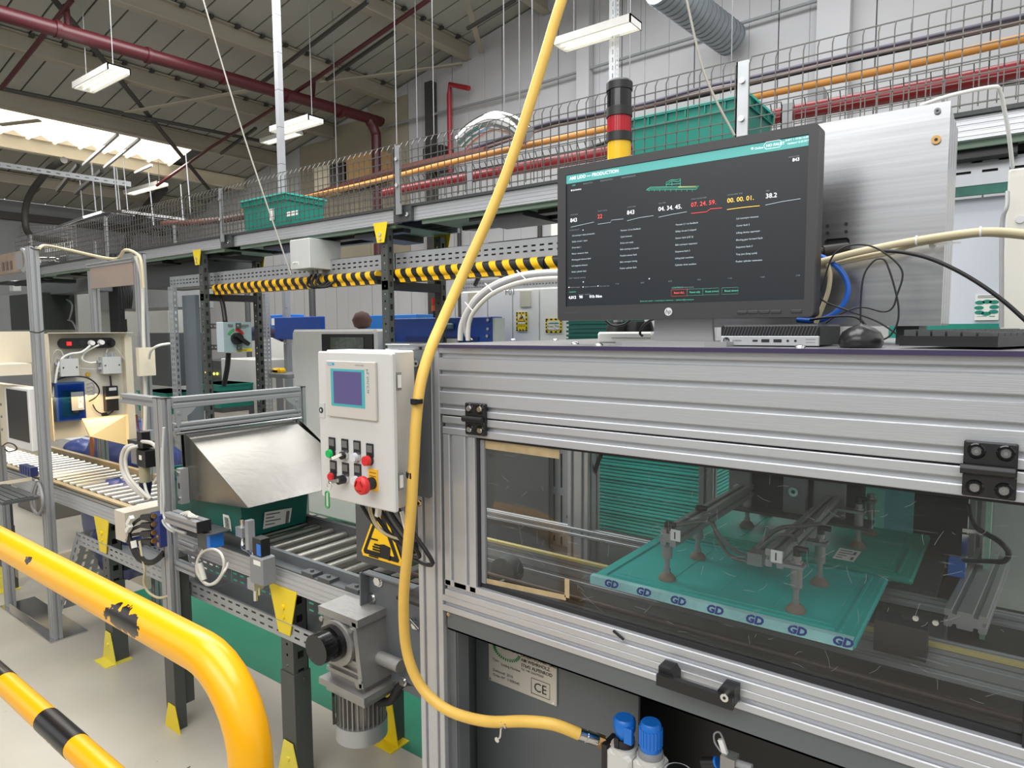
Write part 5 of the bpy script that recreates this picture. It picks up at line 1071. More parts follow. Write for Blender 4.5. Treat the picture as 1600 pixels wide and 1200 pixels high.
x0, x1, zt_, zb_ = P4[0].x, LY(47, 650, 1.4).x, P4[1].z+.0, LY(50, 706, 1.4).z
q = MB(); q.bbox((x0, 1.4, zb_), (x1, 1.45, zt_), .004); q.build('housing', WHT, t_)
q = MB(); q.box((x0+.04, 1.398, zb_+.05), (x1-.03, 1.4, zt_-.015)); q.build('screen', mat('dark_screen', (40, 38, 36), .15), t_)
q = MB(); a = LY(51, 655, 1.44); q.tube([a+V((0, -.01, .03)), a+V((.012, -.012, 0)), a+V((0, -.01, -.03))], .006, 6); solo(q, 'green_tag', mat('green_tag', (40, 110, 70), .5), 'small green tag on the cream panel beside the upright monitor', 'tag')
t_ = thing('left_keyboard', 'dark keyboard cut by the left edge under the upright monitor', 'keyboard', LY(5, 715, 1.2))
q = MB(); a = LY(28, 712, 1.2); q.box((a.x-.5, 1.12, .946), (a.x, 1.28, .962)); q.build('body', DK, t_)
q = MB()
for i in range(14):
    for j in range(4): q.box((a.x-.48+i*.034, 1.135+j*.033, .962), (a.x-.452+i*.034, 1.162+j*.033, .968))
o = q.build('keys', DK, t_); o['kind'] = 'stuff'
q = MB(); q.tube([LY(4, 697, 1.3), LY(12, 692, 1.3), LY(22, 695, 1.3), LY(26, 702, 1.3), LY(14, 706, 1.3), LY(8, 702, 1.3)], .004, 5); solo(q, 'mouse_cable', CABB, 'thin black cable lying in a loop below the upright monitor', 'cable')
t_ = thing('blue_light_sensor', 'dark blue finned sensor behind the left frame post', 'sensor', PY(50, 740, 1.5)); a, b = PY(41, 724, 1.5), PY(61, 744, 1.5); q = MB()
for i in range(5): q.box((a.x+(b.x-a.x)*i/5, 1.46, b.z), (a.x+(b.x-a.x)*(i+.75)/5, 1.5, a.z))
q.build('fin', BLUED, t_)
q = MB(); q.tube([PY(57, 750, 1.42), PY(50, 770, 1.41), PY(50, 790, 1.41), PY(58, 803, 1.41), PY(66, 795, 1.41), PY(66, 775, 1.41), PY(60, 755, 1.42), PY(54, 775, 1.42), PY(56, 800, 1.42)], .009, 6); solo(q, 'hanging_cable_loop', CABG, 'grey cable loop tied beside the front post of the scanner frame', 'cable')
cabpx('low_floor_box', 'low grey covered box on the floor between the frame posts', 25, 745, 75, 880, 2.4, .6, mat('olive_grey_paint', (104, 102, 94), .6), 'box', 0.0)
# ================================================================ yellow hoop barrier
def sp(x, y): return PY(x, y, .642)
RAILM = chip_mat('barrier_yellow', (240, 172, 4), (30, 28, 26), [(sp(213, 958).x+1.2, -.039, sp(213, 958).z, .075, .04), (sp(232, 968).x+1.2, -.039, sp(232, 968).z, .045, .034), (sp(65, 868).x+1.2, -.036, sp(65, 868).z, .03, .018), (sp(398, 1115).x+1.2, -.03, sp(398, 1115).z, .014, .014), (sp(350, 1085).x+1.2, -.03, sp(350, 1085).z, .01, .01)])
t_ = thing('safety_barrier', 'yellow painted tubular hoop barrier with black scuffs in the foreground', 'barrier', (-1.2, .642, 0))
q = MB(); zc = 1.207; xe = -1.088; rb = .165
pts_ = [(-4.2, .642, zc), (xe-rb-.03, .642, zc)]+[(xe-rb+rb*math.sin(a), .642, zc-rb+rb*math.cos(a)) for a in [math.pi/2*i/8 for i in range(0, 9)]]+[(xe, .642, .0)]
q.tube(pts_, .039, 24, smooth=False); q.build('hoop', RAILM, t_)
q = MB(); zl = .752; q.cyl((-4.2, .642, zl), (xe, .642, zl), .0325, 20); lr = q.build('lower_rail', RAILM, t_)
for (xa, xb) in ((sp(72, 1105).x, sp(118, 1140).x), (sp(-20, 1040).x, sp(8, 1050).x), (-4.0, -3.9)):
    q = MB(); q.cyl((xa, .642, zl), (xb, .642, zl), .0335, 20); q.build('black_band', chip_mat('band_black_%d' % int(-xa*100), (26, 26, 28), (250, 190, 10), [((xa+xb)/2+1.2, -.03, zl-.036, .16, .03)]), t_)
q = MB(); q.cyl((-2.6, .642, 0), (-2.6, .642, zc), .035, 16) if False else q.cyl((-4.0, .642, 0), (-4.0, .642, zc), .035, 16); q.build('post', RAILM, t_)
# ================================================================ geared motor
GM = thing('gear_motor', 'cast aluminium gearbox with a finned electric motor hanging below the conveyor', 'motor', (-1.8, 1.42, .38)); GM.scale = (1.0, 1, .9); GM.location.z = .44
def g_(x, y, Yv=1.42): return PY(x, y, Yv)
xl, xr_ = g_(505, 960, 1.4).x, g_(590, 1000, 1.4).x
zt_, zb_ = .84, .60
q = MB()
xg0, xg1 = -1.875, -1.69
q.prism([(xg0, 1.40, .86), (xg1-.0, 1.40, .86), (xg1+.02, 1.40, .60), (xg0+.03, 1.40, .60), (xg0+.01, 1.40, .68), (xg0-.01, 1.40, .74)], (0, .16, 0))
q.prism([(xg0-.01, 1.385, .875), (xg1+.01, 1.385, .875), (xg1+.01, 1.385, .845), (xg0-.01, 1.385, .845)], (0, .19, 0))
q.prism([(xg1-.02, 1.385, .86), (xg1+.0, 1.385, .86), (xg1+.03, 1.385, .62), (xg1+.01, 1.385, .62)], (0, .17, 0)); q.prism([(xg0+.02, 1.388, .645), (xg1+.02, 1.388, .645), (xg1+.02, 1.388, .63), (xg0+.02, 1.388, .63)], (0, .17, 0))
q.box((xg0+.0, 1.37, .575), (xg1+.05, 1.57, .6)); q.box((xg0+.02, 1.385, .55), (xg1+.035, 1.555, .572)); q.cyl((xg0+.09, 1.40, .76), (xg0+.09, 1.375, .76), .085, 22); q.cyl((xg0+.19, 1.40, .63), (xg0+.19, 1.385, .63), .018, 12)
for zz in (.66, .70): q.box((xg0+.03, 1.39, zz), (xg1+.0, 1.4, zz+.008))
for (u_, v_) in ((xg0+.01, .83), (xg1-.02, .83), (xg0+.0, .69), (xg1+.02, .65)): q.cyl((u_, 1.385, v_), (u_, 1.378, v_), .01, 8)
q.build('gearbox', CASTA, GM)
q = MB(); q.cyl((xg0+.085, 1.385, .765), (xg0+.085, 1.355, .765), .066, 22); q.cyl((xg0+.085, 1.355, .765), (xg0+.085, 1.30, .765), .056, 22); q.build('black_cap', BLKS, GM)
q = MB(); mx_, my_ = -1.775, 1.47; q.cyl((mx_, my_, .55), (mx_, my_, .42), .068, 20)
for i in range(30):
    a = 2*math.pi*i/30; d = V((math.cos(a), math.sin(a), 0)); q.bar(V((mx_, my_, .548))+d*.075, V((mx_, my_, .425))+d*.075, .004, .022, up=d)
q.build('finned_body', CASTA, GM)
q = MB(); q.cyl((mx_, my_, .425), (mx_, my_, .36), .09, 24); q.cyl((mx_, my_, .36), (mx_, my_, .345), .09, 24, .07); q.build('fan_cover', STEEL, GM)
c = V((mx_-.055, my_-.075, .5)); q = MB(); q.bar(c+V((0, 0, .045)), c-V((0, 0, .065)), .07, .01, up=(-.6, -.8, 0)); q.build('rating_plate', mat('worn_black_plate', (60, 58, 54), .4, .3, .5, 90), GM)
q = MB(); q.cyl((xg1+.01, 1.47, .7), (xg1+.12, 1.47, .7), .024, 12); q.build('torque_pin', CASTA, GM)
q = MB(); q.tube([(mx_+.08, my_, .52), (mx_+.13, my_+.02, .53), (mx_+.17, my_+.05, .6), (mx_+.3, my_+.06, .62)], .016, 8); q.build('cable', RUB, GM)
# dark side plate joining the conveyor to the machine
t_ = thing('drive_side_plate', 'dark grey bolted steel plate joining conveyor and machine behind the hose', 'plate', (-1.5, 1.51, .5))
q = MB(); A = PY(575, 885, 1.51); q.prism([(A.x, 1.51, A.z-.01), (-1.2, 1.51, A.z-.01), (-1.2, 1.51, .60), (PY(610, 1055, 1.51).x, 1.51, .62), (A.x, 1.51, .72)], (0, .006, 0)); q.box((A.x, 1.47, A.z-.14), (A.x+.006, 1.51, A.z-.01)); q.box((A.x, 1.48, A.z-.016), (-1.2, 1.516, A.z-.01)); q.build('plate', GREYP, t_)
q = MB()
for (u_, v_, rr) in ((592, 907, .017), (582, 934, .015), (631, 1064, .013), (650, 976, .012)): c = PY(u_, v_, 1.51); q.cyl(c, c+V((0, -.012, 0)), rr, 6); q.cyl(c, c+V((0, -.004, 0)), rr*1.3, 12)
c = PY(643, 968, 1.5); q.cyl(c, c+V((.06, -.02, -.01)), .008, 8); q.build('bolt', CHROME, t_)
# crush warning triangle on a dark plate
t_ = thing('crush_warning_sign', 'yellow triangular hand crush warning sign below the control box', 'sign', PY(597, 870, 1.46))
q = MB(); a, b = PY(556, 790, 1.47), PY(640, 900, 1.47); q.box((a.x, 1.468, b.z-.0), (b.x, 1.474, a.z+.1)); q.build('backing_plate', DK, t_)
L0, R0_, T0 = PY(563, 868, 1.46), PY(631, 884, 1.46), PY(597, 780, 1.46); L0.z = R0_.z = (L0.z+R0_.z)/2; T0.x = (L0.x+R0_.x)/2; cc = (L0+R0_+T0)/3
def tri(k, d, r_=.1):
    P_ = [cc+(p-cc)*k for p in (L0, R0_, T0)]; out = []
    for i in range(3):
        p, a, b = P_[i], P_[i-1], P_[(i+1) % 3]; out += [p+(a-p)*r_, p+(b-p)*r_]
    q = MB(); q.prism([V((p.x, 1.46-d, p.z)) for p in out], (0, -.001, 0)); return q
tri(1.0, 0, .07).build('yellow_border', YEL, t_); tri(.86, .0015, .05).build('black_triangle', INK, t_); tri(.62, .003, .02).build('yellow_field', YEL, t_)
q = MB(); hx = cc.x; hz = cc.z-.03
q.prism([(hx+.0, 1.455, hz-.02), (hx+.045, 1.455, hz-.03), (hx+.05, 1.455, hz+.015), (hx+.02, 1.455, hz+.02), (hx+.0, 1.455, hz+.016)], (0, -.001, 0))
for j in range(4): q.box((hx-.04+.008*abs(j-1.5), 1.454, hz-.018+j*.009), (hx+.002, 1.455, hz-.012+j*.009))
q.box((hx-.055, 1.454, hz-.034), (hx-.01, 1.455, hz-.029)); q.box((hx-.055, 1.454, hz+.026), (hx-.01, 1.455, hz+.031)); q.build('hand_symbol', INK, t_)
# ================================================================ LIDDING MACHINE
M = thing('lidding_machine', 'large aluminium framed lidding machine with a clear front door', 'machine', (-.5, 1.8, 0))
D = 1.18; XL, XR = -1.19, .33
def face(nm, x0, x1, z0, z1, ny, par=M, y=D, dep=.04, mm=ALU, sl=.0095, dp=.01):   # horizontal grooved profile, front face in plane y
    q = MB(); q.alu((x0, y+dep/2, (z0+z1)/2), (x1, y+dep/2, (z0+z1)/2), dep, z1-z0, 1, ny, sl=sl, dp=dp); return q.build(nm, mm, par)
q = MB(); q.alu((-1.148, D+.04, 0), (-1.148, D+.04, 1.792), .082, .08, 2, 2, up=(0, 1, 0)); q.build('post', ALU, M)
q = MB(); q.alu((.29, D+.04, 0), (.29, D+.04, 1.792), .082, .08, 2, 2, up=(0, 1, 0)); q.build('post', ALU, M)
q = MB(); q.alu((-1.148, 1.93, 0), (-1.148, 1.93, 1.79), .08, .08, 2, 2, up=(0, 1, 0)); q.build('post', ALU, M)
face('upper_panel', -1.106, .249, 1.630, 1.792, 4)
face('sill_rail', -1.106, .249, 1.138, 1.1785, 1)
q = MB(); q.box((-1.19, 1.165, 1.793), (.34, 2.42, 1.7985)); TP = q.build('top_plate', mat('top_plate_steel', (142, 142, 144), .33, .5, .08, 5), M)
q = MB(); q.box((-1.107, 1.1645, 1.7905), (.34, 1.1655, 1.7985)); q.build('protective_film', mat('violet_film', (62, 54, 84), .3), M)
for (u_, v_) in ((735, 526), (899, 529), (936, 538), (1250, 541), (802, 526), (868, 525)):
    c = PZ(u_, min(v_, 542), 1.799) if v_ > 535 else PY(u_, v_, 1.3 if v_ > 527 else 1.7); c = V((c.x, max(c.y, 1.19) if v_ > 535 else c.y, 1.7985))
    if v_ > 535: c = V((PY(u_, v_, 1.2).x, 1.2, 1.7985))
    q = MB(); q.lathe(c, Z1, [(0, .009), (.002, .009), (.005, .006), (.006, .002)], 12); q.build('dome_screw', CHROME, M)
q = MB(); q.cyl(PY(657, 972, D), PY(657, 972, D)+V((0, -.004, 0)), .003, 8)
# door
DR = -1.098
DO = face('door', -1.098, .249, 1.5825, 1.6265, 1); 
q = MB(); q.alu((-1.048, D+.02, 1.208), (-1.048, D+.02, 1.582), .1, .04, 2, 1, up=(0, 1, 0)); q.build('door_stile', ALU, M)
q = MB(); q.alu((-1.098, D+.02, 1.2), (.249, D+.02, 1.2), .04, .0425, 1, 1); q.build('door_bottom_rail', ALU, M)
q = MB(); q.alu((.099, D+.02, 1.222), (.099, D+.02, 1.582), .1, .04, 2, 1, up=(0, 1, 0)); q.build('door_stile', ALU, M)
q = MB(); q.box((-.998, D+.008, 1.222), (-.99, D+.03, 1.582)); q.box((.035, D+.004, 1.222), (.049, D+.03, 1.582)); q.box((-.998, D+.012, 1.222), (.049, D+.03, 1.2315)); q.box((-.998, D+.012, 1.576), (.049, D+.03, 1.582)); q.box((-1.107, D+.012, 1.1785), (.249, D+.03, 1.181)); q.box((-1.105, D+.015, 1.6265), (.249, D+.03, 1.630)); q.build('gasket', RUB, M)
q = MB(); q.box((-.99, D+.012, 1.23), (-.978, D+.02, 1.576)); q.build('edge_trim', MGR, M)
q = MB(); q.quad((-.99, D+.018, 1.23), (.037, D+.018, 1.23), (.037, D+.018, 1.577), (-.99, D+.018, 1.577)); q.build('clear_pane', GLASS, M)
def tape(x, y, x2, y2, w_, Yv=D+.016):
    a, b = PY(x, y, Yv), PY(x2, y2, Yv); q = MB(); q.bar(a, b, .0006, w_, up=(0, 0, 1)) if abs(a.z-b.z) < abs(a.x-b.x) else q.bar(a, b, w_, .0006, up=(0, 1, 0)); return q
TAPEM = mat('old_masking_tape', (176, 156, 118), .7, 0, .2, 30, .3, 60)
for (a) in ((757, 694, 874, 710, .02), (748, 905, 884, 934, .012), (886, 905, 886, 934, .012), (757, 868, 754, 905, .008)):
    tape(*a).build('tape_strip', TAPEM, M)
q = MB(); random.seed(11)
for i in range(150):
    c_ = V((random.uniform(-.96, .02), D+.0176, random.uniform(1.24, 1.56))); a_ = random.uniform(-1.3, 1.3)+.6; l_ = random.uniform(.004, .03)*(2.5 if i < 14 else 1); n_ = V((-math.sin(a_), 0, math.cos(a_)))
    q.tube([c_, c_+V((math.cos(a_), 0, math.sin(a_)))*l_*.5+n_*random.uniform(-.002, .002), c_+V((math.cos(a_), 0, math.sin(a_)))*l_], .00022, 3, sub=3)
o_ = q.build('scratch_marks', mat('scratch_grey', (150, 154, 154), .5), M); o_['kind'] = 'stuff'
# hinges
def hinge(x0, x1, z0, z1):
    q = MB(); w_ = x1-x0; zm = (z0+z1)/2; y = D
    q.bbox((x0, y-.012, zm+.006), (x1, y+.001, z1), .0018); q.bbox((x0, y-.012, z0), (x1, y+.001, zm-.006), .0018); h = q.build('hinge', BLK, M)
    q = MB(); q.cyl((x0-.003, y-.014, zm), (x1-.002, y-.014, zm), .0075, 12); q.box((x0, y-.01, zm-.007), (x1, y, zm+.007)); q.build('knuckle', BLK, h)
    for u_ in (.24, .78):
        for v_ in (.17, .83):
            c = V((x0+w_*u_, y-.012, z0+(z1-z0)*v_)); q = MB(); q.cyl(c, c+V((0, -.0015, 0)), .0115, 20, .010); rg = q.build('screw_collar', BLKS, h)
            q = MB(); q.cyl(c+V((0, -.001, 0)), c+V((0, -.004, 0)), .0075, 16, .006); q.cyl(c+V((0, -.0041, 0)), c+V((0, -.0043, 0)), .003, 6, mi=1); q.build('screw', [CHROME, INKG], h)
hinge(-1.016, -.958, 1.590, 1.664); hinge(-.052, .012, 1.586, 1.667)
# handle
A, B = PY(1040, 1012, D), PY(1157, 1060, D); hz = 1.172; x0, x1 = A.x, B.x
HD = None
q = MB(); yb = D
for xx, s_ in ((x0, 1), (x1, -1)): q.prism([(xx, yb, hz+.018), (xx+s_*.024, yb, hz+.018), (xx+s_*.032, yb, hz+.006), (xx+s_*.032, yb, hz-.014), (xx, yb, hz-.014)], (0, -.032, 0))
q.prism([(x0, yb-.03, hz+.006), (x1, yb-.03, hz+.006), (x1, yb-.03, hz-.016), (x0, yb-.03, hz-.016)], (0, -.012, 0)); HD = q.build('pull_handle', BLK, M)
q = MB(); q.cyl((x1-.014, yb-.032, hz+.004), (x1-.014, yb-.044, hz+.004), .0075, 12); q.cyl((x1-.014, yb-.0441, hz+.004), (x1-.014, yb-.0445, hz+.004), .003, 6, mi=1); q.build('screw', [CHROME, INK], HD)
c = PY(967, 991, D); q = MB(); q.bar(c+V((-.012, 0, .005)), c+V((.012, 0, -.007)), .004, .008, up=(0, 1, 0)); q.build('dent', INK, M)
# lower bay
q = MB(); q.box((-1.1, D+.01, 1.089), (.25, D+.014, 1.138)); q.box((-1.1, D+.01, 1.089), (.25, D+.045, 1.093)); q.build('fascia', GREYP, M)
c = PY(697, 958, D); q = MB(); q.cyl((-1.092, D+.01, 1.13), (-1.092, D+.004, 1.13), .007, 12, .005); q.build('dome_screw', CHROME, M)
q = MB(); q.box((-1.105, D+.02, 0), (-1.075, D+.06, 1.089)); q.box((-1.082, D+.015, 0), (-1.078, D+.03, 1.089)); q.build('lower_upright', GREYP, M)
xa = PY(745, 1100, 1.37).x; xb = PY(997, 1150, 1.37).x
q = MB(); q.box((xa, 1.37, .3), (xb, 1.38, 1.14)); q.build('bay_back_plate', GREYP, M)
q = MB(); q.box((-1.19, 1.27, .28), (-1.18, 1.6, 1.09)); q.build('added_side_panel', GREYP, M)  # panel added so the left of the bay stays dark
q = MB(); q.box((-1.1, 1.6, .28), (.25, 1.61, .99)); q.build('bay_shade_wall', BLK, M); q = MB(); q.box((-1.1, 1.23, .25), (.3, 1.6, .27)); q.build('bay_floor', DK, M)  # black back wall put in for the shade deep in the bay
# name plate
NP = thing('name_plate', 'pale metal maker plate with green ring logo and CE mark in the lower bay', 'plate', (-1.0, 1.36, .88))
x0 = PY(764, 1040, 1.365).x; x1 = PY(870, 1080, 1.365).x; z0 = PY(764, 1062, 1.365).z; z0 = (z0+PY(870, 1104, 1.365).z)/2; z1 = z0+.165
q = MB(); q.bbox((x0, 1.363, z0), (x1, 1.369, z1), .0015); q.build('plate', mat('plate_metal', (198, 194, 184), .4, .3, .03, 8), NP)
W_ = x1-x0
def npt(t, u_, v_, s_, al='LEFT', bd=.0): p = (x0+W_*u_, 1.362, z0+v_); q.text(t, p, X1, Z1, s_, 0, al, bd)
q = MB(); npt('Type', .07, .062, .0105); npt('Lidding Machine', .2, .056, .0098); npt('Delivered  2010', .07, .032, .0105); npt('Order-Nº  11000345', .07, .019, .0105)
npt('FÖRDER- UND', .5, .113, .0125, bd=.008); npt('LAGERTECHNIK GMBH', .5, .101, .0115, bd=.008); npt('AM WEHRHOLZ', .5, .088, .0125, bd=.008); npt('57642 ALPENROD', .5, .074, .0125, bd=.008); npt('Tel. +49-2662/95050', .5, .064, .0085); npt('CE', .685, .021, .034, bd=.0)
a_, b_, c_, d_ = x0+W_*.65, x0+W_*.91, z0+.012, z0+.053
q.tube([(a_, 1.362, c_), (b_, 1.362, c_), (b_, 1.362, d_), (a_, 1.362, d_), (a_, 1.362, c_)], .0007, 4, smooth=False); q.build('lettering', INK, NP)
q = MB(); cx_, cz_ = x0+W_*.29, z0+.105; 
for i in range(17):
    a = math.pi*(1.02+i*.056); ca, sa = math.cos(a), math.sin(a)
    w2 = .0022; t1 = V((-sa, 0, ca)); p0 = V((cx_+.047*ca, 1.362, cz_+.032*sa)); p1 = V((cx_+.038*ca, 1.362, cz_+.0245*sa)); q.add([p0-t1*w2, p0+t1*w2, p1+t1*w2*.8, p1-t1*w2*.8], [(0, 1, 2, 3)])
q.text('AMI', (cx_-.044, 1.362, cz_+.0), X1, Z1, .05, 0, 'LEFT', .02)
q.build('logo', mat('logo_green', (30, 120, 60), .5), NP)
q = MB()
for xx in (x0+.008, x1-.008):
    for zz in (z0+.008, z1-.008): q.cyl((xx, 1.363, zz), (xx, 1.3605, zz), .0035, 10)
q.build('rivet', CHROME, NP)
# air preparation unit
FR = thing('air_service_unit', 'air filter and regulator unit with two blue knobs at the end of the yellow hose', 'regulator', (-.6, 1.25, .75))
u = lambda x, y, Yv=1.25: PY(x, y, Yv)
xs = [-.640, -.578, -.516]
q = MB(); q.bbox((xs[0]-.03, 1.222, .80), (xs[0]+.03, 1.28, .925), .006); q.bbox((xs[1]-.03, 1.222, .80), (xs[1]+.03, 1.28, .925), .006); q.bbox((xs[2]-.03, 1.222, .80), (xs[2]+.03, 1.28, .915), .006)
for i in (0, 1): q.cyl((xs[i], 1.25, .92), (xs[i], 1.25, .932), .029, 24)
q.cyl((xs[2], 1.25, .91), (xs[2], 1.25, .92), .03, 24); q.build('body', mat('pale_grey_housing', (204, 204, 200), .4), FR)
q = MB(); q.box((xs[0]-.042, 1.225, .82), (xs[0]-.03, 1.275, .93)); q.cyl((xs[2], 1.25, .918), (xs[2], 1.25, .9225), .024, 24); q.cyl((xs[1]-.02, 1.223, .86), (xs[1]-.02, 1.2, .86), .02, 20); q.build('black_cover', BLK, FR)
q = MB(); q.lathe((xs[1], 1.25, .932), Z1, [(0, .027), (.012, .026), (.014, .023)], 24); q.build('collar', MGR, FR)
q = MB(); q.lathe((xs[1], 1.25, .944), Z1, [(0, .0225), (.01, .0235), (.045, .0235), (.058, .022), (.062, .019)], 24)
for i in range(20): a = 2*math.pi*i/20; q.bar((xs[1]+.0235*math.cos(a), 1.25+.0235*math.sin(a), .956), (xs[1]+.0235*math.cos(a), 1.25+.0235*math.sin(a), .993), .003, .003)
q.build('blue_knob', BLUEB, FR)
q = MB(); q.cyl((xs[0], 1.25, .932), (xs[0], 1.25, .95), .0225, 20); q.box((xs[0]-.012, 1.226, .932), (xs[0]-.002, 1.232, .955), 0); q.build('switch_base', BLK, FR)
q = MB(); q.lathe((xs[0], 1.25, .948), Z1, [(0, .016), (.008, .02), (.02, .024), (.04, .025), (.046, .02)], 10); q.box((xs[0]+.01, 1.228, .95), (xs[0]+.028, 1.24, .985)); q.build('blue_switch_knob', BLUEB, FR)
q = MB(); q.box((xs[0]-.026, 1.221, .875), (xs[0]-.0, 1.2215, .88)); q.box((xs[0]-.026, 1.221, .86), (xs[0]-.01, 1.2215, .863)); q.text('ON', (xs[0]-.02, 1.2212, .845), X1, Z1, .01, 0); q.build('print', INKG, FR)
t_ = thing('side_fitting', 'small metal fitting with a white tag right of the blue knobs', 'fitting', (-.42, 1.26, .88))
q = MB(); a = u(1090, 1192); q.cyl(u(1098, 1192), u(1118, 1192), .011, 12); q.build('black_fitting', BLK, t_); q = MB(); q.cyl(u(1118, 1191), u(1121, 1191), .011, 12); q.build('blue_ring', BLUEB, t_)
c = u(1140, 1188); q = MB(); q.box(c+V((-.014, -.014, -.02)), c+V((.014, .014, .012))); q.build('block', CASTA, t_)
q = MB(); q.bar(u(1126, 1155), u(1135, 1183), .008, .01); q.build('white_tag', WPL, t_); q = MB(); q.tube([u(1127, 1175), u(1117, 1160), u(1116, 1147), u(1124, 1144), u(1130, 1155)], .002, 5); q.cyl(u(1150, 1192), u(1175, 1200), .008, 8); q.build('wire', CABG, t_)
# ---------------------------------------------------------------- yellow hose
HS = thing('yellow_hose', 'thick yellow air hose hanging from above and curving to the blue knobs', 'hose', (-1.05, 1.05, .9))
hp = [(884, -20, 1.4), (868, 30, 1.38), (838, 130, 1.35), (806, 230, 1.32), (770, 325, 1.28), (724, 428, 1.22), (692, 500, 1.16), (672, 548, 1.11), (657, 600, 1.075), (650, 660, 1.055), (646, 730, 1.05), (642, 800, 1.05), (637, 860, 1.06), (631, 930, 1.08), (633, 1000, 1.1), (645, 1048, 1.11), (668, 1085, 1.12), (705, 1112, 1.13), (760, 1127, 1.14), (820, 1127, 1.15), (865, 1132, 1.17), (905, 1147, 1.2)]
q = MB(); q.tube([PY(*p) for p in hp], .0128, 16, sub=5); q.build('hose', mat('yellow_rubber', (228, 186, 88), .45, 0, .06, 20, .2, 200), HS)
q = MB(); a, b = PY(903, 1146, 1.2), PY(932, 1156, 1.235); q.cyl(a, b, .0135, 14); q.cyl(a.lerp(b, .4), a.lerp(b, .5), .0145, 14); q.build('ferrule', CHROME, HS)
q = MB(); a, b, c = PY(930, 1155, 1.235), PY(944, 1160, 1.245), PY(957, 1164, 1.25); q.cyl(a, b, .014, 6, sm=False); q.cyl(b, c, .009, 12); q.build('brass_nut', BRASS, HS)
for (p, q_) in (((651, 627), 0), ((644, 741), 1)):
    c = PY(p[0], p[1], 1.055); q = MB(); q.cyl(c-V((0, 0, .005)), c+V((0, 0, .005)), .0142, 16); q.box(c+V((.0, -.018, -.006)), c+V((.014, -.012, .007))); q.build('cable_tie', BLK, HS)
q = MB(); c = PY(791, 1129, 1.145); 
for dx in (-.004, .006): q.cyl(c+V((dx-.002, 0, 0)), c+V((dx+.002, 0, 0)), .0138, 16)
q.tube([c+V((-.006, -.012, -.01)), c+V((-.008, -.012, -.03)), c+V((-.016, -.01, -.04))], .003, 5); q.cyl(c+V((-.018, -.012, -.042)), c+V((-.018, -.009, -.042)), .0065, 8); q.build('hose_clamp', CHROME, HS)
# ================================================================ CONTROL BOX
CB = thing('control_box', 'light grey control box with a touch panel, push buttons and emergency stop', 'control box', (-1.2, 1.08, 1.43))
bx0, bx1, bz0, bz1 = -1.335, -1.077, 1.43, 1.784
q = MB(); q.bbox((bx0, 1.0, bz0), (bx1, 1.014, bz1), .003); DOOR = q.build('door', mat('box_grey', (200, 200, 198), .42, 0, .03, 6), CB)
q = MB(); q.bbox((bx0+.006, 1.018, bz0-.002), (bx1-.025, 1.095, bz1+.003), .004); q.box((bx0+.03, 1.095, bz0+.02), (bx1-.1, 1.167, bz1-.02)); q.box((bx0+.01, 1.013, bz0+.006), (bx1-.02, 1.02, bz1-.006)); q.build('body', mat('box_grey', (200, 200, 198)), CB)
for zz in (1.475, 1.70): q = MB(); q.box((bx1-.016, 1.02, zz), (bx1-.008, 1.035, zz+.04)); q.box((bx1-.0085, 1.0225, zz+.006), (bx1-.0055, 1.0325, zz+.034), 1); q.build('hinge', [MGR, WPL], CB)
q = MB(); q.box((bx0+.004, .998, 1.625), (bx0+.024, 1.0, 1.66)); q.cyl((bx0+.012, .998, 1.643), (bx0+.012, .9965, 1.643), .007, 14, mi=1); q.box((bx0+.0095, .996, 1.64), (bx0+.0145, .9968, 1.646), 0); q.build('lock', [LGR, INK], CB)
def db(x, y): return PY(x, y, .999)
# touch panel
a, b = db(512, 563), db(591, 658); ha = thing.__name__
hx0, hx1, hz1, hz0 = a.x, b.x, a.z, b.z
q = MB(); q.bbox((hx0, .992, hz0), (hx1, 1.0, hz1), .0015); HMI = q.build('touch_panel', mat('panel_beige', (194, 189, 182), .4, 0, .02, 8), CB)
W_, H_ = hx1-hx0, hz1-hz0
def hr(u0, v0, u1, v1, y, mm, nm): q = MB(); q.box((hx0+W_*u0, y, hz0+H_*v0), (hx0+W_*u1, y+.0008, hz0+H_*v1)); return q.build(nm, mm, HMI)
hr(.11, .2, .80, .86, .9915, mat('screen_border_teal', (76, 168, 178), .35), 'screen_border')
hr(.17, .25, .74, .82, .9908, mat('lcd_violet', (92, 84, 128), .2, 0, .05, 4, emis=(92, 84, 128), es=.12), 'screen')
hr(.05, .92, .19, .965, .9915, mat('badge_blue', (60, 150, 190), .4), 'badge')
q = MB(); q.text('SIEMENS', (hx0+W_*.06, .9912, hz0+H_*.929), X1, Z1, .0042, 0, 'LEFT', .02); q.text('SIMATIC PANEL', (hx0+W_*.62, .9912, hz0+H_*.925), X1, Z1, .0044, 1)
q.text('T', (hx0+W_*.83, .9912, hz0+H_*.80), X1, Z1, .014, 2)
for i, ch in enumerate('TOUCH'): q.text(ch, (hx0+W_*.845, .9911, hz0+H_*(.83-.075*i)), -Z1, X1, .011, 2)
q.build('lettering', [PAPER, INKG, mat('teal_ink', (60, 140, 150), .5)], HMI)
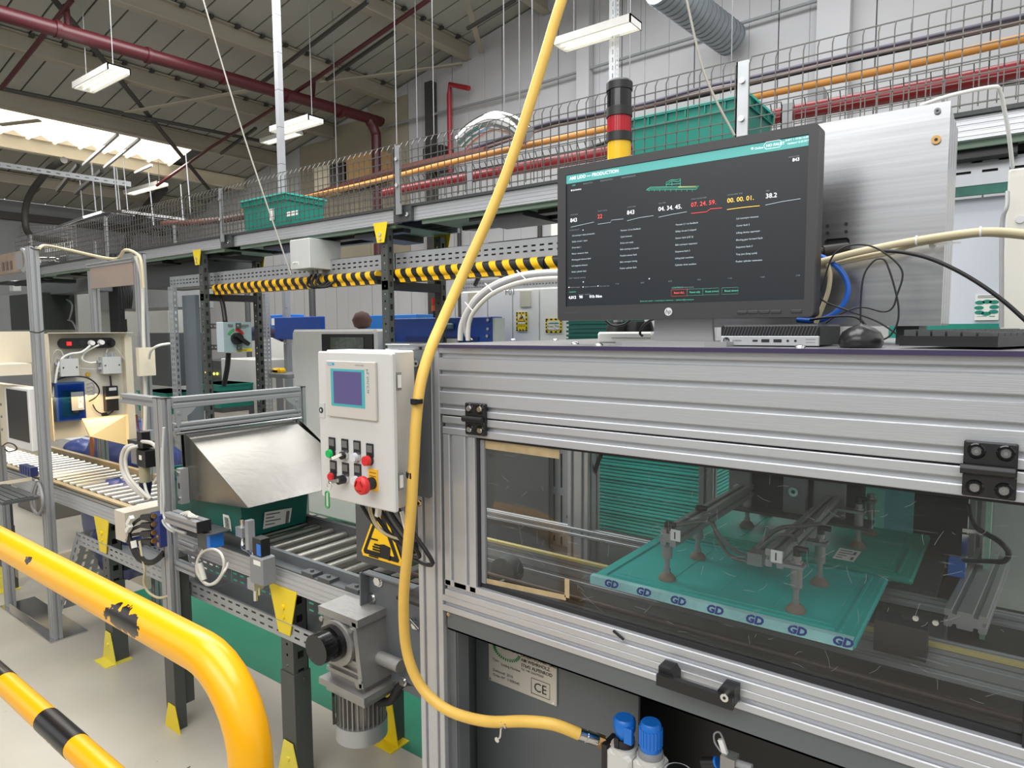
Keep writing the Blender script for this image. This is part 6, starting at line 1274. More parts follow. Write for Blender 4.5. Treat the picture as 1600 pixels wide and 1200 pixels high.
# push buttons
def leg_plate(c): q = MB(); q.box((c.x-.0105, .9975, c.z+.008), (c.x+.0125, .9999, c.z+.038)); o = q.build('legend_plate', BLK, CB); q = MB(); q.box((c.x-.008, .9968, c.z+.018), (c.x+.010, .9976, c.z+.034)); q.build('legend', mat('legend_grey', (104, 104, 102), .5), o)
GRNL = mat('green_lens', (20, 160, 80), .25, emis=(20, 170, 80), es=.25)
REDL = mat('red_lens', (196, 30, 40), .3, emis=(200, 30, 40), es=.1)
for (px_, py_, kind) in ((519, 708, 'g'), (539, 711, 's'), (558, 714, 'w'), (578, 719, 'r'), (521, 744, 'l'), (540, 748, 'k'), (559, 750, 'w2')):
    c = db(px_, py_); leg_plate(c); q = MB()
    q.cyl(c, c+V((0, -.006, 0)), .0125, 20, .0118); ring = {'s': CHROME, 'k': CHROME, 'w': CHROME, 'w2': CHROME}.get(kind, BLK); bz = q.build('bezel', ring, CB)
    q = MB()
    if kind == 'g': q.cyl(c+V((0, -.006, 0)), c+V((0, -.013, 0)), .0105, 20, .009); q.build('green_button', GRNL, bz)
    if kind == 'r': q.cyl(c+V((0, -.006, 0)), c+V((0, -.016, 0)), .0118, 20, .011); q.build('red_button', RED, bz)
    if kind == 'l': q.cyl(c+V((0, -.006, 0)), c+V((0, -.012, 0)), .0098, 20, .0085); q.build('red_lamp', REDL, bz)
    if kind in ('w', 'w2'): q.cyl(c+V((0, -.006, 0)), c+V((0, -.014, 0)), .0108, 20, .01); q.build('white_button', mat('button_white', (206, 208, 214), .35), bz)
    if kind == 's': q.cyl(c+V((0, -.006, 0)), c+V((0, -.012, 0)), .009, 16); h_ = q.build('selector', BLK, bz); q = MB(); q.bar(c+V((-.02, -.02, -.007)), c+V((.004, -.014, .004)), .007, .007); q.build('white_lever', WPL, bz)
    if kind == 'k':
        q.cyl(c+V((0, -.006, 0)), c+V((0, -.022, 0)), .0105, 16); q.build('key_switch', BLK, bz)
        q = MB(); q.bar(c+V((-.024, -.03, -.006)), c+V((0, -.021, 0)), .003, .008); q.tube([c+V((-.022+.008*math.sin(i), -.03, -.014+.009*math.cos(i))) for i in [j*math.pi/4 for j in range(9)]], .0009, 5); q.cyl(c+V((0, -.022, 0)), c+V((0, -.0235, 0)), .005, 10); q.build('key', CHROME, bz)
        q = MB(); P_ = [V((c.x-.027+.0065*math.sin(a), .966, c.z-.047+(.013 if math.cos(a) > 0 else -.013)+.0065*math.cos(a))) for a in [i*math.pi/8 for i in range(17)]]; q.tube(P_, .0022, 6, smooth=False); q.build('green_key_tag', mat('tag_green', (50, 150, 80), .4), bz)
        q = MB(); q.box((c.x-.0305, .9655, c.z-.062), (c.x-.0235, .9665, c.z-.033)); q.build('tag_insert', LGR, bz)
c = db(583, 752); q = MB(); q.box((c.x-.014, .9975, c.z-.022), (c.x+.016, .9999, c.z+.028)); ES = q.build('emergency_plate', mat('amber_plate', (236, 180, 40), .45), CB)
q = MB(); q.cyl(c+V((0, 0, -.004)), c+V((-.001, -.026, -.004)), .014, 20); q.build('stem', BLK, ES)
q = MB(); q.lathe(c+V((-.001, -.024, -.004)), -Y1, [(0, .015), (.002, .021), (.012, .0205), (.016, .017), (.017, .006)], 24); q.build('mushroom_head', RED, ES)
q = MB()
for i in range(3):
    a = i*2.094; p = c+V((-.001, -.0412, -.004)); q.bar(p+V((.013*math.cos(a), 0, .013*math.sin(a))), p+V((.013*math.cos(a+1.2), 0, .013*math.sin(a+1.2))), .0006, .003, up=(0, 1, 0))
q.build('arrow_mark', mat('dark_red_print', (120, 16, 22), .4), ES)
for j, zz in enumerate((.008, .016)): q = MB(); q.box((c.x-.01, .997, c.z+zz+.003), (c.x+.012, .9976, c.z+zz+.005)); q.build('print', mat('brown_print', (150, 100, 30), .5), ES)
# cables under the box
q = MB()
for i in range(5):
    x0_ = -1.31+i*.035; q.tube([(x0_, 1.1, 1.43), (x0_+.005, 1.1, 1.39), (x0_+.05+.01*i, 1.12, 1.33-.012*i), (-1.19, 1.15, 1.30-.008*i), (-1.215, 1.22, 1.295-.008*i)], .0055, 6)
q.build('black_cable', CABB, CB)
q = MB()
for i in range(2): x0_ = -1.265+i*.008; q.tube([(x0_, 1.09, 1.43), (x0_, 1.09, 1.38), (x0_+.03, 1.1, 1.335), (-1.19, 1.14, 1.31), (-1.215, 1.2, 1.305)], .003, 5)
q.build('yellow_cable', CABY, CB)
q = MB(); q.bar((-1.205, 1.07, 1.42), (-1.213, 1.07, 1.385), .012, .01); q.bar((-1.13, 1.07, 1.41), (-1.115, 1.07, 1.365), .01, .004); q.build('cable_flag', WPL, CB)
q = MB()
for i in range(5): q.cyl((-1.31+i*.035, 1.1, 1.43), (-1.31+i*.035, 1.1, 1.415), .01, 10)
q.build('gland', CASTA, CB)
# grey plate between box and post
t_ = thing('mounting_plate', 'dark grey mounting plate bolted to the machine post behind the hose', 'plate', (-1.17, 1.17, 1.42))
q = MB(); q.prism([(-1.235, 1.168, 1.785), (-1.13, 1.168, 1.785), (-1.135, 1.168, 1.42), (-1.225, 1.168, 1.42)], (0, .008, 0)); q.build('plate', GREYP, t_)
q = MB()
for (u_, v_) in ((652, 568), (656, 786)): c = PY(u_, v_, 1.166); q.cyl(c, c+V((0, -.005, 0)), .0085, 12); q.cyl(c+V((0, -.005, 0)), c+V((0, -.006, 0)), .004, 6, mi=1)
q.build('bolt', [CHROME, INK], t_)
q = MB(); q.alu((-1.3, 1.2, 1.79), (-1.19, 1.2, 1.79), .03, .016); q.build('top_bar', ALU, t_)
# ================================================================ INSIDE THE MACHINE
q = MB(); xa, xb = PY(740, 760, 2.05).x-.5, PY(857, 760, 2.05).x; q.box((xa, 2.05, .9), (xb, 2.06, 1.78)); q.build('dark_inner_panel', DK, M)
q = MB(); q.bar((xb-.75, 2.04, 1.28), (xb-.02, 2.04, 1.52), .01, .12); q.build('inner_flap', GREYP, M)
xu = PY(857, 760, 2.1).x; xv = PY(893, 760, 2.1).x
q = MB(); q.perf((xu, 2.1, .9), Z1, X1, .88, xv-xu, [(.022, .03), (.055, .063)], .16, .13, off=.0); q.build('slotted_upright', STEEL, M)
q = MB(); q.box((xu, 2.13, .9), (xv, 2.14, 1.78)); q.build('upright_backing', BLK, M)
for u_ in (1106,): c = PY(u_, 760, 2.3); q = MB(); q.alu((c.x, 2.3, .3), (c.x, 2.3, 1.79), .05, .05, 1, 1, up=(0, 1, 0)); q.build('inner_post', ALUD, M)
q = MB(); a, b = PY(912, 700, 2.5), PY(930, 700, 2.5); q.box((a.x, 2.5, .5), (b.x, 2.51, 1.78)); q.build('grey_inner_panel', MGR, M)
q = MB(); zr = 1.14; q.alu((-1.6, 1.69, 1.10), (.3, 1.69, 1.10), .03, .07, 1, 2); q.build('lower_rail', ALUD, M)
q = MB(); q.box((-1.6, 1.67, 1.137), (.3, 1.685, 1.145)); q.build('belt_strip', mat('pale_yellow_belt', (190, 176, 116), .6), M)
q = MB(); q.alu((-1.6, 1.9, 1.15), (.3, 1.9, 1.15), .03, .03); q.alu((-.3, 1.72, 1.12), (.3, 1.72, 1.12), .03, .03); q.build('chain_rail', STEEL, M)
q = MB(); q.box((-1.5, 1.39, 1.0), (.3, 2.38, 1.01)); q.box((-1.07, 1.225, 1.145), (.245, 1.38, 1.15)); q.build('dark_inner_floor', mat('interior_shade_plate', (40, 38, 36), .6, 0, .25, 30), M)  # dark colour put in so less light leaks into the interior
for i, zz in enumerate((1.06, 1.09)): q = MB(); q.tube([(-1.5, 1.46+.08*i, zz), (-.9, 1.46+.08*i, zz), (.28, 1.46+.08*i, zz)], .008, 6, smooth=False); q.build('chain', mat('oily_chain', (66, 50, 42), .5, .4, .3, 80), M)
c = PY(808, 880, 1.6); q = MB(); q.cyl((c.x-.02, 1.55, 1.1), (c.x-.02, 1.6, 1.1), .045, 18); q.build('sprocket', DK, M)
# teal tinted clear panel and dark panel at the right
a, b = PY(1300, 800, 2.42), PY(1428, 800, 2.42); q = MB(); q.box((a.x, 2.42, 1.0), (b.x, 2.424, 1.79)); q.build('tinted_rear_pane', glass_mat('teal_clear_sheet', (.22, .42, .40, 1), .05), M)
a, b = PY(1428, 800, 2.40), PY(1513, 800, 2.40); q = MB(); q.box((a.x, 2.4, 1.0), (b.x, 2.41, 1.79)); q.build('dark_rear_panel', BLK, M)
a, b = PY(1515, 800, 2.38), PY(1545, 800, 2.38); q = MB(); q.alu(((a.x+b.x)/2, 2.36, .3), ((a.x+b.x)/2, 2.36, 1.79), b.x-a.x, .04, 1, 1, up=(0, 1, 0)); q.build('rear_post', ALUD, M)
a = PY(1551, 800, 2.3); q = MB(); q.box((a.x-.015, 1.3, .9), (a.x, 2.3, 1.79)) if False else q.box((a.x-.012, 2.1, .9), (a.x, 2.3, 1.79)); q.build('pale_green_edge', mat('pale_green_edge', (150, 190, 168), .4), M)
q = MB(); q.box((a.x, 2.5, .2), (a.x+.9, 2.52, 1.79)); q.build('pale_rear_panel', mat('pale_rear_panel', (170, 178, 174), .6, 0, .06, 3), M)
# cross slide block at the right with steel slots, bracket and sensor
q = MB(); P_ = [PZ(1473, 955, 1.2), PZ(1500, 905, 1.2), PZ(1520, 905, 1.2), PZ(1505, 960, 1.2)]; q.alu((-.06, 1.75, 1.18), (-.02, 2.3, 1.18), .08, .04, 2, 1); q.build('cross_rail', ALUD, M)
q = MB(); q.box((-.33, 1.93, 1.14), (-.13, 2.25, 1.17)); q.box((-.24, 1.7, 1.05), (-.1, 1.92, 1.12)); q.build('slide_block', DK, M)
c = PY(1524, 855, 2.1); q = MB(); q.box(c+V((-.03, 0, -.045)), c+V((.03, .01, -.035))); q.box(c+V((-.03, 0, .035)), c+V((.03, .01, .045))); q.box(c+V((-.03, 0, -.03)), c+V((-.015, .01, .03))); q.box(c+V((.015, 0, -.03)), c+V((.03, .01, .03))); q.build('chrome_latch', CHROME, M)
c = PY(1497, 886, 2.0); q = MB(); q.box(c-V((.02, .02, .02)), c+V((.015, .02, .02))); q.build('blue_connector', BLUEB, M)
q = MB(); q.tube([PY(1514, 790, 2.0), PY(1524, 822, 1.9), PY(1560, 845, 1.8), PY(1576, 864, 1.8), PY(1568, 877, 1.85), PY(1545, 877, 1.9), PY(1505, 876, 2.0)], .006, 6); q.tube([PY(940, 707, 1.9), PY(928, 745, 1.95), PY(925, 790, 2.0), PY(928, 840, 2.0)], .008, 6); q.build('inner_cable', CABB, M)
c = PY(905, 830, 2.0); q = MB(); q.bar(c+V((-.02, 0, .04)), c+V((.03, 0, -.04)), .03, .006); q.bar(c+V((-.05, 0, .045)), c+V((-.0, 0, .05)), .01, .01); q.build('latch', CHROME, M)
c = PY(1385, 968, 1.75); q = MB(); q.box(c-V((.02, .02, .015)), c+V((.03, .02, .015))); sb = q.build('sensor', BLK, M); q = MB(); q.cyl(c+V((-.01, -.02, 0)), c+V((-.01, -.022, 0)), .007, 8); q.build('red_led', mat('red_led', (230, 20, 50), .4, emis=(255, 20, 50), es=1.5), sb)
q = MB(); q.box((-.22, 1.62, 1.12), (-.12, 1.66, 1.19)); q.build('bearing_block', BLK, M)
for (u_, v_) in ((1462, 972), (1431, 965)): c = PY(u_, v_, 1.6); q = MB(); q.cyl(c, c+V((0, -.006, 0)), .006, 8); q.build('screw', CHROME, M)
# gripper
GR = thing('suction_gripper', 'lid gripper with eight spring suction cups on two aluminium arms', 'gripper', (-.5, 1.9, 1.2))
for xx, yb_ in ((-.652, 2.32), (-.402, 2.42)):
    q = MB(); q.alu((xx, 1.495, 1.325), (xx, yb_, 1.325), .04, .04); q.build('arm', ALUD, GR)
    lc = PY(1055, 837, 1.491) if xx < -.5 else PY(1213, 870, 1.491); q = MB(); q.bbox((lc.x-.0125, 1.491, lc.z-.014), (lc.x+.0125, 1.4945, lc.z+.014), .001); e_ = q.build('end_plate', WPL, GR); q = MB(); q.text('1', (lc.x-.001, 1.4905, lc.z-.0085), X1, Z1, .025, 0, 'CENTER', .01); q.build('number', INK, e_)
LIDT = 1.213
for (xc, arm) in ((-.695, -1), (-.595, 1), (-.335, 1), (-.435, -1)): pass
cups = [(-.668, 1.52), (-.662, 1.715), (-.36, 1.515), (-.352, 1.71), (-.65, 2.09), (-.33, 2.07), (-.327, 2.24), (-.642, 2.265)]
cups = [(PZ(*p, LIDT).x, PZ(*p, LIDT).y) for p in ((1042, 905), (1090, 872), (1243, 955), (1280, 913), (1167, 822), (1340, 855), (1358, 835), (1197, 805))]
for i, (xx, yy) in enumerate(cups):
    zb_ = LIDT if i not in (6, 7) else LIDT+.0
    q = MB(); q.lathe((xx, yy, zb_), Z1, [(0, .021), (.004, .0215), (.012, .016), (.018, .009)], 20); q.build('suction_cup', mat('grey_rubber_cup', (122, 108, 96), .7), GR)
    q = MB(); q.cyl((xx, yy, zb_+.018), (xx, yy, zb_+.055), .0065, 12); q.cyl((xx, yy, zb_+.018), (xx, yy, zb_+.028), .009, 6, sm=False); q.cyl((xx, yy, zb_+.055), (xx, yy, zb_+.098), .0125, 16); q.cyl((xx, yy, zb_+.108), (xx, yy, zb_+.125), .0095, 12); q.cyl((xx, yy, zb_+.108), (xx, yy, zb_+.114), .013, 6, sm=False); q.build('plunger', CASTA, GR)
    ax = -.645 if i in (0, 1, 4, 7) else -.385
    q = MB(); q.box((min(xx-.016, ax), yy-.016, zb_+.099), (max(xx+.016, ax), yy+.016, zb_+.106)); q.build('bracket', ALUD, GR)
    if i < 4 or i == 5:
        q = MB(); q.cyl((xx, yy, zb_+.125), (xx, yy, zb_+.143), .0085, 12); q.cyl((xx-.004, yy, zb_+.14), (xx+.022, yy, zb_+.14), .007, 12); q.build('elbow', BLK, GR)
q = MB(); hy = 2.12
hb = PY(1150, 790, hy-.05).z; q.box((-.68, hy-.02, hb+.0), (-.33, hy+.05, 1.72)); q.build('black_head', BLK, GR)
for u_ in (1154, 1241): c = PY(u_, 760, hy-.045); q = MB(); q.bbox((c.x-.032, hy-.045, hb+.0), (c.x+.035, hy-.02, 1.7), .003); hp_ = q.build('head_plate', MGR, GR); c2 = PY(u_-1, 762 if u_ < 1200 else 768, hy-.046); q = MB(); q.cyl(c2, c2+V((0, -.006, 0)), .014, 14); q.cyl(c2+V((0, -.006, 0)), c2+V((0, -.007, 0)), .006, 6, mi=1); q.build('bolt', [CHROME, INK], hp_)
q = MB(); q.box((-.74, hy-.08, hb-.008), (-.30, hy+.02, hb)); q.build('head_base', DK, GR)
c = PY(1302, 760, hy); q = MB(); q.bbox((c.x-.05, hy-.03, hb), (c.x+.04, hy+.04, hb+.12), .004); q.cyl((c.x, hy, hb+.12), (c.x, hy, 1.7), .012, 12); q.build('valve_block', mat('gripper_grey', (142, 142, 138), .5, .2), GR)
for u_ in (1346, 1362):
    c = PY(u_, 757, 2.3)
q = MB()
for a in range(4):
    q.tube([V((cups[0][0]+.02, cups[0][1], LIDT+.14)), PY(1105, 815, 1.6), PY(1125, 838-a*3, 1.6), PY(1150, 862+a*2, 1.62), PY(1180, 872, 1.65)] if a == 0 else [V((cups[2][0]-.004, cups[2][1], LIDT+.15)), PY(1240, 838, 1.6), PY(1215, 838, 1.62), PY(1190, 855, 1.65), PY(1182, 868, 1.66)] if a == 1 else [V((cups[3][0], cups[3][1], LIDT+.15)), PY(1255, 822, 1.7), PY(1220, 825, 1.68), PY(1195, 842, 1.66), PY(1180, 862, 1.66)] if a == 2 else [V((cups[1][0]+.01, cups[1][1], LIDT+.14)), PY(1112, 812, 1.75), PY(1122, 840, 1.7), PY(1140, 868, 1.66), PY(1170, 878, 1.65)], .0055, 6)
q.build('air_tube', mat('grey_air_tube', (110, 112, 110), .35), GR)
c = PY(1183, 872, 1.64); q = MB(); q.box(c-V((.015, .03, .01)), c+V((.02, .03, .02))); q.cyl(c+V((.0, 0, .0)), c+V((.05, .03, .03)), .008, 8); q.build('manifold', CASTA, GR)
# ---------------------------------------------------------------- lids
def lid_mesh(x0, x1, y0, y1, z, th=.02):
    q = MB(); q.bbox((x0, y0, z-th), (x1, y1, z-.004), .004); q.box((x0+.014, y0+.014, z-.004), (x1-.014, y1-.014, z-.002))
    e = .055; q.box((x0+e, y0+e, z-.002), (x1-e, y1-e, z+.0))
    for (a, b) in (((x0+.03, y0+.03), (x0+.036, y1-.03)), ((x1-.036, y0+.03), (x1-.03, y1-.03)), ((x0+.045, y0+.03), (x1-.045, y0+.035)), ((x0+.045, y1-.035), (x1-.045, y1-.03))): q.box((a[0], a[1], z-.003), (b[0], b[1], z+.002))
    for i in range(3): xx = x0+(x1-x0)*(.3+.2*i); q.box((xx-.002, y0+.08, z), (xx+.002, y1-.08, z+.0012))
    return q
LZ = LIDT
L1 = thing('tote_cover', 'front teal tote lid with printed tape along its edge held by the gripper', 'cover', (-.53, 1.65, LZ-.02), 'lids held by the gripper')
q = lid_mesh(-.835, -.225, 1.43, 1.86, LZ); q.build('panel', TEALL, L1)
q = MB(); q.box((-.83, 1.4285, LZ-.021), (-.23, 1.4305, LZ+.0)); q.box((-.83, 1.429, LZ-.001), (-.23, 1.446, LZ+.0005)); TP_ = q.build('tape', mat('pale_tape_film', (170, 238, 240), .25, 0, .22, 16), L1)
q = MB()
for i in range(7):
    xx = -.79+.087*i; q.text('GD', (xx, 1.4278, LZ-.0165), V((1, 0, .0)), V((.2, 0, 1)), .0255, 0, 'LEFT', .05)
q.build('print', mat('blue_ink', (30, 52, 150), .5), TP_)
L2 = thing('tote_cover', 'rear teal tote lid with a white paper label under the gripper', 'cover', (-.5, 2.1, LZ-.02), 'lids held by the gripper')
q = lid_mesh(-.82, -.175, 1.88, 2.32, LZ); q.build('panel', mat('lid_teal_rear', (36, 160, 142), .4, 0, .05, 7), L2)
q = MB(); P_ = [PZ(*p, LZ+.0015) for p in ((1300, 873), (1312, 856), (1346, 862), (1333, 879))]; q.add(P_, [(0, 3, 2, 1)]); u_, v_ = P_[3]-P_[0], P_[1]-P_[0]
for j, ww in enumerate((.6, .75, .45, .3)): a = P_[0]+u_*.1+v_*(.78-.2*j)+V((0, 0, .0004)); q.add([a, a+u_*ww, a+u_*ww+v_*.07, a+v_*.07], [(0, 1, 2, 3)], 1)
for j in (0, 1): a = P_[0]+u_*.78+v_*(.15+.45*j)+V((0, 0, .0004)); q.add([a, a+u_*.14, a+u_*.14+v_*.25, a+v_*.25], [(0, 1, 2, 3)], 1)
q.build('label', [PAPER, INKG], L2)
# stacks of lids behind
def lid_stack(x0, x1, y0, y1, z0, n, pitch, lab, grp, mm):
    q = MB(); q.box((x0, y0, 0), (x1, y1, pitch*.55)); q.box((x0+.01, y0+.01, pitch*.55), (x1-.01, y1-.01, pitch*.98))
    o = tag(q.build('lid', mm, None, V((x0, y0, 0))), lab, 'lid', grp); o.location.z = z0
    for i in range(1, n):
        c = o.copy(); S.collection.objects.link(c); c.location = (x0+random.uniform(-.004, .004), y0+random.uniform(-.003, .003), z0+i*pitch)
xa, xb = PY(932, 780, 2.62).x, PY(1095, 780, 2.62).x
lid_stack(xa, xb, 2.62, 3.0, .45, 84, .0155, 'teal lid in the tall stack seen through the machine window', 'lids stacked behind the machine', mat('stack_teal', (60, 186, 172), .45))
xa, xb = PY(885, 510, 3.5).x, PY(975, 510, 3.5).x
lid_stack(xa-.0, xb, 3.5, 3.8, 1.2, 28, .0255, 'dark teal lid in the stack behind the machine left of the monitor stand', 'lids stacked behind the monitor stand', TEALD)
# ================================================================ THINGS ON TOP OF THE MACHINE
TZ = 1.7985
MY = 1.28
MO = thing('monitor', 'dark framed computer monitor showing a production dashboard', 'monitor', (-.56, 1.35, TZ))
mx0, mx1, mz0, mz1 = -.831, -.2885, 1.852, 2.190
q = MB(); r_ = .008; P_ = []
for (cx_, cz_, a0) in ((mx1-r_, mz0+r_, -90), (mx1-r_, mz1-r_, 0), (mx0+r_, mz1-r_, 90), (mx0+r_, mz0+r_, 180)):
    for i in range(5): a = math.radians(a0+i*22.5); P_.append((cx_+r_*math.cos(a), MY, cz_+r_*math.sin(a)))
q.prism([(a, MY+.012, c) for a, b, c in P_], (0, .035, 0)); q.build('back_shell', BLK, MO)
sx0, sx1 = PY(884, 400, MY).x, PY(1260, 340, MY).x; sz1 = (PY(884, 273, MY).z+PY(1265, 210, MY).z)/2; sz0 = (PY(881, 478, MY).z+PY(1254, 469, MY).z)/2
q = MB(); FRM = mat('monitor_frame', (58, 57, 59), .45, 0, .02, 20)
q.prism([(a, MY, c) for a, b, c in P_ if 1], (0, .001, 0)) if False else None
for a, b in (((mx0+r_*0, mz1-.0), 0),): pass
n = len(P_); inner = [(sx1, MY, sz0)]*5+[(sx1, MY, sz1)]*5+[(sx0, MY, sz1)]*5+[(sx0, MY, sz0)]*5
outer = P_
vs = [V(p) for p in outer]+[V(p) for p in inner]+[V(p)+V((0, .012, 0)) for p in outer]
q.add(vs, [(i, (i+1) % n, n+(i+1) % n, n+i) for i in range(n)]+[(i, 2*n+i, 2*n+(i+1) % n, (i+1) % n) for i in range(n)])
BZ = q.build('bezel', FRM, MO)
q = MB(); q.quad((sx0, MY+.003, sz0), (sx1, MY+.003, sz0), (sx1, MY+.003, sz1), (sx0, MY+.003, sz1)); 
q.quad((sx0, MY, sz0), (sx1, MY, sz0), (sx1, MY+.003, sz0), (sx0, MY+.003, sz0)); q.quad((sx0, MY, sz1), (sx0, MY+.003, sz1), (sx1, MY+.003, sz1), (sx1, MY, sz1))
q.quad((sx0, MY, sz0), (sx0, MY+.003, sz0), (sx0, MY+.003, sz1), (sx0, MY, sz1)); q.quad((sx1, MY, sz0), (sx1, MY, sz1), (sx1, MY+.003, sz1), (sx1, MY+.003, sz0))
SCR = q.build('screen', mat('screen_dark', (26, 29, 32), .32, 0, 0, emis=(34, 40, 44), es=.5), MO)
def em(n, rgb, s=1.0): return mat(n, rgb, .5, 0, 0, emis=rgb, es=s)
def sp_(x, y): return PY(x, y, MY+.0028)
q = MB(); zb = (sp_(886, 288).z+sp_(1263, 227).z)/2; q.box((sx0, MY+.0022, zb), (sx1, MY+.0029, sz1-.001)); q.build('header_band', em('ui_teal', (74, 146, 142), .8), SCR)
UI = [PAPER and em('ui_white', (226, 232, 240), 1.0), em('ui_grey', (110, 118, 122), .8), em('ui_red', (226, 74, 70), 1.0), em('ui_amber', (236, 188, 84), 1.0), em('ui_green', (70, 160, 136), .9), em('ui_soft', (150, 164, 172), .8)]
q = MB(); Yt = MY+.0018
def tx(t, x, y, s_, mi=0, bd=0, al='LEFT'): q.text(t, PY(x, y, Yt), X1, Z1, s_, mi, al, bd)
tx('AMI LIDD — PRODUCTION', 890, 281.5, .0098, 0, .012); tx('LIVE', 894, 291, .0046, 4, .01); tx('ANALYTICS', 911, 288.5, .0046, 1); tx('DIAGNOSTICS', 938, 284, .0046, 1); tx('MAINTENANCE', 971, 279, .0046, 1)
tx('● RUNNING', 892, 299, .0046, 0); tx('Online', 1179, 234, .0058, 0); q.cyl(PY(1175.5, 232, Yt), PY(1175.5, 232, Yt)+V((0, -.0003, 0)), .0022, 10)
tx('NO FAULT', 1197, 230, .0068, 0, .012)
a, b = PY(1193.5, 222.5, Yt), PY(1222, 229, Yt); q.tube([(a.x+.004, Yt, b.z), (b.x-.004, Yt, b.z), (b.x, Yt, (a.z+b.z)/2), (b.x-.004, Yt, a.z), (a.x+.004, Yt, a.z), (a.x, Yt, (a.z+b.z)/2), (a.x+.004, Yt, b.z)], .0004, 4, sub=4, smooth=False)
tx('SHIFT 1: 07:00-16:00/17', 1227, 221, .0046, 0); tx('Updated 12:25:20 PM', 1230, 226, .0046, 0)
tx('843', 1238, 252.5, .0082, 0, .012); tx('PRODUCED', 1232, 247, .0035, 1)
for (t, x, y, mi, lb) in (('843', 891, 347.5, 0, 'PRODUCED'), ('22', 933.5, 341.5, 2, 'FAULT TOTAL'), ('843', 979.5, 335.5, 0, 'CYCLE TIME'), ('04. 34. 45.', 1028.5, 330, 0, 'IDLE TIME'), ('07. 24. 59.', 1079.5, 323.5, 2, 'FAULT DOWNTIME'), ('00. 00. 01.', 1136, 317, 3, 'DOWNTIME TIME'), ('38.2', 1196, 310, 0, 'OEE')):
    tx(t, x, y, .012, mi, .006); tx(lb, x+.5, y-(10.5 if len(t) < 5 else 11), .0036, 1)
def ln(pts, mi): P2 = [PY(a, b, Yt) for a, b in pts]; q.tube(P2, .00055, 4, mi, smooth=False)
ln([(892, 355), (910, 351), (928, 347)], 5); ln([(934, 350.5), (954, 347.5), (955.5, 344), (974, 342)], 5); ln([(980, 345), (1000, 340), (1021, 337)], 5); ln([(1029, 339.5), (1050, 335), (1073, 331)], 5); ln([(1080, 333.5), (1104, 331), (1110, 326.5), (1128, 325)], 2); ln([(1136, 327.5), (1162, 324), (1187, 321.5)], 3); ln([(1196, 320.5), (1222, 315), (1251, 310.5)], 5)
tx('ACTIVE FAULTS', 890, 361, .0036, 1); q.cyl(PY(911, 359.5, Yt), PY(911, 359.5, Yt)+V((0, -.0003, 0)), .001, 8)
F1 = ['Lid conveyor chain protection', 'Safety circuit 1 open', 'Drive fault 1', 'Motor contactor fault', 'Moving gear timeout fault', 'Lid magazine timeout', 'Robot cylinder fault']
F2 = ['Vacuum 1.2 no feedback', 'Cycle timeout', 'Drive not ready', 'Belt running in transfer', 'Position sensor fault', 'Belt conveyor timing', 'Pusher cylinder fault']
F3 = ['Vacuum 2.1 no feedback', 'Safety circuit 2 tripped', 'Sensor fault (LID 2)', 'Belt conveyor separator', 'Sequence fault 2', 'Lifting belt overtime', 'Cylinder timer position']
F4 = ['Lid conveyor timeout', 'Cover fault 2', 'Lifting device separator', 'Moving gear forward fault', 'Sequence fault 3', 'Tray jam (long cycle)', 'Pusher cylinder extension']
for F_, x, y0, y1 in ((F1, 894, 369.5, 426), (F2, 969.5, 361.5, 420.5), (F3, 1055.5, 352.5, 415.5), (F4, 1150.5, 343, 410)):
    for i, t in enumerate(F_): tx(t, x-i*.15, y0+(y1-y0)*i/6, .0047, 5, .012)
tx('SHIFT TIMELINE CHANGE', 889, 436, .0038, 1)
for i, (x, y) in enumerate(((962, 444.5), (1001, 442.8), (1044, 440.5), (1089, 438), (1137, 436), (1188, 434), (1243, 431.5))): tx('%02d:00' % (7+i), x, y, .0036, 1)
for (x, y) in ((911.5, 440.5), (1014.5, 435.5), (889, 449), (911, 448.5), (934.5, 446.8)): q.cyl(PY(x, y, Yt), PY(x, y, Yt)+V((0, -.0003, 0)), .0012, 8)
tx('Machine stopped', 891, 450, .0036, 1); tx('Operator intervention', 913, 449, .0036, 1); tx('Stop under load', 937, 448, .0036, 1)
tx('TELEMETRY', 889, 457.5, .0036, 4); tx('4,012', 888.5, 467, .0088, 0, .02); tx('90', 905, 466.2, .0088, 0, .02); tx('01h 06m', 921, 465.5, .0088, 0, .012); tx('OUTPUT   RUNTIME', 904, 461.5, .0034, 1)
tx('CONTROLS', 1049.5, 451, .0044, 4); tx('PRODUCTION', 1066, 450.4, .0036, 1)
for t, x, y, mi in (('Reset ALL', 1053, 459, 2), ('Reset tally', 1077.5, 458, 4), ('Reset errors', 1102, 457, 4), ('Reset timers', 1132, 456, 4)):
    tx(t, x, y, .0052, mi, .012); a, b = PY(x-4, y-6, Yt), PY(x+21, y+3, Yt); q.tube([(a.x, Yt, a.z), (b.x, Yt, a.z), (b.x, Yt, b.z), (a.x, Yt, b.z), (a.x, Yt, a.z)], .0002, 4, mi, smooth=False)
tx('System last update — connecting to machine.io — dashboard@company.io', 1000, 471.5, .0038, 4)
ln([(1010, 297), (1016, 292.5), (1092, 291), (1088, 296), (1010, 297)], 4); ln([(1012, 294.5), (1090, 293.5)], 4)
ln([(1041, 292), (1041, 285), (1049, 281), (1058, 281), (1063, 279), (1063, 291)], 4); ln([(1043, 287), (1050, 283), (1060, 284), (1063, 281)], 4); ln([(1041, 288.5), (1063, 287)], 4); ln([(1050, 290), (1050, 284)], 4)
for i in range(9): x = 1014+i*8.5; ln([(x, 295.5), (x, 299.5)], 1)
ln([(1060, 292), (1088, 291.2)], 3)
q.build('dashboard_print', UI, SCR)
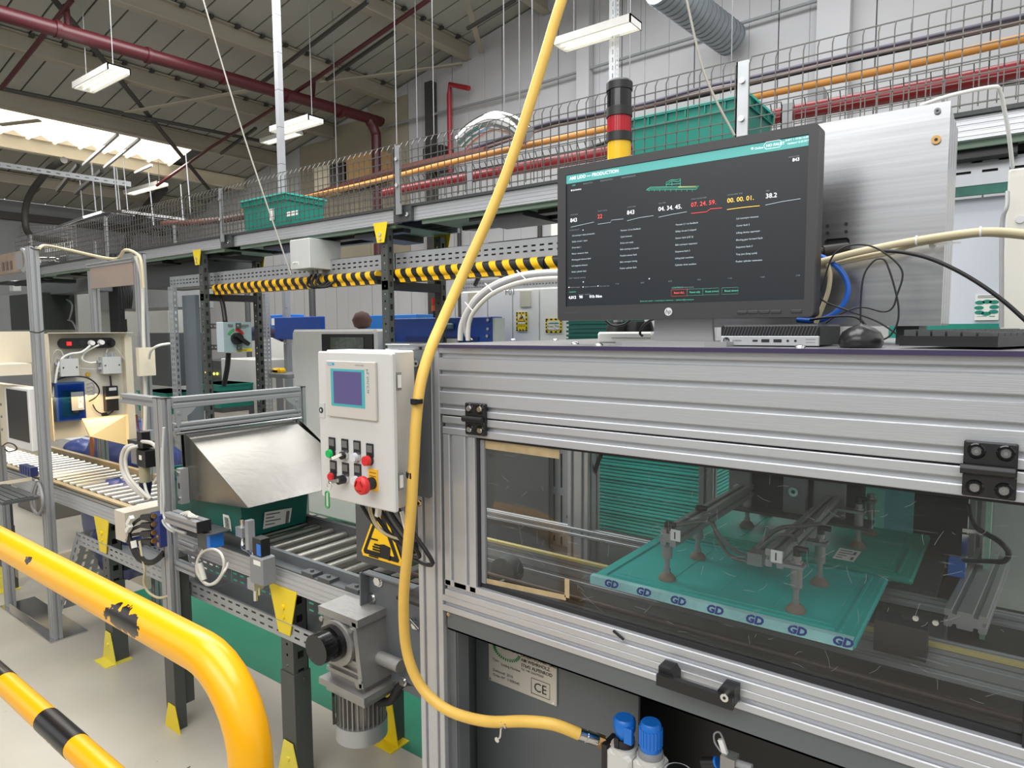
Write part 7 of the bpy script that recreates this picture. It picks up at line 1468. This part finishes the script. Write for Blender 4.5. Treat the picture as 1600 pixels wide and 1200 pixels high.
q = MB(); c = PY(1044.5, 487, MY); q.cyl((c.x, MY-.0003, c.z), (c.x, MY-.001, c.z), .0082, 24); q.text('hp', (c.x-.0002, MY-.0012, c.z-.0035), X1, V((.2, 0, 1)), .0125, 1, 'CENTER', 0); q.build('badge', [mat('badge_white', (214, 214, 216), .3), INK], BZ)
q = MB(); q.text('ProDisplay P232', PY(881, 490, MY-.0003), X1, Z1, .0058, 0); q.build('model_lettering', mat('frame_print', (88, 88, 90), .5), BZ)
for x in (1159, 1175.5, 1193, 1211, 1243): a = PY(x-7, 488.5-(x-1159)*.02, MY-.0002); q = MB(); q.bbox((a.x, MY-.0015, a.z-.0028), (a.x+.0185, MY+.001, a.z+.0032), .0008); q.build('button', FRM, BZ)
ax, bx_ = PY(1024, 500, 1.33).x, PY(1112, 500, 1.33).x
q = MB(); q.prism([(ax-.004, 1.33, TZ+.008), (bx_+.004, 1.33, TZ+.008), (bx_-.002, 1.325, 1.9), (ax+.002, 1.325, 1.9)], (0, .012, 0)); q.build('stand_neck', mat('silver_stand', (172, 172, 174), .35, .5, .03, 5), MO)
a, b = PY(958, 536, 1.22), PY(1132, 536, 1.22); q = MB(); q.prism([(a.x+.03, 1.42, TZ), (b.x+.02, 1.42, TZ), (b.x, 1.23, TZ), (b.x-.03, 1.20, TZ), (a.x+.03, 1.20, TZ), (a.x, 1.23, TZ)], (0, 0, .009)); q.build('stand_base', mat('silver_stand', (172, 172, 174)), MO)
# mini computer
PC = thing('mini_computer', 'small flat black and silver computer standing right of the monitor stand', 'computer', (-.36, 1.35, TZ))
a, b = PY(1126, 520, 1.26), PY(1280, 520, 1.26); q = MB(); q.bbox((a.x, 1.264, TZ+.002), (b.x, 1.44, TZ+.040), .003); q.build('case', BLK, PC)
q = MB(); q.bbox((a.x, 1.26, TZ+.002), (b.x, 1.266, TZ+.0195), .001); FP = q.build('silver_front', mat('silver_plastic', (182, 183, 186), .35, .3), PC)
q = MB()
for i in range(30): x = a.x+.004+i*.0056; q.bar((x, 1.2635, TZ+.021), (x+.006, 1.2635, TZ+.038), .0012, .0022, up=(0, 1, 0))
g_ = q.build('vent_grille', mat('vent_grey', (74, 76, 80), .5), PC)
q = MB(); zf = TZ+.011
for (x, w_, h_) in ((1180, .009, .0035), (1196, .014, .0055), (1215, .014, .0055)): c = PY(x, 525, 1.2598); q.box((c.x-w_/2, 1.2592, zf-h_/2), (c.x+w_/2, 1.26, zf+h_/2))
for x in (1231, 1243): c = PY(x, 525, 1.2598); q.cyl((c.x, 1.26, zf), (c.x, 1.2592, zf), .0022, 12)
q.box((PY(1259, 525, 1.26).x, 1.2593, zf-.003), (PY(1274, 525, 1.26).x, 1.2595, zf-.0026)); q.box((PY(1259, 525, 1.26).x, 1.2593, zf+.0026), (PY(1274, 525, 1.26).x, 1.2595, zf+.003))
c = PY(1135, 525, 1.2598); q.cyl((c.x, 1.26, zf), (c.x, 1.2592, zf), .0062, 20); q.text('ELITEDESK', (PY(1145, 525, 1.26).x, 1.2592, zf-.0012), X1, Z1, .0036, 0); q.build('port', INK, FP)
q = MB(); q.text('hp', (c.x, 1.2588, zf-.0026), X1, V((.2, 0, 1)), .0092, 0, 'CENTER'); q.build('badge', mat('silver_plastic', (182, 183, 186)), FP)
# mouse
c = PY(1340, 538, 1.24); MS = thing('computer_mouse', 'black computer mouse lying right of the mini computer', 'mouse', (c.x, 1.26, TZ))
q = MB(); vs = []; n = 20
for j, (h_, k) in enumerate(((0, .9), (.006, 1.0), (.018, .98), (.029, .86), (.036, .62), (.040, .3), (.0405, .02))):
    for i in range(n): a = 2*math.pi*i/n; vs.append((c.x+.034*k*math.cos(a), 1.27+.055*k*math.sin(a)*(1 if j < 3 else .95), TZ+h_*(1-.12*math.cos(a)**2)))
q.add(vs, [(j*n+i, j*n+(i+1) % n, (j+1)*n+(i+1) % n, (j+1)*n+i) for j in range(6) for i in range(n)], 0, True); q.build('shell', mat('mouse_black', (34, 34, 36), .28), MS)
q = MB(); q.cyl((c.x-.002, 1.245, TZ+.032), (c.x+.002, 1.245, TZ+.032), .006, 12); q.build('wheel', RUB, MS)
# keyboard
KC, KE = PY(1559, 540, 1.21), PY(1405, 538, 1.255); KC.z = KE.z = TZ; ku = (KE-KC); kl = ku.length; ku.normalize(); kv = V((-ku.y, ku.x, 0)); kv = kv if kv.y > 0 else -kv
KB = thing('keyboard', 'black keyboard at the right end of the machine top', 'keyboard', KC)
q = MB(); P_ = [KC, KE, KE+kv*.44, KC+kv*.44]; q.prism([p+V((0, 0, .004)) for p in P_], (0, 0, .014)); q.prism([KC+V((0, 0, .018)), KE+V((0, 0, .018)), KE+kv*.44+V((0, 0, .018)), KC+kv*.44+V((0, 0, .018))], (0, 0, .002)); q.build('base', BLK, KB)
q = MB()
for i in range(18):
    for j in range(6):
        p = KC+kv*(.012+i*.0235)+ku*(.012+j*.0215)+V((0, 0, .02)); a, b = kv*.02, ku*.018; q.prism([p, p+b, p+b+a, p+a], (0, 0, .005+.001*j))
kk = q.build('keys', DK, KB); kk['kind'] = 'stuff'
# brushed metal enclosure
a = PY(1486, 157, 1.5); ex1 = a.x; ez0 = PY(1469, 509, 1.5).z; ez1 = PY(1486, 157, 1.5).z
EN = thing('brushed_enclosure', 'brushed aluminium enclosure with ribbed right side standing behind the monitor', 'enclosure', (-.4, 1.6, ez0))
q = MB(); q.box((-.62, 1.5, ez0), (ex1, 1.506, ez1)); FP2 = q.build('front_plate', BRUSH, EN)
q = MB(); q.box((-.62, 1.51, ez0+.003), (ex1-.012, 1.73, ez1-.003)); q.build('inner_box', DK, EN)
for i in range(4): q = MB(); q.bbox((ex1-.014, 1.508+i*.056, ez0+.001), (ex1-.001, 1.508+i*.056+.042, ez1-.001), .003); q.build('side_rib', ALU, EN)
q = MB(); q.box((-.55, 1.55, TZ), (-.5, 1.7, ez0+.01)); q.box((ex1-.08, 1.55, TZ), (ex1-.04, 1.7, ez0+.01)); q.build('foot', DK, EN)
for (u_, v_, mm, rr) in ((1465, 174, MGR, .0055), (1463, 219, BRASS, .008)): c = PY(u_, v_, 1.5); q = MB(); q.cyl(c, c+V((0, -.005, 0)), rr, 14); q.cyl(c+V((0, -.005, 0)), c+V((0, -.0055, 0)), rr*.4, 6, mi=1); q.build('screw', [mm, INK], FP2)
q = MB()
for (u_, v_) in ((1293, 353), (1293, 364), (1322, 350), (1322, 362)): c = PY(u_, v_, 1.4995); q.cyl(c, c+V((0, -.0006, 0)), .0034, 12)
a, b = PY(1289, 374, 1.4992), PY(1327, 394, 1.4992); q.bbox((a.x, 1.4988, b.z), (b.x, 1.5, a.z), .004); q.build('opening', INK, FP2)
c = PY(1285, 392, 1.46); q = MB(); q.cyl(c, c+V((.04, .03, .006)), .011, 12); q.cyl(c+V((-.012, -.008, 0)), c, .008, 10); solo(q, 'cable_connector', mat('dark_metal', (70, 68, 66), .4, .5), 'round dark cable connector beside the right edge of the monitor', 'connector')
# cables on top
def tc_(nm, pts, r, mm, lab, Yd=1.4):
    q = MB(); q.tube([PY(p[0], p[1], p[2] if len(p) > 2 else Yd) for p in pts], r, 8); return solo(q, nm, mm, lab, 'cable')
CD = thing('beige_conduits', 'pair of thick beige conduits strapped together running right from the monitor', 'conduit', PY(1280, 412, 1.42))
q = MB(); q.tube([PY(*p, 1.42) for p in ((1240, 418), (1280, 410), (1340, 394), (1430, 376), (1520, 363), (1570, 362), (1625, 368))], .0068, 10); q.build('conduit', CABY, CD)
q = MB(); q.tube([PY(*p, 1.435) for p in ((1240, 424), (1280, 417), (1340, 404), (1390, 394), (1430, 381), (1520, 366), (1570, 366), (1625, 372))], .006, 10); q.build('conduit', CABY, CD)
q = MB()
for (u_, v_) in ((1432, 376), (1532, 362)): c = PY(u_, v_, 1.42); q.cyl(c+V((-.0015, 0, 0)), c+V((.0015, 0, 0)), .009, 12)
a = PY(1460, 383, 1.43); q.box(a, a+V((.04, .002, .003))); q.cyl(PY(1457, 383, 1.44), PY(1457, 383, 1.44)+V((0, .01, 0)), .006, 10); q.build('cable_tie', WPL, CD)
tc_('blue_cable', [(1262, 396), (1280, 400), (1302, 412), (1320, 432), (1325, 455), (1316, 478), (1295, 495), (1270, 501), (1245, 500)], .0052, CABBL, 'thick blue cable looping out behind the monitor edge', 1.43)
tc_('beige_hose', [(1293, 412), (1297, 430), (1294, 455), (1285, 480), (1275, 505)], .0045, CABY, 'beige cable hanging down beside the blue cable loop', 1.42)
tc_('black_power_cable', [(1380, 392), (1410, 394), (1450, 403), (1490, 420), (1530, 443), (1570, 472), (1610, 508)], .0035, CABB, 'black cable sweeping down to the right over the keyboard', 1.38)
tc_('thin_black_cable', [(1290, 505), (1310, 492), (1345, 480), (1380, 487), (1395, 480), (1402, 460), (1410, 435), (1408, 420), (1395, 405), (1370, 388), (1345, 382), (1320, 386), (1300, 402), (1287, 440), (1281, 460), (1290, 472), (1330, 487), (1370, 502), (1400, 521)], .0016, CABB, 'thin black cable looping widely in front of the brushed enclosure', 1.36)
tc_('mouse_cable', [(1345, 504), (1345, 470), (1350, 430), (1365, 408), (1380, 405), (1388, 418), (1398, 450), (1404, 480), (1402, 505), (1390, 525), (1375, 532)], .0016, CABB, 'thin black mouse cable rising in a tall loop behind the mouse', 1.33)
tc_('short_black_cable', [(1265, 500), (1300, 495), (1330, 494), (1345, 500), (1355, 512)], .0022, CABB, 'short black cable lying behind the mouse', 1.34)
tc_('usb_cable', [(1004, 525, 1.38), (1000, 520, 1.38), (1006, 508, 1.37), (1020, 499, 1.36), (1030, 500, 1.36)], .003, CABB, 'black cable bending beside the monitor stand', 1.38)
tc_('display_cable', [(945, 500, 1.42), (958, 509, 1.42), (975, 507, 1.42), (985, 500, 1.42)], .003, CABB, 'black cable sagging under the left half of the monitor', 1.42)
t_ = thing('power_supply', 'white flat power supply under the monitor behind the stand', 'power supply', (-.85, 1.55, TZ)); a, b = PY(933, 528, 1.44), PY(1020, 524, 1.44); q = MB(); q.bbox((a.x, 1.44, TZ), (b.x, 1.49, TZ+.027), .004); q.build('body', WPL, t_); q = MB(); q.box((a.x+.04, 1.4395, TZ+.012), (b.x-.005, 1.44, TZ+.0135)); q.build('seam', INKG, t_)
for i, u_ in enumerate((968, 1000)): c = PY(u_, 505, 1.56); q = MB(); q.lathe((c.x, 1.56, TZ+.0), Z1, [(0, .035), (.036, .035), (.052, .03)], 20); solo(q, 'black_puck', BLK, ['black round adapter left of the monitor stand', 'black round adapter close behind the monitor stand'][i], 'adapter')
PL = thing('grey_conduit_arc', 'bundle of grey and white conduits arching up from the machine top behind the monitor', 'conduit', PY(722, 530, 1.6))
q = MB(); q.tube([PY(*p, 1.6) for p in ((733, 532), (727, 512), (733, 490), (750, 465), (780, 445), (820, 432), (870, 428), (900, 430))], .0085, 10); q.build('grey_conduit', CABG, PL)
q = MB(); q.tube([PY(*p, 1.62) for p in ((719, 532), (721, 508), (731, 485), (747, 463), (778, 442), (820, 429), (870, 425), (900, 427))], .009, 10); q.tube([PY(*p, 1.58) for p in ((731, 532), (733, 505), (742, 485), (765, 462), (795, 447), (830, 438), (870, 435), (900, 436))], .007, 10); q.build('white_conduit', CABW, PL)
q = MB()
for (u_, v_) in ((738, 481), (770, 452), (820, 432)): c = PY(u_, v_, 1.6); q.bar(c+V((-.02, -.013, .018)), c+V((.022, -.013, -.018)), .002, .003)
q.build('cable_tie', WPL, PL)
# stack light
SL = thing('stack_light', 'signal tower with black, red and yellow rings rising behind the monitor', 'signal light', (PY(967, 200, 1.6).x, 1.6, TZ))
sxx = PY(967.5, 200, 1.6).x; Z_ = lambda y: PY(967, y, 1.6).z
def ring(nm, ya, yb, r, mm, r2=None): q = MB(); q.cyl((sxx, 1.6, Z_(ya)), (sxx, 1.6, Z_(yb)), r, 28, r2); q.build(nm, mm, SL)
ring('cap', 143, 131, .034, BLK); ring('cap', 131, 128, .034, BLK, .031); ring('black_tier', 170, 143, .0315, BLKS); ring('collar', 184, 170, .034, BLK); ring('red_tier', 209, 184, .0305, mat('red_lens_ribbed', (176, 14, 34), .2)); ring('collar', 223, 209, .034, BLK); ring('yellow_tier', 256, 223, .0305, mat('yellow_lens', (244, 196, 20), .2)); 
q = MB(); q.cyl((sxx, 1.6, TZ), (sxx, 1.6, Z_(256)), .012, 16); q.build('pole', ALUD, SL)
q = MB()
for i in range(28):
    a = 2*math.pi*i/28; q.bar((sxx+.0303*math.cos(a), 1.6+.0303*math.sin(a), Z_(208)), (sxx+.0303*math.cos(a), 1.6+.0303*math.sin(a), Z_(185)), .0015, .0015)
q.build('lens_rib', mat('red_lens_ribbed', (176, 14, 34)), SL)
# stray slotted uprights behind the stack light
q = MB(); a = PY(960, 60, 5.6); q.perf((a.x-.04, 5.6, 2.0), Z1, X1, 5, .05, [(.018, .028)], .07, .04); q.box((a.x-.06, 5.61, 2.0), (a.x-.045, 5.66, 7.0)); q.perf((a.x+.015, 5.6, 2.0), Z1, X1, 5, .03, [(.01, .02)], .04, .02); solo(q, 'slotted_hanger', STEEL, 'bright slotted steel hanger behind the stack light and lit lamp', 'hanger')
